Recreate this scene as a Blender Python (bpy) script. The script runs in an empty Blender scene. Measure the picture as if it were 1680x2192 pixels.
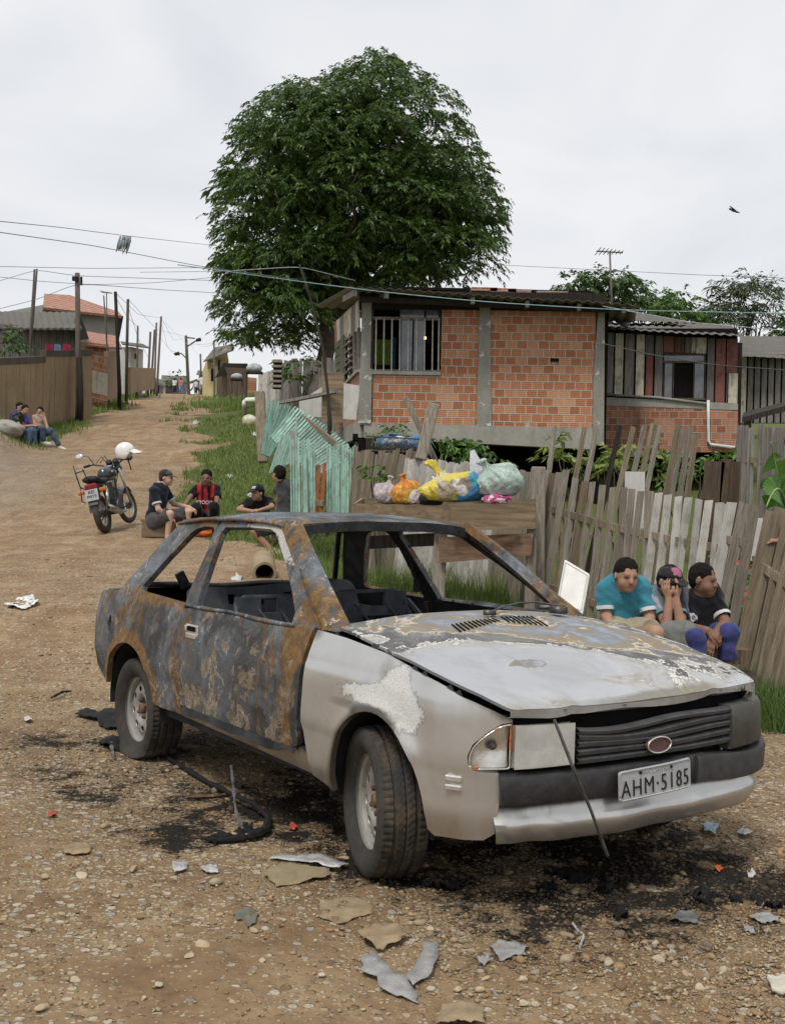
import bpy, bmesh, math, random
import numpy as np
from mathutils import Matrix, Vector
from mathutils.geometry import delaunay_2d_cdt
scene = bpy.context.scene
COL = scene.collection
random.seed(7)
RNG = np.random.default_rng(11)
R = math.radians
# ------------------------------------------------------------------ camera
CAM_Z = 1.39967
PIT, ROL = R(-0.15572), R(1.31698)
_f = Vector((0, math.cos(PIT), math.sin(PIT)))
_r = Vector((1, 0, 0)); _u = _r.cross(_f)
_r2 = math.cos(ROL) * _r + math.sin(ROL) * _u
_u2 = -math.sin(ROL) * _r + math.cos(ROL) * _u
cam_data = bpy.data.cameras.new('camera')
cam = bpy.data.objects.new('camera', cam_data); COL.objects.link(cam)
cam.matrix_world = Matrix(((_r2.x, _u2.x, -_f.x, 0), (_r2.y, _u2.y, -_f.y, 0), (_r2.z, _u2.z, -_f.z, CAM_Z), (0, 0, 0, 1)))
cam_data.sensor_fit = 'HORIZONTAL'; cam_data.sensor_width = 36.0
cam_data.lens = 36.0 * 3112.0 / 2134.0
cam_data.clip_start = 0.1; cam_data.clip_end = 3000
scene.camera = cam
# ------------------------------------------------------------------ world and sun
SUN_EL, SUN_AZ = R(58), R(205)
world = bpy.data.worlds.new('World'); scene.world = world; world.use_nodes = True
wn = world.node_tree; wn.nodes.clear()
def wnode(t, **k):
 n = wn.nodes.new(t)
 for a, b in k.items(): setattr(n, a, b)
 return n
w_out = wnode('ShaderNodeOutputWorld'); w_mix = wnode('ShaderNodeMixShader')
w_sky = wnode('ShaderNodeTexSky', sky_type='NISHITA', sun_disc=False, sun_elevation=SUN_EL, sun_rotation=SUN_AZ, air_density=1.0, dust_density=3.0)
w_b1 = wnode('ShaderNodeBackground'); w_b1.inputs[1].default_value = 0.10
w_b2 = wnode('ShaderNodeBackground'); w_b2.inputs[1].default_value = 1.0
w_tc = wnode('ShaderNodeTexCoord'); w_map = wnode('ShaderNodeMapping'); w_map.inputs['Scale'].default_value = (1.0, 1.0, 2.6)
w_n = wnode('ShaderNodeTexNoise'); w_n.inputs['Scale'].default_value = 2.6; w_n.inputs['Detail'].default_value = 5; w_n.inputs['Roughness'].default_value = 0.5
w_n.inputs['Distortion'].default_value = 0.6
w_rc = wnode('ShaderNodeValToRGB')
w_rc.color_ramp.elements[0].position = 0.36; w_rc.color_ramp.elements[0].color = (0.800, 0.822, 0.862, 1)
w_rc.color_ramp.elements[1].position = 0.66; w_rc.color_ramp.elements[1].color = (0.895, 0.908, 0.928, 1)
w_rf = wnode('ShaderNodeMapRange'); w_rf.inputs[1].default_value = 0.3; w_rf.inputs[2].default_value = 0.6; w_rf.inputs[3].default_value = 0.88; w_rf.inputs[4].default_value = 0.97
L = wn.links.new
L(w_tc.outputs['Generated'], w_map.inputs[0]); L(w_map.outputs[0], w_n.inputs['Vector'])
L(w_n.outputs[0], w_rc.inputs[0]); L(w_n.outputs[0], w_rf.inputs[0])
L(w_sky.outputs[0], w_b1.inputs[0]); L(w_rc.outputs[0], w_b2.inputs[0])
L(w_rf.outputs[0], w_mix.inputs[0]); L(w_b1.outputs[0], w_mix.inputs[1]); L(w_b2.outputs[0], w_mix.inputs[2]); L(w_mix.outputs[0], w_out.inputs[0])
sun_d = bpy.data.lights.new('sun', 'SUN'); sun_d.energy = 2.3; sun_d.angle = R(14); sun_d.color = (1.0, 0.96, 0.90)
sun = bpy.data.objects.new('sun', sun_d); COL.objects.link(sun)
_sd = Vector((math.sin(SUN_AZ) * math.cos(SUN_EL), math.cos(SUN_AZ) * math.cos(SUN_EL), math.sin(SUN_EL)))
sun.rotation_euler = _sd.to_track_quat('Z', 'Y').to_euler()
scene.view_settings.view_transform = 'Standard'; scene.view_settings.look = 'None'
scene.view_settings.exposure = 0.0; scene.view_settings.gamma = 1.0
scene.render.resolution_x = 784; scene.render.resolution_y = 1024
# ------------------------------------------------------------------ helpers
def ray(px, py):
 """direction through a point of the 1680 x 2192 view of the photograph"""
 px, py = float(px), float(py)
 return np.array(_f + (px - 840) / 2450.0 * _r2 + (1096 - py) / 2450.0 * _u2)
CP = np.array([0, 0, CAM_Z])
def at(px, py, Y):
 d = ray(px, py); return CP + d * (Y / d[1])
def vhash(ix, iy, s):
 h = (ix * 374761393 + iy * 668265263 + s * 974634781) & 0xffffffff
 h = ((h ^ (h >> 13)) * 1274126177) & 0xffffffff
 return ((h ^ (h >> 16)) & 0xffff) / 65535.0
def vn(x, y, s=0):
 x = np.asarray(x, float); y = np.asarray(y, float)
 ix = np.floor(x).astype(np.int64); iy = np.floor(y).astype(np.int64)
 fx = x - ix; fy = y - iy; fx = fx * fx * (3 - 2 * fx); fy = fy * fy * (3 - 2 * fy)
 a = vhash(ix, iy, s); b = vhash(ix + 1, iy, s); c = vhash(ix, iy + 1, s); d = vhash(ix + 1, iy + 1, s)
 return (a * (1 - fx) + b * fx) * (1 - fy) + (c * (1 - fx) + d * fx) * fy
def fbm(x, y, s=0, o=4):
 t = 0; a = 0.5
 for i in range(o): t = t + a * vn(x * 2 ** i, y * 2 ** i, s + i); a *= 0.5
 return t
PY = [-50, 7.2, 8.2, 9.5, 11.5, 14, 17, 18, 20, 26, 30, 40, 60, 90, 120, 135, 150, 180, 700]
PZ = [0, 0, 0.05, 0.20, 0.50, 0.62, 0.84, 0.96, 1.22, 2.25, 2.85, 4.4, 6.8, 9.9, 12.9, 14.35, 14.9, 15.0, 14.0]
RZ = [0, 0, 0.0, 0.03, 0.25, 0.55, 0.95, 1.05, 1.35, 2.0, 2.5, 3.6, 6.0, 9.6, 12.7, 14.2, 14.8, 14.9, 14.0]
def sst(a, b, x): t = np.clip((x - a) / (b - a), 0, 1); return t * t * (3 - 2 * t)
def H(x, y):
 x = np.asarray(x, float); y = np.asarray(y, float)
 ysm = y
 zl = (np.interp(ysm - .5, PY, PZ) + np.interp(ysm + .5, PY, PZ) + np.interp(ysm, PY, PZ)) / 3
 zr = (np.interp(ysm - .5, PY, RZ) + np.interp(ysm + .5, PY, RZ) + np.interp(ysm, PY, RZ)) / 3
 k = sst(0.3, 2.4, x)
 z = zl * (1 - k) + zr * k
 far = sst(7.5, 13, y)
 z = z + far * ((fbm(x * .5, y * .35, 3, 3) - .45) * .30 * np.clip(y / 22, .4, 1.2)) + (fbm(x * 1.9, y * 1.9, 5, 3) - .45) * .05 * (0.25 + far)
 # left verge and the low bank the women sit on
 z = z + .50 * np.exp(-((x + 10.2) / .95) ** 2 - ((y - 28.3) / 1.1) ** 2)
 z = z + .35 * sst(-.31, -.36, x / np.maximum(y, 1)) * sst(23, 28, y) * (1 - sst(34, 50, y))
 # the grassy bank on the right of the road
 q = x / np.maximum(y, 1)
 z = z + .35 * sst(-.165, -.11, q) * sst(14, 20, y) * (1 - sst(60, 90, y)) * (1 - sst(.02, .1, q))
 return z
def hit(px, py):
 d = ray(px, py)
 t = 1.0
 while t < 400:
  p = CP + d * t
  if p[2] < float(H(p[0], p[1])):
   a, b = t - max(.02, t * .01), t
   for _ in range(24):
    m = (a + b) / 2; p = CP + d * m
    if p[2] < float(H(p[0], p[1])): b = m
    else: a = m
   p = CP + d * b; return np.array([p[0], p[1], float(H(p[0], p[1]))])
  t += max(.02, t * .01)
 return CP + d * 60
def tag(o, label=None, cat=None, group=None, kind=None):
 if label: o['label'] = label
 if cat: o['category'] = cat
 if group: o['group'] = group
 if kind: o['kind'] = kind
 return o
def empty(name, loc=(0, 0, 0), rz=0.0, label=None, cat=None, group=None, rot=None):
 o = bpy.data.objects.new(name, None); COL.objects.link(o)
 o.location = [float(v) for v in loc]; o.rotation_euler = rot if rot is not None else (0, 0, rz); o.empty_display_size = .2
 return tag(o, label, cat, group)
def mk(name, V, F, mats, parent=None, smooth=False, loc=None, mi=None, attr=None, solid=None, sharp=None):
 me = bpy.data.meshes.new(name)
 V = np.asarray(V, float)
 if isinstance(F, np.ndarray):
  n, k = F.shape
  me.vertices.add(len(V)); me.vertices.foreach_set('co', V.astype(np.float32).ravel())
  me.loops.add(n * k); me.loops.foreach_set('vertex_index', F.astype(np.int32).ravel())
  me.polygons.add(n); me.polygons.foreach_set('loop_start', np.arange(0, n * k, k, dtype=np.int32)); me.polygons.foreach_set('loop_total', np.full(n, k, dtype=np.int32))
  me.update(calc_edges=True)
 else:
  me.from_pydata(V.tolist(), [], [tuple(int(i) for i in f) for f in F])
 me.validate()
 if not isinstance(mats, (list, tuple)): mats = [mats]
 for m in mats: me.materials.append(m)
 if smooth: me.polygons.foreach_set('use_smooth', np.ones(len(me.polygons), bool))
 if mi is not None and len(mi) == len(me.polygons): me.polygons.foreach_set('material_index', np.asarray(mi, np.int32))
 if attr:
  for an, av in attr.items():
   av = np.asarray(av)
   if len(av) != len(me.vertices): continue
   if av.ndim == 1:
    a = me.attributes.new(an, 'FLOAT', 'POINT'); a.data.foreach_set('value', av.astype(np.float32))
   else:
    a = me.attributes.new(an, 'FLOAT_COLOR', 'POINT')
    c = np.ones((len(av), 4), np.float32); c[:, :3] = av; a.data.foreach_set('color', c.ravel())
 o = bpy.data.objects.new(name, me); COL.objects.link(o)
 if parent is not None: o.parent = parent
 if loc is not None: o.location = [float(v) for v in loc]
 if solid:
  s = o.modifiers.new('s', 'SOLIDIFY'); s.thickness = solid[0]; s.offset = solid[1]
  if len(solid) > 2: s.material_offset = solid[2]
  if smooth: e_ = o.modifiers.new('e', 'EDGE_SPLIT'); e_.split_angle = R(38)
 if sharp: me.set_sharp_from_angle(angle=R(sharp))
 return o
def copytree(o, parent=None):
 c = o.copy(); COL.objects.link(c)
 if parent is not None: c.parent = parent
 for ch in list(o.children): copytree(ch, c)
 return c
def dirs(d):
 d = np.asarray(d, float); d = d / (np.linalg.norm(d) + 1e-12)
 a = np.array([0, 0, 1.0]) if abs(d[2]) < .9 else np.array([1.0, 0, 0])
 u = np.cross(a, d); u /= np.linalg.norm(u); return d, u, np.cross(d, u)
class MB:
 def __init__(s): s.V = []; s.F = []; s.mi = []; s.n = 0; s.cur = 0
 def add(s, V, F):
  V = np.asarray(V, float).reshape(-1, 3)
  s.V.append(V)
  for f in F: s.F.append(tuple(int(i) + s.n for i in f)); s.mi.append(s.cur)
  s.n += len(V); return s
 def box(s, c, d, rot=None):
  c = np.asarray(c, float); h = np.asarray(d, float) / 2
  V = np.array([[x, y, z] for x in (-1, 1) for y in (-1, 1) for z in (-1, 1)]) * h
  if rot is not None: V = V @ np.asarray(rot).T
  return s.add(V + c, [(0, 1, 3, 2), (4, 6, 7, 5), (0, 4, 5, 1), (2, 3, 7, 6), (0, 2, 6, 4), (1, 5, 7, 3)])
 def bar(s, p, q, w, t, up=None):
  p = np.asarray(p, float); q = np.asarray(q, float); d = q - p; l = np.linalg.norm(d); d /= l
  if up is None: up = (0, 0, 1) if abs(d[2]) < .9 else (0, 1, 0)
  a = np.cross(d, np.asarray(up, float)); a /= np.linalg.norm(a); b = np.cross(a, d)
  return s.box((p + q) / 2, (w, l, t), np.stack([a, d, b], 1))
 def tube(s, P, r, n=8, cap=True):
  P = np.asarray(P, float); m = len(P); r = np.broadcast_to(np.asarray(r, float), (m,))
  T = np.gradient(P, axis=0); d, u, v = dirs(T[0]); V = []
  for i in range(m):
   d = T[i] / (np.linalg.norm(T[i]) + 1e-12); u = u - d * (u @ d); u /= np.linalg.norm(u) + 1e-12; v = np.cross(d, u)
   a = np.arange(n) * 2 * np.pi / n
   V.append(P[i] + r[i] * (np.cos(a)[:, None] * u + np.sin(a)[:, None] * v))
  F = [(i * n + j, i * n + (j + 1) % n, (i + 1) * n + (j + 1) % n, (i + 1) * n + j) for i in range(m - 1) for j in range(n)]
  if cap: F += [tuple(range(n))[::-1], tuple((m - 1) * n + j for j in range(n))]
  return s.add(np.concatenate(V), F)
 def lathe(s, prof, n=24, M4=None, closed=False):
  prof = np.asarray(prof, float); m = len(prof); a = np.arange(n) * 2 * np.pi / n
  V = np.stack([prof[:, None, 0] * np.cos(a), prof[:, None, 0] * np.sin(a), np.repeat(prof[:, 1:2], n, 1)], -1).reshape(-1, 3)
  if M4 is not None: V = V @ np.asarray(M4)[:3, :3].T + np.asarray(M4)[:3, 3]
  F = [(i * n + j, i * n + (j + 1) % n, ((i + 1) % m) * n + (j + 1) % n, ((i + 1) % m) * n + j) for i in range(m if closed else m - 1) for j in range(n)]
  return s.add(V, F)
 def prism(s, poly, d0, d1, fn):
  """poly (a,b) list swept from d0 to d1; fn(a,b,d)->xyz"""
  n = len(poly)
  V = [fn(a, b, d0) for a, b in poly] + [fn(a, b, d1) for a, b in poly]
  return s.add(V, [tuple(range(n))[::-1], tuple(range(n, 2 * n))] + [(i, (i + 1) % n, n + (i + 1) % n, n + i) for i in range(n)])
 def quad(s, a, b, c, d): return s.add([a, b, c, d], [(0, 1, 2, 3)])
 def build(s, name, mats, parent=None, smooth=False, **k):
  return mk(name, np.concatenate(s.V), s.F, mats, parent, smooth, mi=s.mi if isinstance(mats, (list, tuple)) else None, **k)
def inpoly(P, poly):
 x, y = P[:, 0], P[:, 1]; r = np.zeros(len(P), bool); n = len(poly); j = n - 1
 for i in range(n):
  xi, yi = poly[i]; xj, yj = poly[j]
  c = ((yi > y) != (yj > y)) & (x < (xj - xi) * (y - yi) / (yj - yi + 1e-15) + xi)
  r ^= c; j = i
 return r
def resample(poly, res):
 out = []; n = len(poly)
 for i in range(n):
  a = np.asarray(poly[i], float); b = np.asarray(poly[(i + 1) % n], float); k = max(1, int(np.ceil(np.linalg.norm(b - a) / res)))
  for j in range(k): out.append(a + (b - a) * j / k)
 return np.array(out)
def rounded(poly, rad, seg=5):
 """round every corner of a polygon; rad: number or list"""
 n = len(poly); out = []
 for i in range(n):
  r = rad[i] if isinstance(rad, (list, tuple)) else rad
  p = np.asarray(poly[i], float)
  if r <= 0: out.append(p); continue
  a = np.asarray(poly[i - 1], float) - p; b = np.asarray(poly[(i + 1) % n], float) - p
  la, lb = np.linalg.norm(a), np.linalg.norm(b); r2 = min(r, la * .45, lb * .45)
  A = p + a / la * r2; B = p + b / lb * r2
  for k in range(seg + 1):
   t = k / seg; out.append((1 - t) ** 2 * A + 2 * t * (1 - t) * p + t * t * B)
 return out
def cdt(outline, holes=(), res=.03):
 rings = [resample(outline, res)] + [resample(h, res) for h in holes]
 verts = []; edges = []
 for r in rings:
  b = len(verts); verts += [tuple(v) for v in r]; edges += [(b + i, b + (i + 1) % len(r)) for i in range(len(r))]
 lo = rings[0].min(0); hi = rings[0].max(0)
 gx, gy = np.meshgrid(np.arange(lo[0] + res / 2, hi[0], res), np.arange(lo[1] + res / 2, hi[1], res * .866))
 gx[1::2] += res / 2
 G = np.stack([gx.ravel(), gy.ravel()], 1)
 ok = inpoly(G, rings[0])
 for r in rings[1:]: ok &= ~inpoly(G, r)
 G = G[ok]
 if len(G):
  B = np.concatenate(rings)
  d = np.min(((G[:, None, :] - B[None]) ** 2).sum(-1), 1) if len(G) * len(B) < 3e7 else np.ones(len(G))
  G = G[d > (res * .55) ** 2]; verts += [tuple(v) for v in G]
 v2, _, f2, *_ = delaunay_2d_cdt([Vector(v) for v in verts], edges, [], 0, 1e-6)
 P = np.array([[v.x, v.y] for v in v2]); F = np.array([list(f) for f in f2 if len(f) == 3])
 c = P[F].mean(1); ok = inpoly(c, rings[0])
 for r in rings[1:]: ok &= ~inpoly(c, r)
 F = F[ok]
 a = P[F]; ar = (a[:, 1, 0] - a[:, 0, 0]) * (a[:, 2, 1] - a[:, 0, 1]) - (a[:, 2, 0] - a[:, 0, 0]) * (a[:, 1, 1] - a[:, 0, 1])
 F[ar < 0] = F[ar < 0][:, ::-1]
 return P, F
# ------------------------------------------------------------------ materials
class NT:
 def __init__(s, name):
  s.m = bpy.data.materials.new(name); s.m.use_nodes = True; s.t = s.m.node_tree; s.t.nodes.clear()
  s.out = s.t.nodes.new('ShaderNodeOutputMaterial')
 def n(s, typ, ins=None, **pr):
  nd = s.t.nodes.new('ShaderNode' + typ)
  for a, b in pr.items(): setattr(nd, a, b)
  for k, v in (ins or {}).items():
   so = nd.inputs[k]
   if isinstance(v, bpy.types.NodeSocket): s.t.links.new(v, so)
   elif isinstance(v, bpy.types.Node): s.t.links.new(v.outputs[0], so)
   else:
    if so.type == 'RGBA' and len(v) == 3: v = (*v, 1)
    so.default_value = v
  return nd
 def noise(s, vec, sc, det=4, ro=.55, dist=0, w=None):
  i = {'Vector': vec, 'Scale': sc, 'Detail': det, 'Roughness': ro, 'Distortion': dist}
  if w is not None:
   nd = s.n('TexNoise', noise_dimensions='4D');
   for k, v in {**i, 'W': w}.items():
    so = nd.inputs[k]
    if isinstance(v, bpy.types.NodeSocket): s.t.links.new(v, so)
    else: so.default_value = v
   return nd.outputs[0]
  return s.n('TexNoise', i).outputs[0]
 def ramp(s, fac, els, interp='LINEAR'):
  nd = s.n('ValToRGB', {0: fac}); cr = nd.color_ramp; cr.interpolation = interp
  q = lambda c: (c, c, c, 1) if not hasattr(c, '__len__') else (*c, 1)
  cr.elements[0].position = els[0][0]; cr.elements[0].color = q(els[0][1])
  cr.elements[-1].position = els[-1][0]; cr.elements[-1].color = q(els[-1][1])
  for p, c in els[1:-1]:
   e = cr.elements.new(p); e.color = q(c)
  return nd.outputs[0]
 def mix(s, f, a, b, mode='MIX'):
  nd = s.n('Mix', data_type='RGBA', blend_type=mode)
  for k, v in ((0, f), (6, a), (7, b)):
   so = nd.inputs[k]
   if isinstance(v, bpy.types.NodeSocket): s.t.links.new(v, so)
   else: so.default_value = v if k == 0 else (*v[:3], 1)
  return nd.outputs[2]
 def math(s, op, a, b=0.0, c=None):
  nd = s.n('Math', operation=op)
  for k, v in ((0, a), (1, b), (2, c)):
   if v is None: continue
   if isinstance(v, bpy.types.NodeSocket): s.t.links.new(v, nd.inputs[k])
   else: nd.inputs[k].default_value = v
  return nd.outputs[0]
 def mapr(s, v, a, b, c=0., d=1.): return s.n('MapRange', {0: v, 1: a, 2: b, 3: c, 4: d}).outputs[0]
 def obj(s): return s.n('TexCoord').outputs['Object']
 def scale(s, v, sc, off=(0, 0, 0)): return s.n('Mapping', {0: v, 1: off, 3: sc}).outputs[0]
 def attr(s, name, o='Fac'): return s.n('Attribute', attribute_name=name).outputs[o]
 def rnd(s): return s.n('ObjectInfo').outputs['Random']
 def bump(s, h, st=.5, d=.01): return s.n('Bump', {'Height': h, 'Strength': st, 'Distance': d}).outputs[0]
 def end(s, color, rough=.7, metal=0., normal=None, spec=.3, **k):
  b = s.n('BsdfPrincipled')
  def put(nm, v):
   so = b.inputs[nm]
   if isinstance(v, bpy.types.NodeSocket): s.t.links.new(v, so)
   else: so.default_value = (*v[:3], 1) if so.type == 'RGBA' else v
  put('Base Color', color); put('Roughness', rough); put('Metallic', metal); put('Specular IOR Level', spec)
  if normal is not None: put('Normal', normal)
  for a, v in k.items(): put(a.replace('_', ' '), v)
  s.t.links.new(b.outputs[0], s.out.inputs[0]); return s.m
def flat(name, col, rough=.7, metal=0., spec=.3, var=.25, sc=8., bump=0., **k):
 t = NT(name); o = t.obj(); n = t.noise(o, sc, 5, .6)
 c = t.mix(t.mapr(n, .3, .7), [v * (1 - var) for v in col], [min(1, v * (1 + var)) for v in col])
 return t.end(c, rough, metal, t.bump(t.noise(o, sc * 6, 4, .6), bump, .01) if bump else None, spec, **k)
def cloth(name, col, var=.18):
 t = NT(name); o = t.obj(); n = t.noise(o, 9, 3, .6, 1.0)
 c = t.mix(t.mapr(n, .3, .7), [v * (1 - var) for v in col], [min(1, v * (1 + var)) for v in col])
 return t.end(c, .9, 0, t.bump(t.noise(o, 22, 2, .5, 1.5), .5, .012), .1, Sheen_Weight=.15)
def wood(name, cols, sc=1.0, rough=.85, paint=None, axis=2):
 """weathered timber: grain runs along local axis, tint differs from piece to piece"""
 t = NT(name); o = t.obj(); rn = t.rnd()
 k = [22 * sc, 22 * sc, 22 * sc]; k[axis] = 1.6 * sc
 w = t.math('MULTIPLY', rn, 37.0)
 g = t.noise(t.scale(o, k), 1.6, 6, .65, .4, w)
 big = t.noise(o, 1.7 * sc, 3, .6, 0, w)
 tint = t.math('ADD', t.math('MULTIPLY', rn, .55), t.math('MULTIPLY', big, .45))
 base = t.ramp(tint, [(.15, cols[0]), (.5, cols[1]), (.85, cols[2])])
 c = t.mix(t.mapr(g, .35, .75, .15, 1.), [v * .45 for v in cols[0]], base)
 c = t.mix(t.mapr(t.noise(o, 14 * sc, 4, .6, 0, w), .62, .75, 0, .6), c, (.035, .03, .024))
 if paint:
  m = t.mapr(t.math('ADD', t.math('MULTIPLY', g, .5), t.math('MULTIPLY', t.noise(o, 5 * sc, 4, .6, 0, w), .6)), .52, .70, 1., .0)
  pv = t.mix(rn, [v * .72 for v in paint], [min(1, v * 1.15) for v in paint])
  c = t.mix(m, c, pv)
 return t.end(c, rough, 0, t.bump(g, .5, .004), .15)
# ================================================================== ground
CA_, CO_ = R(90 - 145.91731), None
def car_xy(x, y):
 ox = math.cos(CA_) * -3.63616 + math.sin(CA_) * -3.15148; oy = math.sin(CA_) * -3.63616 - math.cos(CA_) * -3.15148
 dx, dy = x - ox, y - oy; c, s = math.cos(CA_), math.sin(CA_)
 return c * dx + s * dy, -s * dx + c * dy
def soot_f(x, y):
 u, v = car_xy(np.asarray(x, float), np.asarray(y, float))
 n = fbm(x * 2.2, y * 2.2, 41, 4); n2 = fbm(x * 7, y * 7, 44, 3)
 a = np.exp(-(np.maximum(np.abs(u + .9) - 1.7, 0) / .28) ** 2 - (np.maximum(np.abs(v + .05) - .62, 0) / .30) ** 2) * .62
 a = a + .9 * np.exp(-((u + 3.0) / .35) ** 2 - ((v + 1.0) / .30) ** 2) + .5 * np.exp(-((u + 2.0) / .75) ** 2 - ((v + 1.25) / .24) ** 2) + .85 * np.exp(-((u - .75) / .45) ** 2 - ((v + .1) / .75) ** 2) + .7 * np.exp(-((u + .9) / .35) ** 2 - ((v + 1.15) / .22) ** 2)
 return np.clip(a * (.1 + 1.7 * n) * (-.1 + 2.2 * n2), 0, 1)
def grassy(x, y):
 """1 where grass covers the ground"""
 x = np.asarray(x, float); y = np.asarray(y, float); q = x / np.maximum(y, 1)
 n = fbm(x * .9, y * .6, 51, 4) - .47
 ql = np.interp(y, [9, 11, 14, 15.5, 17, 20, 26, 33, 45, 70, 100, 200], [-.08, -.085, -.080, -.105, -.152, -.172, -.168, -.168, -.172, -.16, -.15, -.14])
 g = sst(-.012, .016, q - ql + n * .10) * sst(9.5, 11.5, y - .8 * (q < 0) + n)
 g = g * (1 - .35 * np.exp(-((q + .135) / .03) ** 2 - ((y - 23.5) / 1.0) ** 2))
 g = g * (1 - sst(50, 70, y) * .4)
 gl = sst(.010, -.012, q + np.interp(y, [20, 28, 32, 36, 42, 60, 100], [.40, .325, .298, .278, .262, .232, .20]) + n * .06) * sst(27, 30, y) * (1 - sst(70, 100, y))
 gr = sst(2.30, 2.65, x + n * .7) * sst(7.3, 8.0, y + n)
 return np.clip(np.maximum(np.maximum(g, gl), gr), 0, 1)
def ground_mat():
 t = NT('stony_dirt_road'); o = t.obj()
 n0 = t.noise(o, .55, 5, .6); n1 = t.noise(o, 2.1, 6, .62, .3); n2 = t.noise(o, 11, 5, .65); n3 = t.noise(o, 55, 4, .7)
 dirt = t.ramp(t.math('ADD', t.math('MULTIPLY', n1, .6), t.math('MULTIPLY', n2, .4)), [(.30, (.125, .078, .042)), (.46, (.195, .130, .072)), (.58, (.27, .190, .108)), (.72, (.35, .26, .155))])
 far = t.attr('red')
 red = t.ramp(n1, [(.34, (.20, .118, .064)), (.5, (.285, .180, .100)), (.62, (.355, .250, .145)), (.75, (.42, .31, .19))])
 c = t.mix(far, dirt, red); ds = t.noise(t.scale(o, (2.6, .8, 1)), 1.0, 6, .68, .6)
 c = t.mix(t.math('MULTIPLY', far, t.mapr(ds, .52, .66, 0, .75)), c, (.46, .36, .23)); c = t.mix(t.math('MULTIPLY', far, t.mapr(ds, .46, .34, 0, .6)), c, (.20, .118, .065))
 v1 = t.n('TexVoronoi', {'Vector': o, 'Scale': 26.0, 'Randomness': 1.0}); v2 = t.n('TexVoronoi', {'Vector': o, 'Scale': 62.0})
 cover = t.math('ADD', t.attr('stony'), t.math('MULTIPLY', t.math('SUBTRACT', n1, .5), 1.5))
 m1 = t.math('MULTIPLY', t.mapr(v1.outputs['Distance'], .50, .36), t.mapr(t.math('ADD', cover, t.math('MULTIPLY', t.math('SUBTRACT', t.n('SeparateColor', {0: v1.outputs['Color']}).outputs[0], .5), .9)), .35, .5))
 m2 = t.math('MULTIPLY', t.mapr(v2.outputs['Distance'], .55, .40), t.mapr(t.math('ADD', cover, t.math('MULTIPLY', t.math('SUBTRACT', t.n('SeparateColor', {0: v2.outputs['Color']}).outputs[1], .5), .9)), .2, .5))
 stc = [(0, (.16, .105, .06)), (.35, (.30, .215, .125)), (.65, (.40, .32, .21)), (.9, (.46, .41, .32)), (1, (.23, .21, .19))]
 s1 = t.ramp(t.n('SeparateColor', {0: v1.outputs['Color']}).outputs[2], stc); s2 = t.ramp(t.n('SeparateColor', {0: v2.outputs['Color']}).outputs[2], stc)
 c = t.mix(t.math('MULTIPLY', m2, .8), c, s2); c = t.mix(t.math('MULTIPLY', m1, .9), c, s1)
 so = t.math('ADD', t.attr('soot'), t.math('ADD', t.math('MULTIPLY', t.math('SUBTRACT', n2, .5), 1.5), t.math('MULTIPLY', t.math('SUBTRACT', n3, .5), 1.6)))
 c = t.mix(t.mapr(so, .36, .66, 0, .95), c, (.010, .0095, .009))
 gr = t.mix(n2, (.055, .080, .020), (.115, .150, .040))
 gm = t.math('ADD', t.attr('grass'), t.math('MULTIPLY', t.math('SUBTRACT', n2, .5), .5))
 c = t.mix(t.mapr(gm, .36, .55, 0, .9), c, gr)
 c = t.mix(t.mapr(n0, .55, .75, 0, .25), c, (.14, .11, .08))
 c = t.mix(t.math('MULTIPLY', t.attr('ashy'), t.mapr(n2, .3, .6)), c, (.20, .19, .175))
 h = t.math('ADD', t.math('ADD', t.math('MULTIPLY', m1, .8), t.math('MULTIPLY', m2, .45)), t.math('ADD', t.math('MULTIPLY', n2, .7), t.math('MULTIPLY', n3, .4)))
 return t.end(c, .92, 0, t.bump(h, .85, .014), .12)
def make_ground():
 ys = np.concatenate([np.linspace(-30, 1.6, 14)[:-1], np.geomspace(1.6, 24, 330), np.geomspace(24, 170, 170)[1:], np.geomspace(170, 900, 12)[1:]])
 us = np.concatenate([-np.geomspace(6, .62, 14)[:-1], np.linspace(-.62, .62, 330), np.geomspace(.62, 6, 14)[1:]])
 YY, UU = np.meshgrid(ys, us, indexing='ij')
 XX = UU * (np.maximum(YY, 0) * 1.0 + 3.0 * np.exp(-np.maximum(YY, 0) / 3))
 near = np.exp(-(np.maximum(YY - 3, 0) / 6) ** 2)
 u, v = car_xy(XX, YY)
 ZZ = H(XX, YY) + near * ((fbm(XX * 5, YY * 5, 61, 4) - .47) * .035 + (vn(XX * 16, YY * 16, 66) - .5) * .010)
 m, n = YY.shape
 V = np.stack([XX, YY, ZZ], -1).reshape(-1, 3)
 i, j = np.meshgrid(np.arange(m - 1), np.arange(n - 1), indexing='ij')
 a = (i * n + j).ravel(); F = np.stack([a, a + 1, a + n + 1, a + n], 1)
 x, y = V[:, 0], V[:, 1]
 q = x / np.maximum(y, 1)
 red = np.clip(sst(6.5, 12, y) * (.35 + .9 * fbm(x * .5, y * .4, 71, 3)), 0, 1)
 mud = np.exp(-((x + .55) / 1.0) ** 2 - ((y - 3.2) / 1.1) ** 2) + .8 * np.exp(-((x + 1.9) / .9) ** 2 - ((y - 4.4) / .7) ** 2)
 stony = .52 + .25 * sst(0, 1.5, x) * (y < 9) - .40 * np.clip(mud, 0, 1) + .1 * (y < 8) - .12 * sst(24, 40, y) + 1.1 * (fbm(x * .7 + 3, y * .7, 73, 3) - .45)
 ashy = .6 * np.exp(-((q + .345) / .05) ** 2 - ((y - 24.5) / 4.5) ** 2)
 return tag(mk('ground', V, F, ground_mat(), None, True, attr={'red': red, 'stony': stony, 'soot': soot_f(x, y) * (y < 12), 'grass': grassy(x, y), 'ashy': ashy}), kind='structure')
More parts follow.
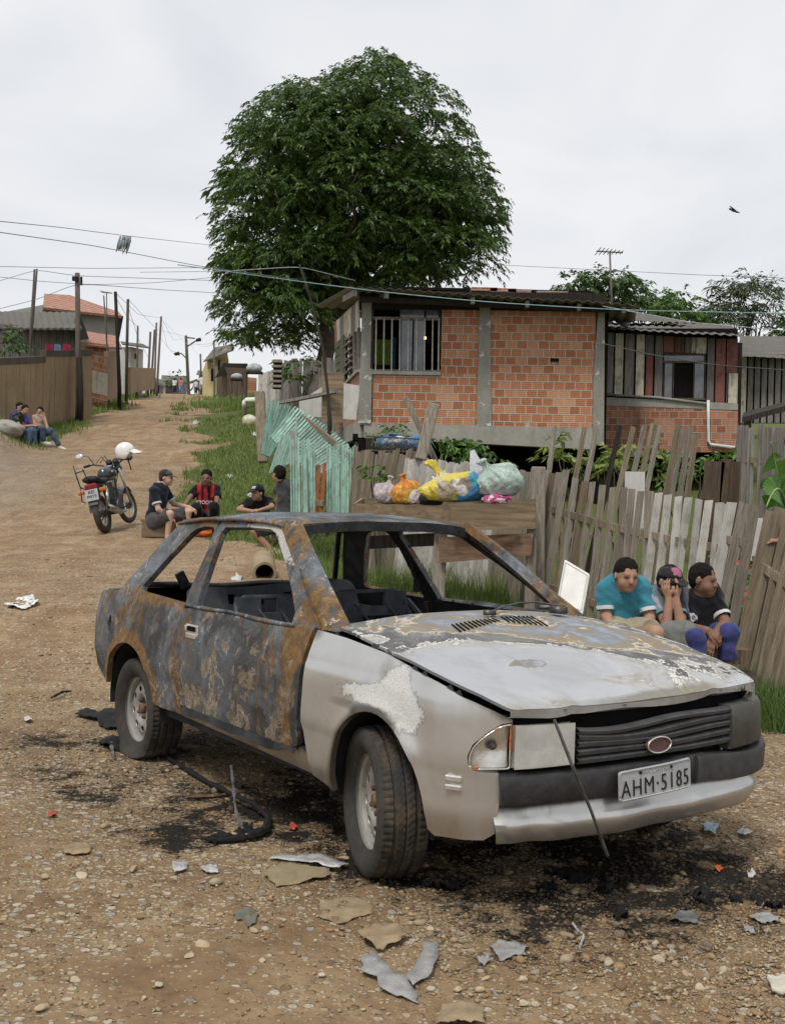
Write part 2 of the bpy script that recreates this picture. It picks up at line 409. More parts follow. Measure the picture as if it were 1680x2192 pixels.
make_ground()
def ico(sub=1):
 bm = bmesh.new(); bmesh.ops.create_icosphere(bm, subdivisions=sub, radius=1.0)
 V = np.array([v.co[:] for v in bm.verts]); F = np.array([[v.index for v in f.verts] for f in bm.faces]); bm.free(); return V, F
def stones():
 bases = []
 for sub, cnt in ((1, 5), (2, 5)):
  V0, F0 = ico(sub)
  L_ = []
  for k in range(cnt):
   d = RNG.normal(size=(9, 3)); d /= np.linalg.norm(d, axis=1)[:, None]; V = V0.copy()
   for q in d:      # knock flats off the ball
    h = V @ q; lim = RNG.uniform(.30, .7); V = V - np.outer(np.maximum(h - lim, 0), q) * .95
   L_.append(V * RNG.uniform(.8, 1.2, 3) * [1.15, .9, .55])
  bases.append((L_, F0))
 # positions: density falls with distance, a band of loose gravel in front of the car and to its right
 N = 66000
 u = RNG.random(N); y = 1.0 / (1 / 2.7 - u * (1 / 2.7 - 1 / 15.0)); x = RNG.uniform(-.40, .42, N) * y
 mud = np.exp(-((x + .55) / 1.0) ** 2 - ((y - 3.2) / 1.1) ** 2) + .8 * np.exp(-((x + 1.9) / .9) ** 2 - ((y - 4.4) / .7) ** 2)
 n = fbm(x * 1.3, y * 1.3, 77, 4)
 dens = np.clip(.24 + .62 * np.exp(-((x - 1.0) / 1.2) ** 2 - ((y - 3.9) / 1.3) ** 2) + .30 * (n - .42) * 4 - .55 * np.clip(mud, 0, 1), .05, 1) * (1 - grassy(x, y))
 ok = RNG.random(N) < dens; x, y, n = x[ok], y[ok], n[ok]; N = len(x)
 r = np.clip(RNG.lognormal(np.log(.0064), .50, N), .003, .030) * np.interp(y, [3, 9, 15], [1, 1.4, 2.2])
 pal = np.array([(.40, .30, .18), (.47, .38, .25), (.34, .235, .13), (.27, .18, .095), (.50, .43, .31), (.30, .245, .175), (.38, .24, .13), (.42, .33, .21)])
 sx = soot_f(x, y)
 VV, FF, CC = [], [], []; base = 0
 for i in range(N):
  L_, F0 = bases[1 if (r[i] > .018 and y[i] < 6) else 0]; V0 = L_[i % 5]
  a = RNG.uniform(0, 6.283); c, s = math.cos(a), math.sin(a); V = V0 * r[i]
  if i % 3: tl = RNG.uniform(-.5, .5); ct, st = math.cos(tl), math.sin(tl); V = np.stack([V[:, 0], V[:, 1] * ct - V[:, 2] * st, V[:, 1] * st + V[:, 2] * ct], 1)
  V = np.stack([V[:, 0] * c - V[:, 1] * s + x[i], V[:, 0] * s + V[:, 1] * c + y[i], V[:, 2]], 1)
  VV.append(V); FF.append(F0 + base); base += len(V)
  col = pal[int(RNG.integers(8))] * RNG.uniform(.72, 1.12); k = min(1, max(0, (sx[i] + RNG.uniform(-.35, .25)) * 1.25)); col = col * (1 - k) + np.array((.014, .013, .012)) * k
  CC.append(np.repeat(col[None], len(V), 0))
 V = np.concatenate(VV); cen = np.repeat(np.stack([x, y], 1), [len(v) for v in VV], 0)
 zc = H(x, y) + np.exp(-(np.maximum(y - 3, 0) / 6) ** 2) * ((fbm(x * 5, y * 5, 61, 4) - .47) * .035) + r * .18
 V[:, 2] += np.repeat(zc, [len(v) for v in VV])
 t = NT('road_stone'); o = t.obj(); nn = t.noise(o, 60, 4, .65)
 c = t.mix(t.mapr(nn, .35, .7, 0, .6), t.attr('col', 'Color'), (.17, .115, .065))
 m = t.end(c, .88, 0, t.bump(t.noise(o, 160, 3, .6), .3, .003), .2)
 tag(mk('gravel', V, np.concatenate(FF), m, None, False, attr={'col': np.concatenate(CC)}), kind='stuff')
stones()
# ================================================================== burnt hatchback
def car_mats():
 m = {}
 # bonnet: silver paint burnt in rings round the hottest spots (attribute heat)
 t = NT('bonnet_paint'); o = t.obj(); h = t.attr('burn')
 n1 = t.noise(o, 3.6, 8, .60, 1.0); n2 = t.noise(o, 26, 5, .68, .5); n3 = t.noise(t.scale(o, (9, 26, 20)), 1, 5, .6, 1.0)
 v = t.math('ADD', h, t.math('ADD', t.math('MULTIPLY', t.math('SUBTRACT', n1, .5), 1.15), t.math('MULTIPLY', t.math('SUBTRACT', n2, .5), .26)))
 c = t.ramp(v, [(0, (.43, .44, .455)), (.28, (.47, .48, .49)), (.39, (.40, .39, .365)), (.44, (.26, .245, .22)), (.46, (.66, .65, .61)), (.48, (.50, .48, .44)), (.495, (.085, .082, .080)),
    (.60, (.13, .13, .13)), (.655, (.24, .235, .22)), (.675, (.64, .61, .53)), (.70, (.30, .215, .105)), (.765, (.21, .18, .135)), (.83, (.20, .215, .24)), (.93, (.28, .305, .36)), (1, (.33, .36, .42))])
 fl = t.mapr(n3, .63, .70, 0, .75)
 c = t.mix(t.math('MULTIPLY', fl, t.mapr(v, .40, .5)), c, (.16, .155, .15))
 c = t.mix(t.mapr(t.noise(o, 2.6, 6, .68, .8), .46, .70, 0, .6), c, (.27, .255, .225))
 e = t.attr('edge')
 en = t.math('ADD', e, t.math('MULTIPLY', t.math('SUBTRACT', n1, .5), .9))
 c = t.mix(t.mapr(en, .45, .75, 0, .8), c, (.19, .165, .12))
 ch = t.attr('chip'); cn = t.math('ADD', ch, t.math('MULTIPLY', t.math('SUBTRACT', t.noise(o, 30, 5, .7), .5), 1.6))
 c = t.mix(t.mapr(cn, .72, .78), c, (.035, .033, .03))
 m['bonnet'] = t.end(c, t.mapr(v, .3, .55, .32, .75), t.mapr(v, .3, .45, .35, 0.), t.bump(t.math('ADD', n2, t.math('MULTIPLY', v, .6)), .25, .006), .4)
 # burnt bare steel of doors, quarters and roof (attribute rust)
 t = NT('burnt_steel'); o = t.obj(); r = t.attr('rust')
 n1 = t.noise(o, 3.2, 6, .62, .9); n2 = t.noise(o, 17, 5, .68, .6); n3 = t.noise(t.scale(o, (11, 11, 1.6)), 1, 5, .6, .4); n4 = t.noise(o, 7.5, 6, .7, 1.2, 3.0); fine = t.noise(o, 90, 3, .7)
 a = t.math('ADD', t.math('MULTIPLY', n1, .7), t.math('MULTIPLY', n2, .3))
 c = t.ramp(a, [(.30, (.030, .029, .028)), (.44, (.058, .058, .057)), (.51, (.115, .122, .13)), (.60, (.175, .195, .215)), (.70, (.25, .26, .27))])
 c = t.mix(t.math('MULTIPLY', t.attr('dark'), t.mapr(n2, .25, .6)), c, (.028, .026, .024))
 rv = t.math('ADD', r, t.math('ADD', t.math('MULTIPLY', t.math('SUBTRACT', n3, .5), 1.9), t.math('MULTIPLY', t.math('SUBTRACT', n4, .5), 1.3)))
 rc = t.ramp(n2, [(.25, (.065, .045, .028)), (.45, (.155, .085, .030)), (.58, (.235, .125, .036)), (.75, (.26, .18, .085))])
 c = t.mix(t.mapr(rv, .36, .58, 0, .95), c, rc)
 tn = t.math('ADD', t.math('ADD', t.attr('tan'), .10), t.math('MULTIPLY', t.math('SUBTRACT', n4, .5), 2.6))
 tc = t.ramp(n2, [(.3, (.10, .08, .055)), (.5, (.24, .185, .12)), (.7, (.36, .31, .24))])
 c = t.mix(t.mapr(tn, .48, .56, 0, .85), c, tc)
 c = t.mix(t.math('MULTIPLY', t.mapr(tn, .455, .475), t.mapr(tn, .515, .49)), c, (.05, .045, .04))
 wl = t.math('ABSOLUTE', t.math('SUBTRACT', n4, .565))
 c = t.mix(t.math('MULTIPLY', t.mapr(wl, .012, .004), t.mapr(n1, .45, .6)), c, (.55, .52, .46))
 c = t.mix(t.mapr(t.math('ADD', t.attr('ash'), t.math('MULTIPLY', t.math('SUBTRACT', n2, .5), 1.5)), .62, .75, 0, .85), c, (.56, .54, .49))
 c = t.mix(t.mapr(fine, .35, .7, 0, .35), c, (.03, .03, .03), 'MULTIPLY')
 m['steel'] = t.end(c, .62, .15, t.bump(t.math('ADD', n2, t.math('MULTIPLY', fine, .25)), .4, .006), .35)
 # silver front fender with blistered patch, soot and mud
 t = NT('scorched_silver'); o = t.obj()
 n1 = t.noise(o, 6, 5, .6, .6); n2 = t.noise(o, 22, 5, .65, .5)
 c = t.mix(t.mapr(n1, .3, .7), (.52, .515, .50), (.62, .62, .61))
 d = t.math('ADD', t.attr('dirt'), t.math('MULTIPLY', t.math('SUBTRACT', n1, .5), .9))
 c = t.mix(t.mapr(d, .25, .95, 0, .75), c, (.26, .20, .125))
 bl = t.n('TexVoronoi', {'Vector': o, 'Scale': 210.0}, feature='DISTANCE_TO_EDGE').outputs[0]
 bn = t.noise(o, 230, 2, .5, 1.2)
 p = t.math('ADD', t.attr('patch'), t.math('MULTIPLY', t.math('SUBTRACT', n2, .5), 1.1))
 pc = t.mix(t.mapr(bn, .42, .52), (.45, .445, .43), (.66, .655, .64))
 pm = t.mapr(t.math('ADD', p, t.math('MULTIPLY', t.math('SUBTRACT', bn, .5), .25)), .44, .56)
 c = t.mix(pm, c, pc)
 c = t.mix(t.math('MULTIPLY', t.mapr(p, .38, .40), t.mapr(p, .42, .405)), c, (.26, .255, .25))
 so = t.math('ADD', t.attr('soot'), t.math('MULTIPLY', t.math('SUBTRACT', n1, .5), .7))
 c = t.mix(t.mapr(so, .3, .9, 0, .82), c, (.065, .055, .042))
 m['silver'] = t.end(c, t.mapr(pm, 0, 1, .27, .55), t.mapr(pm, 0, 1, .72, 0), t.bump(t.math('MULTIPLY', bn, pm), .5, .004), .45)
 m['char'] = flat('charred_inner', (.028, .029, .031), .75, .1, .3, .6, 9, .4)
 m['seat'] = flat('burnt_seat_steel', (.058, .066, .074), .6, .3, .4, .45, 12, .2)
 m['rusty'] = flat('rusty_metal', (.13, .082, .05), .8, .1, .2, .6, 14, .4)
 m['black'] = flat('scorched_plastic', (.026, .026, .027), .5, 0, .5, .5, 16, .15)
 m['grille'] = flat('melted_grille_plastic', (.055, .056, .058), .5, 0, .5, .35, 14, .25)
 m['olive'] = flat('sooty_housing', (.070, .068, .058), .5, 0, .4, .4, 6, .2)
 m['void'] = flat('soot_and_shade_black', (.008, .008, .008), .95, 0, .05)  # near-black for sooty parts, also the shade drawn in slits and recesses
 t = NT('tyre_rubber'); o = t.obj(); n = t.noise(o, 7, 5, .6);
 c = t.mix(t.mapr(n, .3, .7), (.022, .021, .020), (.048, .045, .041))
 c = t.mix(t.math('MULTIPLY', t.mapr(t.noise(o, 10, 4, .7, 1.), .45, .62), t.mapr(t.attr('mud'), 0, 1, .12, .6)), c, (.115, .082, .05))
 m['tyre'] = t.end(c, .78, 0, t.bump(t.noise(o, 120, 2, .5), .15, .002), .3)
 t = NT('dusty_wheel_steel'); o = t.obj(); n = t.noise(o, 9, 5, .65)
 c = t.mix(t.mapr(n, .3, .7), (.29, .275, .245), (.42, .41, .385))
 c = t.mix(t.mapr(t.noise(o, 26, 4, .7), .56, .72, 0, .7), c, (.12, .085, .055))
 m['rim'] = t.end(c, .5, .35, None, .4)
 t = NT('sooty_lamp_glass'); o = t.obj(); w = t.n('TexWave', {'Vector': o, 'Scale': 30.0, 'Distortion': .4}, wave_type='BANDS', bands_direction='Y').outputs[0]
 n = t.noise(o, 9, 4, .6)
 m['lamp'] = t.end(t.mix(t.mapr(n, .35, .7), (.74, .73, .68), (.95, .95, .93)), t.mapr(n, .3, .7, .05, .25), .0, t.bump(w, .2, .002), .6, Transmission_Weight=.6, Coat_Weight=.5, Coat_Roughness=.1)
 m['dish'] = flat('scorched_reflector', (.66, .65, .61), .25, .75, .5, .2, 10, .15)
 m['amber'] = flat('broken_amber_plastic', (.36, .105, .035), .35, 0, .5, .3, 20)
 m['plate'] = flat('plate_grey_enamel', (.40, .41, .415), .45, .1, .4, .12, 20)
 m['plate_ink'] = flat('plate_black_paint', (.018, .018, .018), .5)
 m['plate_grey'] = flat('plate_embossed_grey', (.33, .335, .34), .45)
 m['badge'] = flat('burnt_badge', (.115, .062, .055), .5, .2, .4, .35, 40)
 m['trim'] = flat('bare_trim_strip', (.10, .10, .095), .45, .6, .5, .4, 30)
 m['white'] = flat('chalky_white_primer', (.60, .595, .57), .6, 0, .3, .18, 14, .15)
 return m
CM = car_mats()
CAR_A = R(90 - 145.91731)
_cy, _cx = -3.15148, 3.63616
CAR_O = (math.cos(CAR_A) * -_cx - math.sin(CAR_A) * -_cy, math.sin(CAR_A) * -_cx + math.cos(CAR_A) * -_cy, 0)
car = empty('burnt_car', CAR_O, CAR_A, 'burnt-out silver three-door hatchback with no glass standing on the dirt road', 'car')
def c2w(p):
 p = np.asarray(p, float); c, s = math.cos(CAR_A), math.sin(CAR_A)
 return np.stack([CAR_O[0] + c * p[..., 0] - s * p[..., 1], CAR_O[1] + s * p[..., 0] + c * p[..., 1], p[..., 2]], -1)
def c_at(px, py, axis, val):
 """car-frame point where the sight line through a point of the photo meets a plane of the car"""
 d = ray(px, py); c, s = math.cos(-CAR_A), math.sin(-CAR_A)
 o = np.array([-CAR_O[0], -CAR_O[1]]); oc = np.array([c * o[0] - s * o[1], s * o[0] + c * o[1], CAM_Z])
 dc = np.array([c * d[0] - s * d[1], s * d[0] + c * d[1], d[2]])
 return oc + dc * (val - oc[axis]) / dc[axis]
SZ = [-.1, .15, .22, .35, .50, .515, .55, .70, .757, .765, .80, .885, .90, .95, 1.33, 1.45]
SY = [.68, .735, .762, .793, .806, .812, .814, .808, .801, .795, .788, .762, .754, .735, .53, .45]
def ysec(z): return np.interp(z, SZ, SY)
_NP = np.array([(.30, 1), (.45, .985), (.54, .95), (.60, .885), (.635, .80), (.66, .68), (.685, .5), (.70, .25), (.705, 0)])
_NC = .30 + np.concatenate([[0], np.cumsum(np.hypot(np.diff(_NP[:, 0]), .8 * np.diff(_NP[:, 1])))])
SC = _NC[-1]
def nose(s, z, off=0.0):
 """point of the body skin: s runs along the flank (s = x up to 0.3) and round the nose; off = outwards"""
 s = np.asarray(s, float); z = np.asarray(z, float)
 far = s > SC; s1 = np.where(far, 2 * SC - s, s)
 x = np.where(s1 < .30, s1, np.interp(s1, _NC, _NP[:, 0])); w = np.where(s1 < .30, 1.0, np.interp(s1, _NC, _NP[:, 1]))
 tail = np.clip((-2.55 - s1) / .5, 0, 1.2); w = w - .055 * tail ** 2
 e = .01
 x2 = np.where(s1 + e < .30, s1 + e, np.interp(s1 + e, _NC, _NP[:, 0])); w2 = np.where(s1 + e < .30, 1.0, np.interp(s1 + e, _NC, _NP[:, 1]))
 y = -ysec(z) * w; y2 = -ysec(z) * w2
 tx, ty = x2 - x, y2 - y; l = np.hypot(tx, ty) + 1e-9
 nx, ny = ty / l, -tx / l
 x = x + nx * off; y = y + ny * off
 return np.stack([x, np.where(far, -y, y), z], -1)
def ell(cx, cz, rx, rz, a0, a1, n): return [(cx + rx * math.cos(R(a0 + (a1 - a0) * i / n)), cz + rz * math.sin(R(a0 + (a1 - a0) * i / n))) for i in range(n + 1)]
def bl(x, z, cx, cz, sx, sz, a=1.0): return a * np.exp(-((x - cx) / sx) ** 2 - ((z - cz) / sz) ** 2)
def flank(name, outline, holes, mat, attrs, side=1, res=.028, off=0., parent=None, thick=.022, arch=None, inner=None):
 P, F = cdt(outline, holes, res)
 o = np.full(len(P), off)
 if arch is not None:
  d = np.sqrt(((P[:, 0] - arch[0]) / arch[2]) ** 2 + ((P[:, 1] - arch[1]) / arch[3]) ** 2) - 1
  o += .014 * np.exp(-(d / .13) ** 2)
 o += (fbm(P[:, 0] * 5 + 7, P[:, 1] * 5, 21, 3) - .45) * (.003 if name == 'fender' else .010)
 V = nose(P[:, 0], P[:, 1], o)
 if side < 0: V[:, 1] *= -1; V[:, 2] -= .04 * sst(.6, .8, P[:, 1]) * (name == 'fender')
 F = F[:, ::-1] if True else F
 a = V[F[0][1]] - V[F[0][0]]; b = V[F[0][2]] - V[F[0][0]]
 if (np.cross(a, b)[1] > 0) == (side > 0): F = F[:, ::-1]
 return mk(name, V, F, [mat, inner or CM['char']], parent or car, True, attr=attrs(P[:, 0], P[:, 1]), solid=(thick, -1, 1), sharp=40)
FARCH = (.085, .30, .315, .342); RARCH = (-2.385, .285, .36, .345)
f_out = [(-.43, .895), (-.452, .76), (-.460, .52), (-.425, .37), (-.40, .305), (-.23, .275)] + ell(*FARCH, 183, -3, 26) + \
  [(.425, .262), (.618, .276), (.662, .30), (.686, .40), (.690, .508), (.605, .513), (.586, .535), (.584, .565), (.600, .605), (.645, .645), (.695, .676), (.735, .680), (.735, .690), (.66, .723), (.56, .758), (.46, .790), (.25, .832), (.08, .861), (-.2, .886)]
def fender_attr(x, z):
 ar = np.sqrt(((x - FARCH[0]) / FARCH[2]) ** 2 + ((z - FARCH[1]) / FARCH[3]) ** 2)
 patch = bl(x, z, .20, .735, .10, .085) + bl(x, z, .02, .70, .20, .035) + bl(x, z, .30, .66, .08, .06) + bl(x, z, .24, .80, .04, .05, .5)
 soot = bl(x, z, .0, .645, .28, .022, .9) + .9 * np.exp(-((ar - 1) / .05) ** 2) * (x < .25) + bl(x, z, -.43, .89, .07, .05, .9) + .75 * np.exp(-((z - np.interp(x, [-.43, .08, .46, .735], [.895, .868, .808, .70])) / .014) ** 2) * (x > .2) + bl(x, z, .72, .70, .05, .03, .8) + bl(x, z, .09, .80, .03, .06, .45)
 dirt = sst(.45, .28, z) * .8 + .8 * np.exp(-((ar - 1) / .10) ** 2) * (x < -.02) + bl(x, z, .13, .80, .05, .07, .7)
 return {'patch': np.clip(patch, 0, 1.1), 'soot': np.clip(soot, 0, 1), 'dirt': np.clip(dirt, 0, 1)}
for sd in (1, -1): flank('fender', f_out, [], CM['silver'], fender_attr, sd, .022, arch=FARCH)
# doors
d_out = [(-1.70, .395), (-1.738, .60), (-1.752, .87), (-1.60, .886), (-1.1, .890), (-.62, .896), (-.462, .892), (-.478, .76), (-.486, .55), (-.505, .41), (-.56, .385), (-.80, .372), (-1.08, .368), (-1.4, .376)]
def door_attr(x, z):
 rust = .33 + bl(x, z, -.52, .83, .13, .10, .75) + bl(x, z, -.58, .5, .06, .4, .35) + bl(x, z, -1.72, .6, .05, .4, .25) - bl(x, z, -1.2, .80, .35, .06, .35)
 dark = bl(x, z, -1.3, .62, .35, .13, .55) + bl(x, z, -.9, .38, .6, .03, 1.0) + bl(x, z, -.85, .6, .2, .2, .2)
 tan = bl(x, z, -1.0, .64, .13, .14, .32) + bl(x, z, -1.5, .47, .2, .07, .3) + bl(x, z, -1.2, .43, .5, .05, .22) + .20
 ash = bl(x, z, -1.2, .888, .55, .012, .75) + bl(x, z, -.78, .72, .05, .03, .5) + bl(x, z, -.62, .742, .12, .008, .6) + bl(x, z, -1.2, .38, .8, .015, .35)
 return {'rust': rust, 'dark': np.clip(dark, 0, 1), 'tan': tan, 'ash': ash}
# window frame of the door
w_out = [(-1.752, .882), (-1.825, 1.285), (-1.80, 1.322), (-1.50, 1.330), (-1.22, 1.325), (-1.13, 1.302), (-1.07, 1.265), (-.86, 1.165), (-.66, 1.035), (-.455, .905), (-.462, .888)]
w_hole = [(-1.612, .900), (-1.750, 1.262), (-1.730, 1.285), (-1.45, 1.292), (-1.24, 1.289), (-1.17, 1.272), (-1.11, 1.235), (-.93, 1.135), (-.76, 1.025), (-.655, .945), (-.655, .900)]
def frame_attr(x, z):
 rust = .3 + bl(x, z, -.55, .95, .08, .09, .5)
 ash = bl(x, z, -1.25, 1.31, .3, .06, 1.1) + bl(x, z, -1.0, 1.2, .12, .09, 1.05) + bl(x, z, -.85, 1.1, .08, .08, .5)
 return {'rust': rust, 'dark': .5 * np.exp(-((x + 1.7) / .12) ** 2), 'tan': -.2 + bl(x, z, -1.75, 1.25, .1, .2, .3), 'ash': ash}
for sd in (1, -1):
 dr = flank('door', d_out, [], CM['steel'], door_attr, sd, .03, off=.003)
 flank('window_frame', w_out, [w_hole], CM['steel'], frame_attr, sd, .03, off=.002, parent=dr, thick=.03)
 mb = MB(); y0 = -.797 * sd      # recessed pull handle: dished plate with a flap
 mb.box((-1.575, y0, .770), (.135, .014, .074)); mb.box((-1.575, y0 - .010 * sd, .752), (.115, .010, .028)); mb.box((-1.632, y0 - .008 * sd, .785), (.03, .012, .03))
 hd = mb.build('handle', CM['dish'], dr); b = hd.modifiers.new('b', 'BEVEL'); b.width = .005; b.segments = 2
 mb = MB(); mb.box((-1.575, y0 - .0085 * sd, .786), (.09, .008, .022)); mb.build('handle_recess', CM['void'], dr)
 mb = MB()                      # perforated gusset at the front corner of the window
 P, F = cdt([(-.655, .90), (-.475, .90), (-.655, 1.025)], [ell(-.615, .94, .014, .024, 0, 359, 10), ell(-.605, .99, .008, .012, 0, 359, 8)], .02)
 V = nose(P[:, 0], P[:, 1], -.012); V[:, 1] *= sd
 mk('gusset', V, F if sd > 0 else F[:, ::-1], CM['rusty'], dr, solid=(.004, 0))
 # rolled belt edge, lifted lower lip
 mb = MB(); pts = [nose(x, .892 + .004 * math.sin(9 * x), .004) * np.array([1, sd, 1]) for x in np.linspace(-1.74, -.62, 26)]
 mb.tube(pts, .010, 6); bt = mb.build('belt_edge', CM['steel'], dr, True, attr={'ash': np.full(26 * 6, .45), 'rust': np.full(26 * 6, .3)})
 mb = MB(); xs = np.linspace(-1.66, -.52, 60)
 top = nose(xs, .392 + 0 * xs, .006); bot = nose(xs, .366 - .02 * vn(xs * 9, xs * 0, 4) + .02 * np.exp(-((xs + .6) / .1) ** 2), .012 + .012 * vn(xs * 14, xs * 0, 9))
 for q in (top, bot): q[:, 1] *= sd
 mb.add(np.concatenate([top, bot]), [(i, i + 1, 60 + i + 1, 60 + i) for i in range(59)])
 mb.build('charred_seam', CM['char'], dr, True, solid=(.004, 0))
# quarter panels
q_out = [(-1.705, .345), (-1.745, .60), (-1.760, .875), (-1.832, 1.29), (-1.835, 1.332), (-2.10, 1.330), (-2.30, 1.312), (-2.42, 1.185), (-2.54, 1.045), (-2.655, .912), (-2.72, .893), (-2.99, .878), (-3.035, .86), (-3.045, .70), (-3.035, .55), (-3.0, .44), (-2.90, .40), (-2.80, .365), (-2.752, .36)] + \
  ell(*RARCH, 166, 12, 26) + [(-2.0, .345), (-1.95, .335)]
q_hole = [(-1.668, .897), (-1.845, 1.262), (-1.87, 1.282), (-1.98, 1.282), (-2.06, 1.270), (-2.11, 1.245), (-2.245, 1.105), (-2.375, .945), (-2.372, .925), (-2.33, .917)]
def quarter_attr(x, z):
 ar = np.sqrt(((x - RARCH[0]) / RARCH[2]) ** 2 + ((z - RARCH[1]) / RARCH[3]) ** 2)
 rust = .30 + .75 * np.exp(-((ar - 1.06) / .10) ** 2) + bl(x, z, -2.1, .905, .5, .035, .65) + bl(x, z, -2.35, .80, .2, .13, .25) + bl(x, z, -1.74, .6, .04, .4, .4) + bl(x, z, -1.95, 1.32, .3, .03, .3) - bl(x, z, -2.45, 1.1, .12, .2, .3) - bl(x, z, -2.0, .62, .14, .2, .15)
 ash = bl(x, z, -2.93, .66, .05, .10, .62) + bl(x, z, -1.73, .55, .03, .25, .5) + bl(x, z, -1.98, .41, .12, .05, .45)
 return {'rust': rust, 'dark': bl(x, z, -2.9, .45, .2, .12, 1.) + bl(x, z, -2.0, .55, .15, .15, .35), 'tan': bl(x, z, -1.95, .42, .15, .07, .4) + .02, 'ash': ash}
for sd in (1, -1):
 flank('quarter_panel', q_out, [q_hole, ell(-2.705, .70, .028, .055, 0, 359, 16)], CM['steel'], quarter_attr, sd, .03, arch=RARCH, thick=.03)
 s_out = [(-2.03, .40), (-1.70, .40), (-1.08, .378), (-.5, .40), (-.40, .37), (-.385, .30), (-1.0, .318), (-1.9, .335)]
 flank('sill', s_out, [], CM['silver'], lambda x, z: {'dirt': .9 + 0 * x, 'soot': .55 * (vn(x * 6, z * 20, 3) > .55) + .3 * sst(.34, .4, z), 'patch': 0 * x}, sd, .03, off=-.016)
# roof, pillars, headers
def zroof(x, y): return np.interp(x, [-2.45, -2.3, -2.0, -1.6, -1.3, -1.15, -1.03], [1.318, 1.338, 1.366, 1.374, 1.368, 1.355, 1.332]) - .040 * (np.abs(y) / .54) ** 3
r_out = [(-1.09, -.535), (-1.055, -.35), (-1.04, 0), (-1.055, .35), (-1.09, .535), (-1.6, .545), (-2.32, .535), (-2.37, .30), (-2.38, 0), (-2.37, -.30), (-2.32, -.535), (-1.6, -.545)]
P, F = cdt(r_out, [], .035)
V = np.column_stack([P, zroof(P[:, 0], P[:, 1]) + (fbm(P[:, 0] * 4, P[:, 1] * 4, 8, 3) - .45) * .012])
x, y = P.T
mk('roof', V, F, [CM['steel'], CM['char']], car, True, attr={'rust': .08 + bl(x, y, -1.1, -.5, .14, .12, .5) + bl(x, y, -1.06, 0, .06, .7, .28) + bl(x, y, -1.7, -.54, .6, .03, .4), 'dark': .15 + 0 * x, 'tan': -.35 + 0 * x, 'ash': bl(x, y, -1.6, -.1, .5, .3, .12) + bl(x, y, -1.15, -.52, .05, .05, .4)}, solid=(.02, -1, 1))
mb = MB()
for sd in (-1, 1): mb.tube([(xx, sd * .552, zroof(xx, .54) - .004) for xx in np.linspace(-1.1, -2.33, 18)], .011, 6)
n = mb.n; mb.build('drip_rail', CM['steel'], car, True, attr={'rust': np.full(n, .45), 'tan': np.full(n, -.1), 'ash': np.full(n, .2)})
for (xx, dz, hh) in ((-1.085, -.030, .045), (-2.33, -.030, .05), (-1.75, -.02, .02)):
 mb = MB()
 yy = np.linspace(-.52, .52, 20);
 for a, b in zip(yy[:-1], yy[1:]): mb.bar((xx + .03 * (1 - (a / .5) ** 2), a, zroof(xx, a) + dz), (xx + .03 * (1 - (b / .5) ** 2), b, zroof(xx, b) + dz), .05, hh)
 mb.build('roof_header', CM['char'], car)
def loft(secs, closed=True):
 secs = [np.asarray(s_, float) for s_ in secs]; n = len(secs[0]); F = []
 for i in range(len(secs) - 1):
  for j in range(n if closed else n - 1): F.append((i * n + j, i * n + (j + 1) % n, (i + 1) * n + (j + 1) % n, (i + 1) * n + j))
 return np.concatenate(secs), F
for sd in (-1, 1):
 secs = []
 for tt in np.linspace(0, 1, 12):
  f = lambda a, b: np.array(a) * (1 - tt) + np.array(b) * tt
  bow = .012 * math.sin(math.pi * tt)
  A = f((-.475, -.715, .885), (-1.165, -.548, 1.322)); B = f((-.385, -.690, .885), (-1.085, -.535, 1.332)); C_ = f((-.365, -.630, .90), (-1.062, -.490, 1.338)); D = f((-.42, -.600, .90), (-1.10, -.470, 1.318)); E_ = f((-.51, -.66, .89), (-1.16, -.50, 1.30))
  q = np.array([A, (A + B) / 2 + [0, -.006, .006], B, (B + C_) / 2 + [.006, -.003, .004], C_, D, E_]); q[:, 1] -= bow; q[:, 2] += bow
  q[:, 1] *= -sd; secs.append(q)
 V, F = loft(secs); tt = np.repeat(np.linspace(0, 1, 12), 7)
 mk('windscreen_pillar', V, F, CM['steel'], car, True, attr={'rust': .45 + .2 * np.sin(tt * 9), 'tan': .15 + 0 * tt, 'dark': .8 * np.exp(-(tt / .22) ** 2), 'ash': .12 + 0 * tt}, sharp=50)
# tail: bustle deck and rear face, open hatch frame
yy = np.linspace(-1, 1, 27); prof = [(-2.645, .915, .715), (-2.72, .898, .72), (-2.86, .888, .715), (-2.99, .880, .70), (-3.035, .862, .70), (-3.055, .78, .725), (-3.06, .66, .735), (-3.05, .55, .73), (-3.02, .44, .72), (-2.98, .38, .71)]
V = np.concatenate([np.stack([np.full(27, p[0]) - .03 * (1 - yy ** 2) * (p[0] < -2.9), yy * p[2], np.full(27, p[1]) + .008 * np.sin(yy * 7)], 1) for p in prof])
F = np.array([(i * 27 + j, i * 27 + j + 1, (i + 1) * 27 + j + 1, (i + 1) * 27 + j) for i in range(len(prof) - 1) for j in range(26)])
mk('tailgate', V, F, [CM['steel'], CM['char']], car, True, attr={'rust': .3 + 0 * V[:, 0], 'tan': -.1 + 0 * V[:, 0], 'dark': sst(.6, .4, V[:, 2])}, solid=(.02, 0, 1))
mb = MB()
for sd in (-1, 1): mb.tube([(-2.335 - .325 * k, sd * (.50 + .17 * k), 1.298 - .385 * k) for k in np.linspace(0, 1, 8)], .018, 6)
mb.tube([(-2.60, y_, .925 + .008 * math.sin(9 * y_)) for y_ in np.linspace(-.66, .66, 14)], .017, 6)
mb.build('tailgate_frame', CM['char'], car, True)
mb = MB(); mb.box((-2.50, -.45, .965), (.03, .05, .09), Matrix.Rotation(.5, 3, 'X')); mb.tube([(-2.5, -.45, .91), (-2.49, -.43, .965)], .012, 6); mb.build('latch', CM['char'], car)
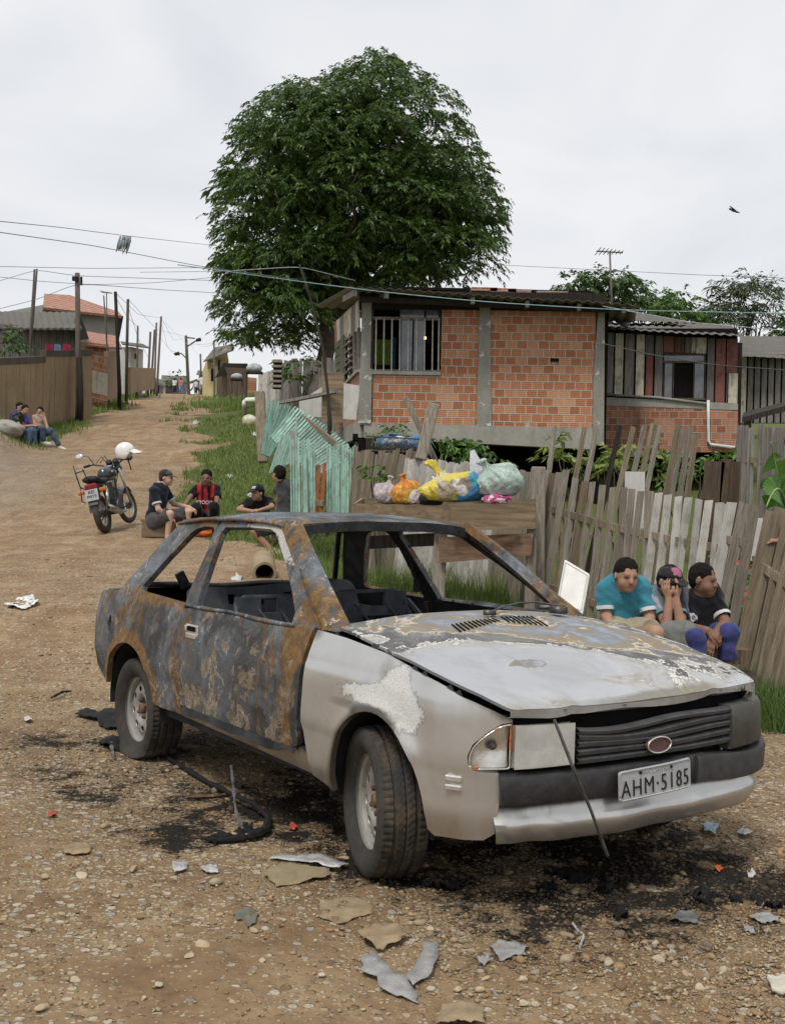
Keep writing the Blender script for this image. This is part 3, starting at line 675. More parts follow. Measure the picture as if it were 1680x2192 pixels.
# floor, bulkheads, engine bay
mb = MB()
mb.box((-1.45, 0, .30), (2.3, 1.42, .03)); mb.box((-2.75, 0, .42), (.55, 1.36, .03)); mb.box((-.40, 0, .58), (.05, 1.34, .58)); mb.box((-2.38, 0, .50), (.06, 1.2, .40))
mb.box((-.58, 0, .80), (.16, 1.26, .09)); mb.box((-2.72, -.02, .62), (.62, 1.36, .02))
for sd in (-1, 1):
 mb.box((.10, sd * .52, .56), (.68, .04, .30)); mb.box((-1.2, sd * .70, .34), (1.7, .07, .12)); mb.box((-2.40, sd * .56, .60), (.74, .04, .44))
 for ax, ry in ((.06, .345), (-2.39, .365)):
  an = np.linspace(R(-8), R(188), 20); V_ = np.array([(ax + ry * math.cos(a_), sd * y_, .29 + .345 * math.sin(a_)) for y_ in (.54, .772) for a_ in an])
  mb.add(V_, [(i, i + 1, 20 + i + 1, 20 + i) for i in range(19)])
mb.box((.18, 0, .45), (.84, .96, .30)); mb.box((.54, 0, .55), (.06, 1.0, .20)); mb.box((.30, 0, .28), (.5, .9, .06)); mb.box((.60, .0, .36), (.05, 1.0, .20))
mb.box((-.43, 0, .885), (.14, 1.26, .05)); mb.tube([(-2.4, -.6, .24), (-2.4, .6, .24)], .035, 8); mb.tube([(0, -.6, .24), (0, .6, .24)], .03, 8)
mb.build('underbody', CM['char'], car)
mb = MB()      # pressed rear seat back with its row of slots
P, F = cdt(rounded([(-.56, .42), (.54, .42), (.50, .975), (-.58, .935)], [.01, .01, .07, .05], 6), [[(a, .85), (a + .05, .85), (a + .05, .905), (a, .905)] for a in (-.34, -.16, .02, .2)], .05)
V = np.column_stack([-1.98 - .34 * (P[:, 1] - .42), P[:, 0], P[:, 1] + .008 * np.sin(P[:, 0] * 8)]); V[:, 0] += .012 * (np.abs((P[:, 1] - .78)) < .02)
mk('rear_seat_back', V, F, CM['seat'], car, True, solid=(.02, 0))
for (sx, y0, y1, zt) in ((-1.36, -.60, -.20, .935), (-1.30, -.06, .42, .955)):
 mb = MB(); g = lambda y, z: (sx - .20 * (z - .5) / .45, y, z)
 mb.tube([g(y0, .42), g(y0, .80), g(y0 + .02, zt - .03), g(y0 + .07, zt), g(y1 - .07, zt), g(y1 - .02, zt - .03), g(y1, .80), g(y1, .42)], .014, 8)
 for a in (y0 + .01, y1 - .15): mb.box(g(a + .07, zt - .045), (.022, .14, .095))
 for z in (zt - .10, zt - .19, zt - .30): mb.box(g((y0 + y1) / 2, z), (.016, y1 - y0, .05))
 mb.tube([g(y0 + .14, zt - .06), (sx + .03, y0 + .19, zt - .22)], .006, 5); mb.tube([g(y1 - .14, zt - .06), (sx + .03, y1 - .08, zt - .26)], .007, 5); mb.tube([g(y1, zt - .05), (sx + .12, y1 + .05, zt - .27)], .016, 6)
 mb.build('seat_frame', CM['seat'], car, False)
 mb = MB(); mb.box((sx + .22, (y0 + y1) / 2, .42), (.46, y1 - y0, .04)); mb.tube([(sx, y0, .42), (sx + .45, y0, .44)], .014, 6); mb.tube([(sx, y1, .42), (sx + .45, y1, .44)], .014, 6); mb.build('seat_base', CM['char'], car)
mb = MB(); mb.tube([(-1.73, .60, 1.20), (-1.735, .63, 1.05), (-1.73, .66, .98)], .012, 6); mb.box((-1.73, .66, .96), (.03, .03, .07)); mb.build('belt_stub', CM['char'], car)
mb = MB(); mb.tube([(-1.15, -.46, 1.285), (-1.6, -.1, 1.29), (-2.1, .42, 1.285)], .005, 5); mb.build('roof_wire', CM['void'], car)
mb = MB(); mb.tube([(-1.62, .16, 1.285), (-1.3, .34, 1.30), (-1.13, .46, 1.30)], .005, 5); mb.build('roof_wire', CM['void'], car)
# bonnet
def zhood(x, y):
 return np.interp(x, [-.50, -.2, 0, .2, .35, .5, .6, .66, .70], [.947, .925, .90, .868, .836, .797, .762, .738, .722]) - .034 * (np.abs(y) / .7) ** 2.4 + .014 * (y / .65) * sst(.3, .6, x) + .006 * np.exp(-((np.abs(y) - .36) / .03) ** 2) * sst(-.2, .1, x)
h_out = rounded([(.622, -.600), (.66, -.45), (.69, -.2), (.70, 0), (.69, .25), (.665, .5), (.630, .678), (.40, .742), (0, .752), (-.38, .712), (-.455, .3), (-.47, 0), (-.455, -.3), (-.40, -.675), (0, -.712), (.36, -.700)], [.03, .1, .1, .1, .1, .1, .03, .1, .1, .03, .1, .1, .1, .03, .1, .1])
P, F = cdt(h_out, [], .020); x, y = P.T
zz = zhood(x, y) + (fbm(x * 6, y * 6, 31, 3) - .45) * .008
heat = .17 + 1.05 * np.exp(-((x + .22) / .17) ** 2 - ((y + .30) / .28) ** 2) + .80 * np.exp(-((x - .03) / .17) ** 2 - ((y - .05) / .24) ** 2) + 1.05 * np.exp(-((x + .02) / .34) ** 2 - ((y - .46) / .24) ** 2) + .7 * np.exp(-((x + .40) / .10) ** 2 - ((y - .1) / .6) ** 2) + .60 * np.exp(-((x - .30) / .15) ** 2 - ((y - .32) / .19) ** 2) + .33 * np.exp(-((x + .05) / .12) ** 2 - ((y + .55) / .15) ** 2)
heat -= .55 * np.exp(-((x - .36) / .16) ** 2 - ((y + .30) / .40) ** 2)
edge = 1.0 * np.exp(-((x - np.interp(np.abs(y), [0, .2, .45, .6], [.69, .68, .65, .61])) / .055) ** 2) * (.35 + .65 * np.exp(-((y - .05) / .38) ** 2)) + .3 * np.exp(-((y + .69) / .02) ** 2)
chip = .75 * np.exp(-((x - .55) / .10) ** 2 - ((y - .60) / .09) ** 2) + .55 * np.exp(-((y - .69) / .03) ** 2) * sst(-.1, .3, x) + .52 * np.exp(-((x - .64) / .02) ** 2 - ((y - .45) / .2) ** 2) + .40 * np.exp(-((x - .10) / .05) ** 2 - ((y - .03) / .13) ** 2)
heat = np.clip(.06 + .80 * heat / (.35 + heat) + .12 * heat, 0, .92)
hood = mk('bonnet', np.column_stack([P, zz]), F, [CM['bonnet'], CM['char']], car, True, attr={'burn': heat, 'edge': edge, 'chip': chip}, solid=(.012, -1, 1))
k = 44; ys = np.linspace(-.602, .672, k); xe = np.interp(ys, [-.60, -.45, -.2, 0, .25, .5, .672], [.622, .66, .69, .70, .69, .665, .630]); ze = zhood(xe, ys) - .006
V = np.concatenate([np.column_stack([xe - .002, ys, ze]), np.column_stack([xe - .004, ys, ze - .020 - .006 * np.sin(ys * 11)]), np.column_stack([xe - .03, ys, ze - .026])])
mk('bonnet_lip', V, [(r_ * k + i, (r_ + 1) * k + i, (r_ + 1) * k + i + 1, r_ * k + i + 1) for r_ in range(2) for i in range(k - 1)], CM['bonnet'], hood, True, attr={'burn': np.full(3 * k, .1), 'edge': np.full(3 * k, .55), 'chip': np.tile(.65 * sst(.1, .5, ys), 3)}, solid=(.004, 0))
def vent(qs, n):
 q = [c_at(a, b, 2, .935) for a, b in qs]; mb = MB()
 for i in range(n):
  t_ = (i + .5) / n; a = q[0] * (1 - t_) + q[1] * t_; b = q[3] * (1 - t_) + q[2] * t_
  for p in (a, b): p[2] = zhood(p[0], p[1]) + .004
  mb.bar(a, b, .0055, .004)
 mb.build('vent_slit_shade', CM['void'], hood)  # black bars laid on the bonnet stand for the shade in the slits
vent([(963, 1331), (1056, 1322), (1073, 1325), (983, 1338)], 11); vent([(1068, 1320), (1140, 1317), (1178, 1328), (1085, 1326)], 8)
# nose pieces
def sweep(name, ss, prof, mat, parent=None, zf=None, of=None, thick=.006, smooth=True, close=False, attr=None):
 secs = []
 for s_ in ss:
  q = np.array([nose(s_, z + (zf(s_) if zf else 0), o + (of(s_) if of else 0)) for z, o in prof]); secs.append(q)
 V, F = loft(secs, close)
 if close: n = len(prof); F += [tuple(range(n))[::-1], tuple(len(V) - n + i for i in range(n))]
 return mk(name, V, F, mat, parent or car, smooth, solid=None if close else (thick, 0), attr=attr(V) if attr else None, sharp=40)
rough = lambda sd_, a, f: (lambda s_: a * (float(vn(s_ * f, .5, sd_)) - .5))
def val_attr(V):
 return {'dirt': .35 + .3 * sst(.32, .26, V[:, 2]), 'soot': .75 * sst(.355, .39, V[:, 2]) * sst(.0, -.2, V[:, 1]) + .4 * sst(-.45, -.6, V[:, 1]) * sst(.3, .36, V[:, 2]), 'patch': 0 * V[:, 0]}
sweep('valance', np.linspace(.664, 2.12, 70), [(.405, -.02), (.385, -.004), (.362, 0.), (.345, .012), (.332, .022), (.315, .022), (.295, .012), (.275, .004), (.262, -.006), (.258, -.03)], CM['silver'], of=lambda s_: rough(5, .03, 5)(s_) - .02 * math.exp(-((s_ - .8) / .05) ** 2), zf=lambda s_: rough(8, .016, 4)(s_) - .012 * sst(1.5, 2.1, s_), attr=val_attr)
sweep('bumper', np.linspace(.688, 1.62, 40), [(.402, -.02), (.400, .026), (.410, .032), (.484, .032), (.499, .026), (.503, .0), (.503, -.03)], CM['black'], close=True, of=rough(3, .007, 14), smooth=False)
bp = sweep('bumper_end', np.linspace(1.56, 2.15, 26), [(.385, -.02), (.385, .03), (.395, .042), (.470, .042), (.487, .034), (.49, -.02)], CM['black'], close=True, of=lambda s_: .012 * sst(1.8, 2.2, s_) + rough(4, .008, 14)(s_), zf=lambda s_: .010 * math.sin(s_ * 9), smooth=False)
sweep('lamp_surround', np.linspace(1.79, 2.14, 14), [(.492, -.03), (.494, .02), (.51, .028), (.645, .022), (.662, .012), (.664, -.04)], CM['olive'], close=True)
for nm, s0, s1, z0, z1, mt, o_ in (('headlight', .742, .985, .522, .668, CM['lamp'], .010),):
 secs = [[nose(s_, z, o_ + .006 * math.sin((s_ - s0) / (s1 - s0) * math.pi)) for z in np.linspace(z0 + .004 * (s_ - s0) / .24, z1 + .004 * math.sin(3 * s_), 9)] for s_ in np.linspace(s0, s1 - .012, 12)]
 V, F = loft(secs, False); hl_ = mk(nm, V, F, mt, car, True, solid=(.006, -1)); secs = [[nose(s_, z, -.012 - .05 * math.sin((s_ - s0) / (s1 - s0) * math.pi) * math.sin((z - z0) / (z1 - z0) * math.pi)) for z in np.linspace(z0, z1, 9)] for s_ in np.linspace(s0, s1 - .012, 12)]; V, F = loft(secs, False); mk('reflector', V, F, CM['dish'], hl_, True)
# broken indicator: dish, socket, amber rim left in the edges
io = rounded([(.592, .522), (.733, .522), (.733, .672), (.70, .668), (.65, .64), (.605, .60), (.590, .56)], [.01, .01, .006, .03, .03, .03, .03], 4)
P, F = cdt(io, [], .014); dd = np.hypot(P[:, 0] - .685, (P[:, 1] - .585)); V = nose(P[:, 0], P[:, 1], -.022 - .018 * np.exp(-(dd / .05) ** 2))
ind = mk('indicator', V, F, CM['dish'], car, True, solid=(.004, 0))
mb = MB(); rim_p = [nose(a, b, -.004) for a, b in resample(io, .012)]; mb.tube(rim_p + rim_p[:1], .0038, 5); mb.build('indicator_rim', CM['dish'], ind, True)
for a, b in ((3, 7), (24, 34), (41, 44)): mb = MB(); mb.tube([p + np.array([0, 0, .003]) for p in rim_p[a:b]], [.0042 + .003 * random.random() for _ in rim_p[a:b]], 5); mb.build('indicator_shard', CM['amber'], ind)
mb = MB(); c_ = nose(.672, .60, -.030); nn = nose(.672, .60, .03) - nose(.672, .60, -.03); mb.tube([c_, c_ + nn * .22], .016, 12); mb.build('bulb_socket', CM['black'], ind); mb = MB(); mb.tube([c_ + nn * .2, c_ + nn * .26], .008, 8); mb.build('bulb', CM['rusty'], ind)
mb = MB(); V = [nose(s_, z, -.05) for s_ in np.linspace(.60, 2.1, 30) for z in (.50, .70)]; mb.add(V, [(2 * i, 2 * i + 2, 2 * i + 3, 2 * i + 1) for i in range(29)]); mb.build('nose_panel', CM['void'], car)
gr = MB()
for kx in range(5):
 secs = []
 for s_ in np.linspace(.992, 1.80, 40):
  u_ = (s_ - .99) / .81
  zc = .532 + .027 * kx + .010 * math.sin(u_ * 7 + kx * .9) * (kx / 4) + .018 * u_ * u_ * (kx / 4) - .016 * math.sin(math.pi * u_) * (kx > 2) * (1 - abs(kx - 3.5))
  hh = .0125 - .002 * (kx == 4)
  secs.append([nose(s_, zc - hh, -.012), nose(s_, zc - hh * .8, .014), nose(s_, zc + hh * .3, .018), nose(s_, zc + hh, .004), nose(s_, zc + hh, -.02)])
 V, F = loft(secs, True); gr.add(V, F)
grl = gr.build('grille', CM['grille'], car, True, sharp=40)
mb = MB(); e0 = nose(SC + .005, .562, .030)
for (rx, rz, d0, d1) in ((.062, .031, 0, .010),):
 mb.prism([(rx * math.cos(a), rz * math.sin(a)) for a in np.linspace(0, 2 * math.pi, 32, endpoint=False)], d0, d1, lambda a, b, d: (e0[0] + d - .006, e0[1] + a, e0[2] + b))
bd = mb.build('badge', CM['badge'], car)
mb = MB(); mb.tube([(e0[0] + .006, e0[1] + .060 * math.cos(a), e0[2] + .029 * math.sin(a)) for a in np.linspace(0, 2 * math.pi, 33)], .0032, 6, False); mb.build('badge_rim', CM['dish'], bd, True)
# number plate with its lettering
pc = [c_at(a, b, 0, .768) for a, b in ((1332, 1654), (1476, 1620), (1467, 1683), (1324, 1722))]   # lt rt rb lb
pv = np.array(pc); ctr = pv.mean(0); ux = (pv[1] + pv[2] - pv[0] - pv[3]) / 2; uz = (pv[0] + pv[1] - pv[2] - pv[3]) / 2
pw, ph = np.linalg.norm(ux), np.linalg.norm(uz); ux /= pw; uz -= ux * (uz @ ux); uz /= np.linalg.norm(uz); nx_ = np.cross(ux, uz)
P, F = cdt(rounded([(-pw / 2, -ph / 2), (pw / 2, -ph / 2), (pw / 2, ph / 2), (-pw / 2, ph / 2)], .012, 5), [], .02)
bend = lambda a: .012 * np.sin(a * 9 + .6)
V = ctr + P[:, :1] * ux + P[:, 1:] * uz + bend(P[:, :1]) * nx_
plate = mk('number_plate', V, F, CM['plate'], car, True, solid=(.004, 0))
if np.cross(V[F[0][1]] - V[F[0][0]], V[F[0][2]] - V[F[0][0]]) @ nx_ < 0: pass
mb = MB(); rr_ = resample(rounded([(-pw / 2 + .004, -ph / 2 + .004), (pw / 2 - .004, -ph / 2 + .004), (pw / 2 - .004, ph / 2 - .004), (-pw / 2 + .004, ph / 2 - .004)], .012, 5), .015)
mb.tube([ctr + a * ux + b * uz + (bend(a) + .003) * nx_ for a, b in np.vstack([rr_, rr_[:1]])], .003, 5); mb.build('plate_rim', CM['plate'], plate, True)
def lettering(name, s, size, org, ex, ez, mat, parent, width=None, ext=.001, bendf=None, shear=0., bold=0.):
 cu = bpy.data.curves.new(name, 'FONT'); cu.body = s; cu.size = size; cu.extrude = ext; cu.align_x = 'CENTER'; cu.align_y = 'CENTER'; cu.shear = shear; cu.space_character = 1.16 if name == 'plate_number' else 1.0; cu.offset = bold
 tmp = bpy.data.objects.new(name, cu); COL.objects.link(tmp); bpy.context.view_layer.update()
 me = bpy.data.meshes.new_from_object(tmp.evaluated_get(bpy.context.evaluated_depsgraph_get())); bpy.data.objects.remove(tmp)
 co = np.zeros(len(me.vertices) * 3, np.float32); me.vertices.foreach_get('co', co); co = co.reshape(-1, 3).astype(float)
 if width:
  w0 = co[:, 0].max() - co[:, 0].min(); co[:, 0] *= width / w0
 ex = np.asarray(ex, float); ez = np.asarray(ez, float); en = np.cross(ex, ez)
 V = np.asarray(org, float) + co[:, :1] * ex + co[:, 1:2] * ez + (co[:, 2:] + (bendf(co[:, :1]) if bendf else 0)) * en
 me.vertices.foreach_set('co', V.astype(np.float32).ravel()); me.update(); me.materials.clear(); me.materials.append(mat); me.name = name
 o = bpy.data.objects.new(name, me); COL.objects.link(o); o.parent = parent; return o
lettering('plate_number', 'AHM\u00b75185', .086, ctr - uz * ph * .13 + nx_ * .004, ux, uz, CM['plate_ink'], plate, pw * .93, .0015, bend, 0, -.0008)
lettering('plate_town', 'PR-CURITIBA', .022, ctr + uz * ph * .335 + nx_ * .003, ux, uz, CM['plate_grey'], plate, pw * .42, .0008, bend)
for a in (-.22, .20): mb = MB(); q = ctr + a * pw * ux + uz * ph * .36 + (bend(a * pw) + .002) * nx_; mb.tube([q, q + nx_ * .006], .006, 8); mb.build('plate_bolt', CM['plate_ink'], plate)
mb = MB(); q = nose(.53, .468, .004); e1 = nose(.56, .468, .004) - q; e1 /= np.linalg.norm(e1); nn = np.cross(e1, (0, 0, 1)); rt = np.stack([e1, nn, (0, 0, 1)], 1)
for dz in (-.017, .015): mb.box(q + np.array([0, 0, dz]), (.062, .016, .020), rt)
sm = mb.build('side_badge', CM['dish'], car); b = sm.modifiers.new('b', 'BEVEL'); b.width = .004
mb = MB(); ra = c_at(1186, 1541, 0, .735); rb = c_at(1300, 1832, 0, .80); mid = c_at(1225, 1640, 0, .785); mb.tube([ra, mid, mid * .5 + rb * .5 + np.array([.006, 0, 0]), rb], [.006, .007, .006, .007], 6); mb.build('hanging_trim_strip', CM['trim'], car)
mb = MB(); pts = [c_at(a, b, 2, z) for a, b, z in ((1048, 1312, .95), (1075, 1299, .965), (1110, 1291, .97), (1150, 1289, .97), (1205, 1298, .96))]; mb.tube(pts, .005, 6); mb.box(pts[0], (.03, .05, .02)); mb.tube([c_at(1155, 1300, 2, .95), c_at(1208, 1300, 2, .95)], .012, 6); mb.box(c_at(1195, 1306, 2, .95), (.06, .06, .03)); mb.build('wiper_arm', CM['trim'], car, True)
# wheels
def tyre_mesh(flatten=False):
 n = 198; W = .082; Ro = .288; rim = .178
 half = [(-.066, rim), (-.080, .192), (-.098, .225), (-.0995, .245), (-.095, .266), (-.085, .279)]
 tread = []
 for yy_ in np.linspace(-.076, .076, 25): tread.append((yy_, Ro - 1.5 * yy_ ** 2))
 prof = half + tread + [(-a, b) for a, b in half[::-1]]
 prof = np.array(prof); m = len(prof); ang = np.arange(n) * 2 * np.pi / n
 rad = np.repeat(prof[:, 1:2], n, 1).copy()
 for j in range(len(tread)):
  i = len(half) + j; kk = j
  if kk in (5, 6, 12, 18, 19): rad[i] -= .009
  else:
   col = 0 if kk < 5 else 1 if kk < 12 else 2 if kk < 18 else 3
   ph_ = (np.arange(n) + [0, 1, 0, 1][col] + (kk // 2 if col in (1, 2) else 0) * (1 if col == 1 else -1)) % 3
   rad[i] -= np.where(ph_ == 0, .0042, 0)
 for i in (len(half) - 1, len(half) + len(tread)): rad[i] -= np.where(np.arange(n) % 3 == 0, .0028, 0)
 V = np.stack([rad * np.cos(ang), np.repeat(prof[:, :1], n, 1), rad * np.sin(ang)], -1).reshape(-1, 3)
 F = np.array([(i * n + j, (i + 1) * n + j, (i + 1) * n + (j + 1) % n, i * n + (j + 1) % n) for i in range(m - 1) for j in range(n)])
 mud = np.repeat([1.0 if len(half) <= i < len(half) + len(tread) else .25 for i in range(m)], n)
 return V, F, mud
TV, TF, TM = tyre_mesh()
def wheel(x, y, z, steer, out, flat_=False):
 w = empty('wheel', (x, y, z)); w.parent = car; w.rotation_euler = (0, 0, steer + (0 if out < 0 else math.pi))
 V = TV.copy()
 if flat_:
  cl = -z + .004; k = np.clip((cl + .055 - V[:, 2]) / .055, 0, 1.6); below = V[:, 2] < cl + .055
  bulge = np.where(below, .030 * np.clip(k, 0, 1), 0); V[:, 1] += np.sign(V[:, 1]) * bulge; V[:, 2] = np.maximum(V[:, 2], cl); V[:, 2] = np.where(V[:, 2] < cl + .05, cl + (V[:, 2] - cl) * .7, V[:, 2])
 mk('tyre', V, TF, CM['tyre'], w, True, attr={'mud': TM}, sharp=35)
 mb = MB(); T = Matrix.Rotation(R(90), 4, 'X')           # local z -> outwards (-y)
 mb.lathe([(.178, .062), (.186, .066), (.188, .058), (.180, .052), (.165, .046), (.160, .0), (.168, -.06), (.18, -.062)], 48, T)
 rimo = mb.build('rim', CM['rim'], w, True, sharp=50)
 holes = [[(.110 * math.cos(a) + .0165 * math.cos(t_) * math.cos(a) - .0215 * math.sin(t_) * math.sin(a), .110 * math.sin(a) + .0165 * math.cos(t_) * math.sin(a) + .0215 * math.sin(t_) * math.cos(a)) for t_ in np.linspace(0, 2 * math.pi, 14, endpoint=False)] for a in np.arange(8) * math.pi / 4 + .2]
 P, F = cdt([(.166 * math.cos(a), .166 * math.sin(a)) for a in np.linspace(0, 2 * math.pi, 64, endpoint=False)], holes, .012)
 r_ = np.hypot(P[:, 0], P[:, 1]); d_ = np.interp(r_, [0, .05, .06, .075, .085, .125, .14, .155, .166], [.020, .020, .022, .034, .040, .038, .030, .018, .012])
 V = np.column_stack([P[:, 0], -d_, P[:, 1]]); mk('wheel_disc', V, F, CM['rim'], w, True, solid=(.005, 0), sharp=60)
 mb = MB(); mb.lathe([(0, .050), (.024, .048), (.028, .040), (.028, .012)], 20, T)
 for a in np.arange(4) * math.pi / 2 + .5: mb.lathe([(0, .046), (.009, .046), (.011, .042), (.012, .018)], 6, T @ Matrix.Translation((.049 * math.cos(a), .049 * math.sin(a), 0)))
 mb.build('wheel_hub', CM['rusty'], w)
 mb = MB(); mb.lathe([(0, -.02), (.16, -.02), (.16, -.05), (0, -.05)], 24, T); mb.build('brake_drum', CM['void'], w)
wheel(.0, -.697, .281, R(-17), -1); wheel(-2.402, -.680, .256, 0, -1, True); wheel(-.002, .68, .281, R(-19), 1); wheel(-2.402, .69, .268, 0, 1)
# ================================================================== buildings
def brick_mat(name, cols, mortar, bw=.205, bh=.155, ms=.0115, grooves=True, stain=0.):
 t = NT(name); o = t.obj(); sep = t.n('SeparateXYZ', {0: o})
 wob = t.math('MULTIPLY', t.math('SUBTRACT', t.noise(o, 5, 3, .6), .5), .022)
 x = t.math('ADD', sep.outputs[0], wob); z = t.math('ADD', sep.outputs[2], t.math('MULTIPLY', t.math('SUBTRACT', t.noise(o, 3.3, 3, .6), .5), .03))
 v = t.n('CombineXYZ', {0: x, 1: z}).outputs[0]
 b = t.n('TexBrick', {'Vector': v, 'Color1': (0, 0, 0, 1), 'Color2': (1, 1, 1, 1), 'Mortar': (.5, .5, .5, 1), 'Scale': 1.0, 'Mortar Size': ms, 'Mortar Smooth': .25, 'Bias': 0.0, 'Brick Width': bw, 'Row Height': bh}, offset=.5)
 n = t.noise(o, 1.2, 4, .6); n2 = t.noise(o, 24, 4, .65)
 tint = t.math('ADD', t.math('MULTIPLY', t.n('SeparateColor', {0: b.outputs['Color']}).outputs[0], .55), t.math('ADD', t.math('MULTIPLY', n, .3), t.math('MULTIPLY', n2, .2)))
 c = t.ramp(tint, [(.15, cols[0]), (.5, cols[1]), (.85, cols[2])])
 fr = t.math('FRACT', t.math('DIVIDE', z, bh))
 g = t.math('FRACT', t.math('MULTIPLY', fr, 4.0)); gm = t.math('MULTIPLY', t.mapr(t.math('ABSOLUTE', t.math('SUBTRACT', g, .5)), .16, .08), t.math('LESS_THAN', t.math('ABSOLUTE', t.math('SUBTRACT', fr, .5)), .42))
 if grooves: c = t.mix(t.math('MULTIPLY', gm, .42), c, (.10, .035, .02))
 mn = t.mix(n2, [m_ * .8 for m_ in mortar], mortar)
 mf = t.math('ADD', b.outputs['Fac'], t.math('MULTIPLY', t.math('SUBTRACT', t.noise(o, 30, 3, .7), .5), .9))
 mf = t.math('MULTIPLY', t.mapr(mf, .45, .62), t.mapr(b.outputs['Fac'], .05, .3))
 c = t.mix(mf, c, mn)
 sm = t.mapr(t.noise(o, 2.2, 4, .7, .4), .66, .70, 0, .9); c = t.mix(t.math('MULTIPLY', sm, t.mapr(t.noise(o, 11, 4, .7), .45, .55)), c, mn)
 if stain: c = t.mix(t.mapr(t.noise(t.scale(o, (2.2, 2.2, .4)), 1, 4, .6), .55, .75, 0, stain), c, (.07, .055, .045))
 h = t.math('ADD', t.math('MULTIPLY', mf, .6), t.math('ADD', t.math('MULTIPLY', gm, -.5), t.math('MULTIPLY', n2, .3)))
 return t.end(c, .9, 0, t.bump(h, .6, .012), .15)
def concrete(name, col, dark=.5, sc=2.0, streak=True, white=0.):
 t = NT(name); o = t.obj(); n = t.noise(o, sc, 5, .65); n2 = t.noise(o, sc * 9, 5, .65); st = t.noise(t.scale(o, (3.5, 3.5, .35)), 1, 5, .65)
 c = t.mix(t.mapr(n, .3, .7), [v * .72 for v in col], col)
 c = t.mix(t.mapr(n2, .5, .75, 0, .5), c, [v * .5 for v in col])
 if streak: c = t.mix(t.mapr(st, .52, .75, 0, dark), c, (.055, .048, .038))
 if white: c = t.mix(t.mapr(t.math('ADD', t.noise(o, sc * 3.2, 6, .7), t.math('MULTIPLY', n, .35)), .76, .79, 0, .85 * white), c, (.58, .57, .54))
 return t.end(c, .9, 0, t.bump(n2, .45, .01), .15)
BM = {}
BM['brick'] = brick_mat('hollow_brick_wall', [(.31, .115, .058), (.45, .185, .090), (.55, .30, .175)], (.45, .41, .355))
BM['brick_old'] = brick_mat('weathered_brick_wall', [(.20, .075, .048), (.38, .155, .09), (.47, .24, .155)], (.36, .325, .28), stain=.5)
BM['brick_far'] = brick_mat('far_brick_wall', [(.24, .10, .05), (.36, .16, .08), (.45, .26, .16)], (.42, .36, .28), .30, .22, .016, False, .3)
BM['conc'] = concrete('grey_concrete', (.37, .35, .31), .35)
BM['conc_w'] = concrete('limed_concrete', (.30, .285, .25), .3, 2., True, 1.)
BM['plaster'] = concrete('stained_ochre_plaster', (.36, .265, .165), .6, 1.1)
BM['plaster_top'] = concrete('mouldy_plaster', (.12, .105, .085), .9, 2.4)
BM['grey_pl'] = concrete('grey_render', (.33, .325, .315), .35, .6)
BM['white_pl'] = concrete('dirty_white_render', (.62, .60, .56), .3, .9)
BM['yellow_pl'] = concrete('pale_yellow_render', (.66, .56, .30), .2, .9)
BM['fibre'] = concrete('fibre_cement_sheet', (.155, .145, .13), .6, 3., False)
BM['fibre_under'] = concrete('fibre_cement_underside', (.26, .235, .20), .5, 2., False)
def tile_mat():
 t = NT('red_roof_tile'); o = t.obj(); n = t.noise(o, 3, 4, .6)
 w = t.n('TexWave', {'Vector': o, 'Scale': 1.35}, wave_type='BANDS', bands_direction='X').outputs[0]
 c = t.ramp(t.math('ADD', t.math('MULTIPLY', n, .6), t.math('MULTIPLY', t.noise(o, 14, 3, .6), .4)), [(.3, (.27, .13, .09)), (.55, (.42, .225, .165)), (.75, (.54, .37, .29))])
 return t.end(c, .85, 0, t.bump(w, .9, .08), .2)
BM['tile'] = tile_mat()
GREY = [(.18, .165, .145), (.29, .27, .24), (.40, .375, .335)]
BROWN = [(.095, .068, .047), (.165, .122, .083), (.24, .185, .13)]
BM['wood_grey'] = wood('weathered_grey_board', GREY); BM['wood_brown'] = wood('weathered_brown_board', BROWN)
BM['wood_cream'] = wood('board_with_old_cream_paint', GREY, paint=(.62, .57, .46)); BM['wood_red'] = wood('board_with_old_red_paint', BROWN, paint=(.27, .105, .095))
BM['wood_dark'] = wood('dark_timber', [(.03, .025, .02), (.05, .042, .034), (.075, .064, .052)])
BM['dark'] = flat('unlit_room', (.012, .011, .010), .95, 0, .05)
BM['iron'] = flat('rust_pitted_iron', (.19, .165, .135), .7, .2, .3, .5, 14); BM['bars'] = flat('pale_window_bar', (.42, .39, .33), .6, .1, .3, .4, 12)
BM['green_sh'] = flat('faded_green_shutter', (.115, .13, .075), .75, 0, .2, .3, 7)
BM['pvc'] = flat('white_plastic_pipe', (.68, .67, .64), .4, 0, .4, .1, 8)
t_ = NT('dusty_window_glass'); o_ = t_.obj(); n_ = t_.noise(o_, 3, 4, .6)
BM['glass'] = t_.end(t_.mix(t_.mapr(n_, .35, .65), (.075, .085, .10), (.17, .18, .20)), .12, 0, None, .6, Coat_Weight=.5)
def frame2(a, b):
 """vertical plane through two ground points: origin, direction along, outward normal (towards -Y)"""
 a = np.array([a[0], a[1], 0.]); b = np.array([b[0], b[1], 0.]); e = b - a; L_ = np.linalg.norm(e); e /= L_
 n = np.cross(e, (0, 0, 1)); return a, e, n, L_
def onplane(px, py, fr):
 a, e, n, _ = fr; d = ray(px, py); t = ((a - CP) @ n) / (d @ n); p = CP + d * t; return float((p - a) @ e), float(p[2])
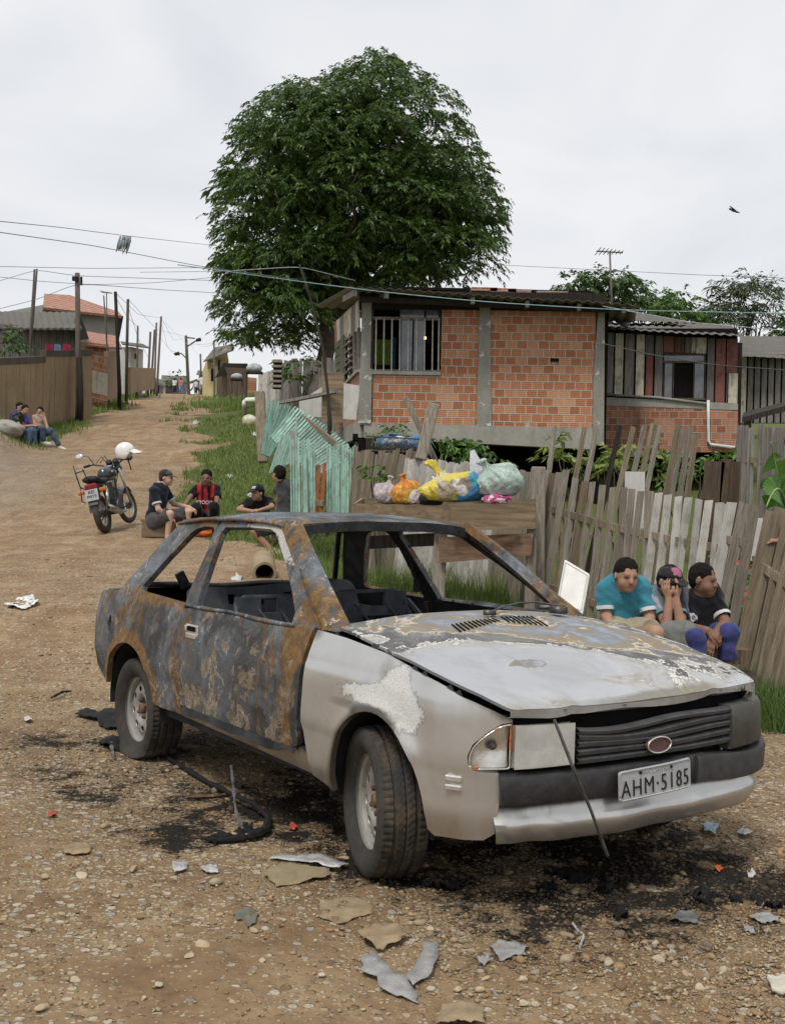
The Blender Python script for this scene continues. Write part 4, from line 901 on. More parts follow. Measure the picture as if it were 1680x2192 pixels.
class Wall:
 """builds parts in the (along, height, outward) frame of a facade"""
 def __init__(s, root, fr): s.root = root; s.fr = fr; s.rz = math.atan2(fr[1][1], fr[1][0])
 def put(s, name, mb, mat, parent=None, z0=0., u0=0., **k):
  o = mb.build(name, mat, None, **k); o.location = (0, 0, 0)
  p = s.fr[0] + s.fr[1] * u0;
  if parent is None:
   o.parent = s.root; o.location = Vector((p[0], p[1], z0)) - s.root.location; o.rotation_euler = (0, 0, s.rz)
  else:
   o.parent = parent; o.location = Vector((u0, 0, z0)) - Vector((parent.get('u0', 0), 0, parent.get('z0', 0)))
  o['u0'] = float(u0); o['z0'] = float(z0); return o
 def rect(s, name, px0, py0, px1, py1, d0, d1, mat, parent=None, **k):
  """box whose face covers the given rectangle of the photo view; d0..d1 depth along the outward normal"""
  u0, za = onplane(px0, py1, s.fr); u1, zb = onplane(px1, py0, s.fr)
  mb = MB(); mb.box(((u1 - u0) / 2, -(d0 + d1) / 2, (zb - za) / 2), (abs(u1 - u0), abs(d1 - d0), abs(zb - za)))
  return s.put(name, mb, mat, parent, za, u0, **k)
 def quad(s, name, pts, d0, d1, mat, parent=None, **k):
  q = [onplane(a, b, s.fr) for a, b in pts]; u0 = min(a for a, _ in q); z0 = min(b for _, b in q)
  mb = MB(); mb.prism([(a - u0, b - z0) for a, b in q], d0, d1, lambda a, b, d: (a, -d, b)); return s.put(name, mb, mat, parent, z0, u0, **k)
def sheet_roof(name, FL, FR, BL, BR, mat, parent, pitch=.177, amp=.018, thick=.006, off=(0, 0, 0), under=None):
 FL, FR, BL, BR = [np.asarray(p, float) for p in (FL, FR, BL, BR)]
 nw = max(4, int(np.linalg.norm(FR - FL) / pitch)); k = nw * 6 + 1; rows = 8; V = []
 for r_ in range(rows + 1):
  v = r_ / rows
  for i in range(k):
   u = i / (k - 1); p = (FL * (1 - u) + FR * u) * (1 - v) + (BL * (1 - u) + BR * u) * v
   V.append(p + np.array([0, 0, amp * math.cos(u * nw * 2 * math.pi) + .03 * (float(vn(u * 5, v * 3, 5)) - .5)]))
 F = np.array([(r_ * k + i, r_ * k + i + 1, (r_ + 1) * k + i + 1, (r_ + 1) * k + i) for r_ in range(rows) for i in range(k - 1)])
 V = np.array(V) - np.asarray(off); return mk(name, V, F, [mat, under or mat], parent, True, solid=(thick, 1, 1))
# ---- main house: raw brick, raised over a dark undercroft
HA = (-.655, 22.0); HB = (4.08, 21.75); HC = (-1.36, 26.6); HD = (4.6, 26.6)
root = empty('brick_house', (HA[0], HA[1], 2.4), 0, 'unplastered red brick house with concrete pillars and a barred corner window', 'house')
hw = Wall(root, frame2(HA, HB)); off = np.array([HA[0], HA[1], 2.4])
hw.rect('column', 769, 648, 796, 909, -.25, .03, BM['conc_w']); hw.rect('column', 767, 790, 797, 906, .0, .055, BM['conc_w'])
hw.rect('wall', 796, 800, 1028, 908, -.14, 0, BM['brick']); hw.rect('wall', 943, 655, 1030, 800, -.14, 0, BM['brick'])
hw.quad('column', [(1026, 658), (1049, 658), (1052, 912), (1020, 911)], -.16, .03, BM['conc_w'])
hw.rect('wall', 1044, 650, 1276, 919, -.14, 0, BM['brick']); hw.quad('column', [(1280, 660), (1294, 660), (1292, 952), (1268, 948), (1270, 800)], -.2, .03, BM['conc_w'])
hw.quad('floor_beam', [(779, 904), (1268, 917), (1268, 962), (779, 937)], -.3, .025, BM['conc'])
hw.rect('lintel_beam', 769, 628, 1297, 660, -.2, .015, BM['wood_dark'])
mbh = hw.rect('brick_hole', 1178, 767, 1196, 774, -.1, .004, BM['dark'])
# corner window: dark room, bars, panes, curtains
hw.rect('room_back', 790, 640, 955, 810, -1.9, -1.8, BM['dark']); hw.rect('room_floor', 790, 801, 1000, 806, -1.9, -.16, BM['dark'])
win = hw.rect('window', 797, 796, 943, 801, -.12, .05, BM['conc'])
for a, b, c_, d_ in ((797, 653, 943, 657), (797, 679, 943, 683), (797, 792, 943, 796), (796, 653, 800, 796), (939, 653, 943, 796), (853, 653, 857, 796), (908, 653, 912, 796)): hw.rect('window_frame', a, b, c_, d_, -.07, -.01, BM['iron'], win)
for x in (804, 821, 838, 855, 873, 891, 908, 925, 938): hw.quad('window_bar', [(x, 683), (x + 2.6, 683), (x + 1.2, 793), (x - 1.4, 793)], -.0, .025, BM['bars'], win)
for a, b, c_, d_ in ((857, 657, 908, 679), (912, 657, 939, 679), (857, 683, 883, 792), (884, 683, 908, 792)): hw.rect('pane', a, b, c_, d_, -.055, -.045, BM['glass'], win)
for nm, (a, b, c_, d_), col in (('curtain', (798, 722, 836, 776), (.10, .16, .02)), ('curtain', (832, 716, 846, 786), (.02, .09, .17)), ('curtain', (882, 700, 894, 790), (.16, .04, .05))):
 u0, za = onplane(a, d_, hw.fr); u1, zb = onplane(c_, b, hw.fr); mb = MB(); ku = 24; us = np.linspace(u0, u1, ku)
 mb.add(np.array([(u - u0, .30 + .03 * math.sin(i * 1.1), z) for z in (0, (zb - za) / 2, zb - za) for i, u in enumerate(us)]), [(r_ * ku + i, r_ * ku + i + 1, (r_ + 1) * ku + i + 1, (r_ + 1) * ku + i) for r_ in range(2) for i in range(ku - 1)])
 hw.put(nm, mb, cloth('curtain_cloth', col), None, za, u0, smooth=True)
tb = NT('lit_bulb'); em = tb.n('Emission', {0: (1., .62, .25, 1), 1: 9.0}); tb.t.links.new(em.outputs[0], tb.out.inputs[0])
u0, z0 = onplane(912, 703, hw.fr); mb = MB(); V, F = ico(2); mb.add(V * [.035, .035, .045], F); hw.put('lit_bulb', mb, tb.m, None, z0, u0).location[1] += 1.2
# side wall, seen at a sharp angle
sw = Wall(root, frame2(HC, HA))
sw.quad('side_wall', [(716, 850), (727, 846), (727, 926), (719, 930)], -.14, 0, BM['brick_old'])
def side_y(px, ya, yb):   # height falls towards the far end as seen from the road
 return ya + (yb - ya) * (px - 716) / (769 - 716)
def sq(name, x0, x1, t0, t1, b0, b1, d0, d1, mat, parent=None): return sw.quad(name, [(x0, t0 + (t1 - t0) * (x0 - 716) / 53), (x1, t0 + (t1 - t0) * (x1 - 716) / 53), (x1, b0 + (b1 - b0) * (x1 - 716) / 53), (x0, b0 + (b1 - b0) * (x0 - 716) / 53)], d0, d1, mat, parent)
sq('side_wall', 727, 767, 850, 795, 930, 905, -.14, 0, BM['brick_old']); sq('side_post', 733.5, 737.5, 848, 796, 932, 905, -.1, .02, BM['conc'])
sq('side_beam', 716, 769, 925, 900, 960, 936, -.3, .02, BM['conc']); sq('side_sill', 716, 769, 845, 790, 850, 796, -.1, .05, BM['conc'])
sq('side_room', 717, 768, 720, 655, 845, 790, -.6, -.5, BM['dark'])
for i, (x0, x1, m_) in enumerate(((716, 721, 'wood_red'), (721, 728, 'wood_cream'), (728, 735, 'wood_grey'), (735, 743, 'wood_cream'), (743, 751, 'wood_cream'), (751, 760, 'wood_grey'), (760, 768, 'wood_cream'))):
 sq('side_board', x0 + .15, x1 - .15, 690, 640, 742, 704, -.03, .0, BM[m_])
shp = sq('shutter', 718, 729, 738, 690, 845, 790, -.02, .02, BM['green_sh'])
for x0, x1 in ((729.5, 731), (739, 741), (748, 750), (757, 759), (766, 768)): sq('side_mullion', x0, x1, 738, 700, 845, 792, -.04, .02, BM['iron'])
sh = sq('shutter', 731, 738, 735, 690, 842, 792, -.02, .03, BM['green_sh'])
for i in range(12):
 f = i / 12; sq('louvre_blade', 741, 757, 745 + f * 95, 706 + f * 80, 748 + f * 95, 709 + f * 80, -.06, .03 + .02 * (i % 3), BM['iron'], None) if i % 2 == 0 else sq('shutter_slat', 718.5, 728.5, 742 + f * 98, 700 + f * 86, 744.5 + f * 98, 702.5 + f * 86, .0, .035, BM['green_sh'])
mb = MB()
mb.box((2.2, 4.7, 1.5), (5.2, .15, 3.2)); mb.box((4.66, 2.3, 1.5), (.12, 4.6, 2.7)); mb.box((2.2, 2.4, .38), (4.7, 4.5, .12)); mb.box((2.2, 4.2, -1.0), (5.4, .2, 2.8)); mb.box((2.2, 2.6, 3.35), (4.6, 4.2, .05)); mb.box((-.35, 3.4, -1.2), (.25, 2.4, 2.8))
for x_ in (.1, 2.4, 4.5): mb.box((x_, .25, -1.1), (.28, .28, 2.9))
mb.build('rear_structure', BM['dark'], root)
mb = MB(); mb.box((-.02, .9, -.9), (.22, .25, 2.7)); mb.build('corner_pier', BM['conc'], root)
FL = at(750, 613, 21.0); FR = at(1363, 652, 21.0); BL = at(677, 657, 26.6); BR = at(1360, 640, 26.6); BR[2] = BL[2] - .2
sheet_roof('roof', FL, FR, BL, BR, BM['fibre'], root, off=off, under=BM['fibre_under'])
for f in (.02, .13, .43, .62, .80, .955):
 mb = MB()
 a = FL + (FR - FL) * f; b = BL + (BR - BL) * f; q = (b - a) * .3; mb.bar(a + (b - a) * .02 - off - [0, 0, .10], a + q - off - [0, 0, .10], .07, .12)
 mb.build('rafter', BM['wood_grey'], root)
mb = MB(); mb.bar(at(770, 640, 21.4) - off, at(1300, 662, 21.4) - off, .08, .10); mb.build('eave_beam', BM['wood_dark'], root)
for (a, b, l) in ((1035, 622, .5), (1075, 624, .5), (1110, 626, .45), (1180, 630, .6), (1230, 634, .5)): p = at(a, b, 22.2); mb = MB(); mb.box(p - off, (l, .35, .07)); mb.build('roof_weight', BM['brick_old'], root)
# ---- second house: patchwork of boards over brick
KA = at(1293, 900, 25.6); KB = at(1581, 900, 25.2)
root2 = empty('board_house', (KA[0], KA[1], 2.4), 0, 'patchwork board house with red and cream planks over a brick base', 'house')
kw = Wall(root2, frame2(KA, KB)); cx = lambda a: (1450 + a * .4071) / 1.2702; cy = lambda b: (700 + b * .4071) / 1.2702
def pl(x0, x1, y0, y1, m_, d=.0, nm='plank'): return kw.rect(nm, cx(x0) + .12, cy(y0), cx(x1) - .12, cy(y1), -.05, d, BM[m_])
kw.rect('back_board', cx(470), cy(470), cx(1368), cy(945), -.14, -.06, BM['dark'])
for q in ((470, 540, 500, 925, 'wood_grey'), (540, 604, 505, 928, 'wood_cream'), (606, 677, 508, 932, 'wood_grey', .006), (680, 745, 512, 936, 'wood_cream'), (747, 806, 516, 655, 'wood_grey'), (747, 800, 657, 940, 'wood_red', .01), (806, 868, 520, 945, 'wood_grey'), (868, 938, 525, 634, 'wood_red', .012), (940, 1010, 528, 634, 'wood_brown'), (1012, 1052, 531, 636, 'wood_grey', .01), (1054, 1084, 532, 636, 'wood_cream'), (1086, 1156, 535, 640, 'wood_cream', .012), (1156, 1212, 538, 962, 'wood_grey'), (1212, 1286, 540, 972, 'wood_red'), (1288, 1366, 542, 772, 'wood_red', .008), (1288, 1298, 774, 974, 'wood_grey'), (1300, 1366, 774, 976, 'wood_cream', .01)): pl(*q)
kw.quad('concrete_band', [(cx(470), cy(932)), (cx(1366), cy(975)), (cx(1366), cy(1018)), (cx(470), cy(988))], -.12, .01, BM['conc'])
kw.quad('brick_base', [(cx(470), cy(986)), (cx(1366), cy(1016)), (cx(1366), cy(1300)), (cx(470), cy(1300))], -.14, 0, BM['brick_old'])
kw.quad('sill_beam', [(cx(470), cy(1290)), (cx(1060), cy(1290)), (cx(1060), cy(1335)), (cx(470), cy(1330))], -.2, .02, BM['conc'])
w2 = kw.rect('window', cx(868), cy(940), cx(1150), cy(950), -.1, .02, BM['wood_brown'])
for a, b, c_, d_ in ((864, 640, 1150, 650), (864, 690, 1150, 702), (864, 640, 874, 945), (1142, 640, 1152, 945), (930, 700, 940, 940), (1064, 700, 1074, 940)): kw.rect('window_frame', cx(a), cy(b), cx(c_), cy(d_), -.06, .02, BM['wood_brown'], w2)
for a, b, c_, d_ in ((874, 650, 1142, 690), (874, 702, 930, 938), (1074, 702, 1142, 938)): kw.rect('pane', cx(a), cy(b), cx(c_), cy(d_), -.04, -.03, BM['glass'], w2)
kw.rect('drain_hole', cx(810), cy(1238), cx(838), cy(1268), -.1, .004, BM['dark'])
mb = MB(); pts = [onplane(cx(a), cy(b), kw.fr) for a, b in ((1165, 955), (1165, 1080), (1165, 1225), (1180, 1250), (1340, 1270))]; mb.tube([(u, -.06, z) for u, z in pts], .035, 8); kw.put('drain_pipe', mb, BM['pvc'], smooth=True)
mb = MB(); pts = [onplane(cx(a), cy(b), kw.fr) for a, b in ((475, 916), (820, 935), (1165, 978))]; mb.tube([(u, -.04, z) for u, z in pts], .028, 8); kw.put('water_pipe', mb, BM['conc'], smooth=True)
off2 = np.array(root2.location, float)
sheet_roof('roof', at(1288, 703, 25.0), at(1590, 719, 24.6), at(1293, 690, 29.5), at(1560, 694, 29.5), BM['fibre'], root2, off=off2, amp=.015, under=BM['fibre_under'])
sheet_roof('upper_roof', at(1290, 682, 27.5), at(1480, 692, 27.5), at(1290, 662, 31), at(1400, 676, 31), BM['fibre'], root2, off=off2)
mb = MB(); mb.box((1.2, 3., 1.25), (3.6, .1, 4.9)); mb.box((3.0, 1.6, 1.4), (.1, 3.2, 3.0)); mb.box((1.5, 1.5, .5), (2.9, 2.8, .08)); mb.build('rear_structure', BM['wood_dark'], root2)
mb = MB(); V, F = ico(2); mb.add(V * [.12, .1, .09] + (at(1337, 692, 26.2) - off2), F); mb.build('roof_stone', BM['conc'], root2)
# ---- third house: grey board shed
SA = at(1584, 800, 27.0); SB = at(1760, 800, 26.6)
root3 = empty('grey_shed', (SA[0], SA[1], 2.4), 0, 'grey board shed with a flat asphalt roof beyond the patchwork house', 'shed')
gw = Wall(root3, frame2(SA, SB)); xs_ = np.linspace(1584, 1760, 13)
for i in range(12): gw.rect('plank', xs_[i] + .12, 757, xs_[i + 1] - .12, 905, -.04, .012 * (i % 2), BM['wood_cream' if i == 0 else 'wood_grey'])
gw.rect('back_board', 1584, 757, 1760, 905, -.12, -.05, BM['dark'])
off3 = np.array(root3.location); sheet_roof('roof', at(1580, 762, 26.4), at(1765, 770, 26.2), at(1584, 719, 31), at(1765, 719, 31), BM['fibre'], root3, amp=.006, off=off3)
root4 = empty('lean_to', at(1640, 900, 18.5), 0, 'low lean-to with a dark board roof at the right edge above the fence', 'lean-to')
off4 = np.array(root4.location); mb = MB(); V = [at(1588, 893, 18.6), at(1720, 858, 17.6), at(1720, 850, 20), at(1592, 882, 20.5)]; V = [np.asarray(v) - off4 for v in V]; mb.add(V + [v - np.array([0, 0, .09]) for v in V], [(0, 1, 2, 3), (7, 6, 5, 4), (0, 4, 5, 1), (1, 5, 6, 2), (2, 6, 7, 3), (3, 7, 4, 0)]); mb.build('roof', BM['wood_dark'], root4)
for a in (1600, 1700): mb = MB(); p = at(a, 890, 19.2) - off4; mb.bar(p, p - np.array([0, 0, 2.4]), .1, .1); mb.build('post', BM['wood_brown'], root4)
# ---- left side of the street
WA = at(-60, 900, 29.5); WB = at(97, 880, 35.0); WC = at(196, 860, 39.5)
rw = empty('plaster_wall', (WB[0], WB[1], 3.5), 0, 'stained ochre plaster garden wall with a mouldy top on the left of the road', 'wall')
for A_, B_, yt in ((WA, WB, (771, 764)), (WB, WC, (751, 749))):
 w_ = Wall(rw, frame2(A_, B_)); x0, x1 = (-60, 97) if A_ is WA else (97, 196)
 w_.quad('wall_panel', [(x0, yt[0]), (x1, yt[1]), (x1, 890 if x1 > 150 else 930), (x0, 960 if x0 < 0 else 930)], -.15, 0, BM['plaster'])
 w_.quad('wall_coping', [(x0, yt[0] - 2), (x1, yt[1] - 2), (x1, yt[1] + 12), (x0, yt[0] + 12)], -.17, .02, BM['plaster_top'])
 for xx in np.linspace(x0, x1, 6)[1:-1]: w_.quad('wall_joint', [(xx, 765), (xx + .7, 765), (xx + .7, 900), (xx, 900)], 0, .008, BM['plaster'])
def house(name, label, cat, A_, B_, depth, wall, z0, z1, roofpts=None, roofmat=None, wins=(), plank=None, amp=.0):
 """box house whose front stands on A-B; roofpts: FL FR BL BR points"""
 r_ = empty(name, (A_[0], A_[1], z0), 0, label, cat); fr = frame2(A_, B_); w_ = Wall(r_, fr); L_ = fr[3]
 mb = MB(); mb.box((L_ / 2, depth / 2, (z1 - z0) / 2), (L_, depth, z1 - z0)); wo = w_.put('wall', mb, wall, None, z0)
 for (a, b, c_, d_) in wins: wi = w_.rect('window', a, b, c_, d_, -.02, .04, BM['bars']); w_.rect('pane', a + .6, b + .6, c_ - .6, d_ - .6, .04, .05, BM['dark'], wi)
 if plank:
  k = max(3, int(L_ / .26)); m2 = MB()
  for i in range(k): m2.box(((i + .5) * L_ / k, -.02 - .008 * (i % 3), (z1 - z0) / 2), (L_ / k - .015, .03, z1 - z0 - .02))
  w_.put('cladding', m2, plank, None, z0)
 if roofpts: sheet_roof('roof', *roofpts, roofmat, r_, off=np.array(r_.location), amp=amp, pitch=.25, thick=.07)
 return r_, w_
def upz(p, dz): return np.asarray(p) + np.array([0, 0, dz])
A_ = at(-70, 700, 42.6); B_ = at(166, 700, 44.4)
house('wooden_house', 'grey board house with a low corrugated roof behind the plaster wall', 'house', A_, B_, 5, BM['wood_grey'], 4.6, at(0, 700, 44)[2], (at(-70, 704, 43), at(176, 706, 43), at(-70, 668, 47), at(163, 672, 47)), BM['fibre'], (), BM['wood_grey'], .02)
mb = MB(); p0 = at(165, 676, 44.5); p1 = at(190, 727, 44.3);
gb = Wall(bpy.data.objects['wooden_house'], frame2(at(166, 700, 44), at(190, 700, 47))); gb.quad('gable_board', [(166, 682), (172, 676), (190, 726), (166, 728)], -.1, .02, BM['wood_dark'])
A_ = at(90, 700, 57.6); B_ = at(252, 700, 61); zt = at(90, 668, 62)[2]
r_, w_ = house('two_storey_house', 'tall grey rendered house with a red tile roof', 'house', A_, B_, 8, BM['grey_pl'], 7.0, at(170, 664, 59)[2], None)
o_ = np.array(r_.location); a, b, c_, d_ = at(92, 657, 57), at(262, 676, 60.5), at(95, 628, 62), at(150, 631, 63.5); e_ = at(254, 667, 62.5)
mb = MB(); mb.add([a - o_, b - o_, e_ - o_, d_ - o_, c_ - o_], [(0, 1, 2, 3, 4)]); ro = mb.build('roof', BM['tile'], r_); s_ = ro.modifiers.new('s', 'SOLIDIFY'); s_.thickness = .12
w_.quad('eave_side', [(251, 672), (262, 677), (252, 730), (249, 730)], -.1, .1, BM['wood_dark'])
A_ = at(166, 800, 45); B_ = at(232, 800, 45.8)
r_, w_ = house('half_built_house', 'half-built bare brick house behind the end of the plaster wall', 'house', A_, B_, 5, BM['brick_far'], 4.5, at(200, 738, 46)[2], (at(186, 741, 45), at(262, 748, 46), at(186, 712, 52), at(250, 722, 52)), BM['tile'], ())
A_ = at(196, 850, 41.5); B_ = at(231, 840, 43)
rb = empty('brick_wall', (A_[0], A_[1], 4.5), 0, 'peeling whitewashed brick wall end where the plaster wall stops', 'wall'); w_ = Wall(rb, frame2(A_, B_)); w_.quad('wall_panel', [(196, 758), (231, 765), (231, 858), (196, 862)], -.15, 0, BM['brick_far']); w_.quad('limewash', [(197, 792), (230, 800), (230, 848), (197, 840)], .0, .012, concrete('flaking_limewash', (.52, .47, .38), .5, 3., True, .6))
A_ = at(231, 840, 44); B_ = at(252, 835, 49)
rb = empty('render_wall', (A_[0], A_[1], 5), 0, 'tall plain rendered wall beside the dark leaning pole', 'wall'); w_ = Wall(rb, frame2(A_, B_)); w_.quad('wall_panel', [(231, 752), (253, 752), (253, 850), (231, 856)], -.15, 0, BM['plaster'])
A_ = at(280, 820, 62); B_ = at(331, 812, 78)
rb = empty('far_plaster_wall', (A_[0], A_[1], 6.5), 0, 'low pale plaster wall farther up the left side of the road', 'wall'); w_ = Wall(rb, frame2(A_, B_)); w_.quad('wall_panel', [(280, 786), (331, 788), (331, 832), (280, 842)], -.15, 0, BM['plaster'])
A_ = at(280, 780, 72); B_ = at(306, 780, 73.2)
house('white_house', 'small white house with an overhanging dark roof on the left of the road', 'house', A_, B_, 7, BM['white_pl'], 7, at(290, 742, 72)[2], (at(262, 738, 69), at(322, 746, 70), at(258, 732, 78), at(306, 738, 78)), BM['fibre'], ((287, 757, 293, 768),))
A_ = at(345, 830, 128); B_ = at(400, 830, 132)
house('hilltop_house', 'low house with a long dark roof at the top of the road', 'house', A_, B_, 8, BM['white_pl'], 12, at(370, 815, 130)[2], (at(345, 818, 126), at(404, 820, 126), at(346, 804, 136), at(400, 806, 136)), BM['fibre'])
A_ = at(425, 830, 128); B_ = at(447, 830, 126)
house('grey_roof_house', 'small house with a pale grey sloping roof beside the yellow house', 'house', A_, B_, 6, BM['brick_far'], 12, at(440, 803, 128)[2], (at(420, 802, 126), at(452, 806, 126), at(424, 793, 136), at(452, 800, 136)), BM['fibre'])
rt = empty('street_stall', at(345, 838, 122), 0, 'roadside stall with a pale awning and hanging clothes', 'stall'); o_ = np.array(rt.location)
mb = MB(); V = [at(318, 812, 120), at(354, 824, 118), at(354, 816, 125), at(318, 804, 126)]; mb.add([v - o_ for v in V] + [v - o_ - [0, 0, .25] for v in V], [(0, 1, 2, 3), (7, 6, 5, 4), (0, 4, 5, 1), (1, 5, 6, 2), (2, 6, 7, 3), (3, 7, 4, 0)]); mb.build('awning', BM['fibre'], rt)
for a in (320, 352): mb = MB(); p = at(a, 822, 119) - o_; mb.bar(p, p - np.array([0, 0, 2.0]), .2, .2); mb.build('post', BM['white_pl'], rt)
for a, col in ((326, (.3, .04, .05)), (331, (.5, .5, .5)), (337, (.03, .04, .09)), (343, (.35, .3, .3))): mb = MB(); p = at(a, 824, 120) - o_; mb.tube([p + [0, 0, .2], p + [.1, 0, -.6], p + [.05, 0, -1.5]], [.12, .25, .2], 7); mb.build('hanging_garment', cloth('hung_cloth', col), rt)
A_ = at(443, 830, 82); B_ = at(487, 830, 82.3)
r_, w_ = house('yellow_house', 'pale yellow two-storey house under the left edge of the big tree', 'house', A_, B_, 8, BM['yellow_pl'], 8.5, at(445, 772, 84)[2], (at(436, 775, 81), at(500, 750, 80), at(460, 745, 86), at(500, 738, 86)), BM['fibre'], ((451, 788, 458, 816), (466, 770, 472, 795)))
w_.quad('gable_wall', [(444, 772), (485, 745), (490, 775), (444, 790)], -.2, 0, BM['yellow_pl'])
A_ = at(474, 830, 64); B_ = at(530, 830, 64.3)
house('wooden_shack', 'brown board shack with a steep porch roof beside the yellow house', 'shack', A_, B_, 5, BM['wood_brown'], 7.0, at(500, 786, 64)[2], (at(462, 808, 63), at(478, 776, 64), at(530, 790, 66), at(530, 778, 66)), BM['wood_dark'], (), BM['wood_brown'])
# ================================================================== fences, bin, poles, wires
FM = {}
FM['grey'] = wood('weathered_picket', [(.25, .215, .168), (.37, .33, .27), (.49, .45, .38)], 1.4)
FM['brown'] = wood('brown_picket', [(.20, .158, .108), (.31, .255, .18), (.42, .355, .265)], 1.2)
FM['pale'] = wood('pale_picket', [(.24, .21, .17), (.38, .35, .30), (.50, .47, .42)], 1.4, paint=(.50, .48, .435))
FM['mint'] = wood('mint_painted_picket', [(.18, .21, .18), (.25, .30, .26), (.32, .36, .32)], 1.4, paint=(.33, .52, .44))
FM['teal'] = wood('dull_green_picket', [(.07, .11, .09), (.10, .16, .13), (.13, .20, .17)], 1.4, paint=(.14, .25, .20))
FM['red'] = wood('red_painted_board', [(.16, .05, .03), (.22, .07, .04), (.26, .11, .07)], 1., paint=(.30, .085, .045))
FM['ply'] = wood('stained_plank', [(.22, .16, .10), (.33, .255, .165), (.42, .335, .225)], .7, axis=0)
FM['ply2'] = wood('reddish_plank', [(.16, .10, .065), (.25, .165, .11), (.32, .23, .155)], .7, axis=0)
def slat(name, mat, parent, p, q, w, t, off, facing=(0, -1, 0), point=False, bendy=.0):
 """one board from p to q, its own local frame along its length"""
 p = np.asarray(p, float); q = np.asarray(q, float); d = q - p; l = np.linalg.norm(d); d /= l
 f = np.asarray(facing, float); x = np.cross(d, -f); x /= np.linalg.norm(x); y = np.cross(d, x)
 w2 = w * random.uniform(.9, 1.05); prof = [(-w / 2, 0), (w2 / 2, 0), (w2 / 2 + random.uniform(-.004, .004), l * .5), (w2 / 2 * random.uniform(.85, 1), l - random.uniform(0, .02)), (-w / 2 * random.uniform(.85, 1), l - random.uniform(0, .02)), (-w / 2 + random.uniform(-.004, .004), l * .5)]
 mb = MB(); mb.prism(prof, -t / 2, t / 2, lambda a, b, dd: (a, dd, b))
 o = mb.build(name, mat, parent); M4 = Matrix.Identity(4)
 for i in range(3): M4[i][0] = x[i]; M4[i][1] = y[i]; M4[i][2] = d[i]; M4[i][3] = p[i] - off[i]
 o.matrix_local = M4; return o
def gz(X, Y): return float(H(X, Y))
def fence(name, label, tops, mats, w=.055, t=.018, base_dz=-.05, rails=(.25, .75), lean=None, group=None, rail_mat=None, base=None):
 """tops: (px, py, D) of each board's top; lean gives the px shift of its foot"""
 P = [at(*q) for q in tops]; c = P[len(P) // 2]; org = np.array([c[0], c[1], gz(c[0], c[1])])
 r_ = empty(name, org, 0, label, 'fence', group); feet = []
 for i, p in enumerate(P):
  lx, ly = lean[i] if lean is not None else (0, 0)
  fx, fy = p[0] + lx, p[1] + ly; f = np.array([fx, fy, (gz(fx, fy) if base is None else base[i]) + base_dz]); feet.append(f)
  m = mats[i] if isinstance(mats, list) else mats
  wi = w[i] if isinstance(w, (list, np.ndarray)) else w * random.uniform(.85, 1.15)
  slat('picket', m, r_, f, p, wi, t, org)
 for h in rails:
  for a in range(0, len(P) - 1, 8):
   b = min(a + 8, len(P) - 1); A_ = feet[a] * (1 - h) + P[a] * h; B_ = feet[b] * (1 - h) + P[b] * h
   A_[1] += .035; B_[1] += .035
   mb = MB(); mb.bar(A_ - org, B_ - org, .03, .065); mb.build('rail', rail_mat or FM['brown'], r_)
 return r_
def series(x0, x1, n, y0, y1, d0, d1, jy=3, jx=1.0):
 k = np.linspace(0, 1, n); return [(x0 + (x1 - x0) * a + random.uniform(-jx, jx), y0 + (y1 - y0) * a + random.uniform(-jy, jy), d0 + (d1 - d0) * a) for a in k]
# near fence on the right, boards bleached at the tops
tp = [(1168, 1003, 11.6), (1183, 1010, 11.5), (1197, 1010, 11.45), (1212, 1003, 11.3), (1232, 1020, 11.2), (1252, 1028, 11.1), (1268, 1030, 11.0), (1290, 1035, 10.85), (1312, 1040, 10.7), (1336, 1042, 10.55), (1352, 1046, 10.4), (1372, 1050, 10.3), (1392, 1050, 10.2), (1410, 1052, 10.1), (1430, 1056, 9.95), (1452, 1060, 9.8), (1474, 1062, 9.7), (1496, 1066, 9.55), (1518, 1068, 9.45), (1540, 1072, 9.35), (1560, 1074, 9.25)]
mats = [FM['grey'] if i < 13 else FM['pale'] for i in range(len(tp))]; mats[1] = mats[5] = FM['brown']
fence('picket_fence', 'weathered picket fence with bleached board tops behind the seated boys', tp, mats, [.064 + .012 * random.random() for _ in tp], .02, lean=[(-.12 + .13 * (random.random() - .5) - (.08 if i < 6 else 0), .02) for i in range(len(tp))])
tp = [(1566, 1072, 9.2), (1593, 1074, 9.1), (1618, 1078, 9.0)]
fence('picket_fence', 'three spaced boards leaning right between the bleached fence and the heavy post', tp, [FM['pale'], FM['grey'], FM['grey']], [.085, .08, .075], .022, lean=[(-.26, .0), (-.27, 0), (-.26, 0)], rails=(.8,))
tp = [(1655, 1092, 8.6), (1672, 1085, 8.7), (1690, 1100, 8.5), (1705, 1130, 8.4), (1722, 1150, 8.3), (1740, 1160, 8.2)]
fence('picket_fence', 'heavy slanting brown boards at the right edge held by a hand', tp, FM['brown'], [.13, .10, .085, .09, .09, .09], .03, lean=[(-.30, -.05)] * 6, rails=(.72,))
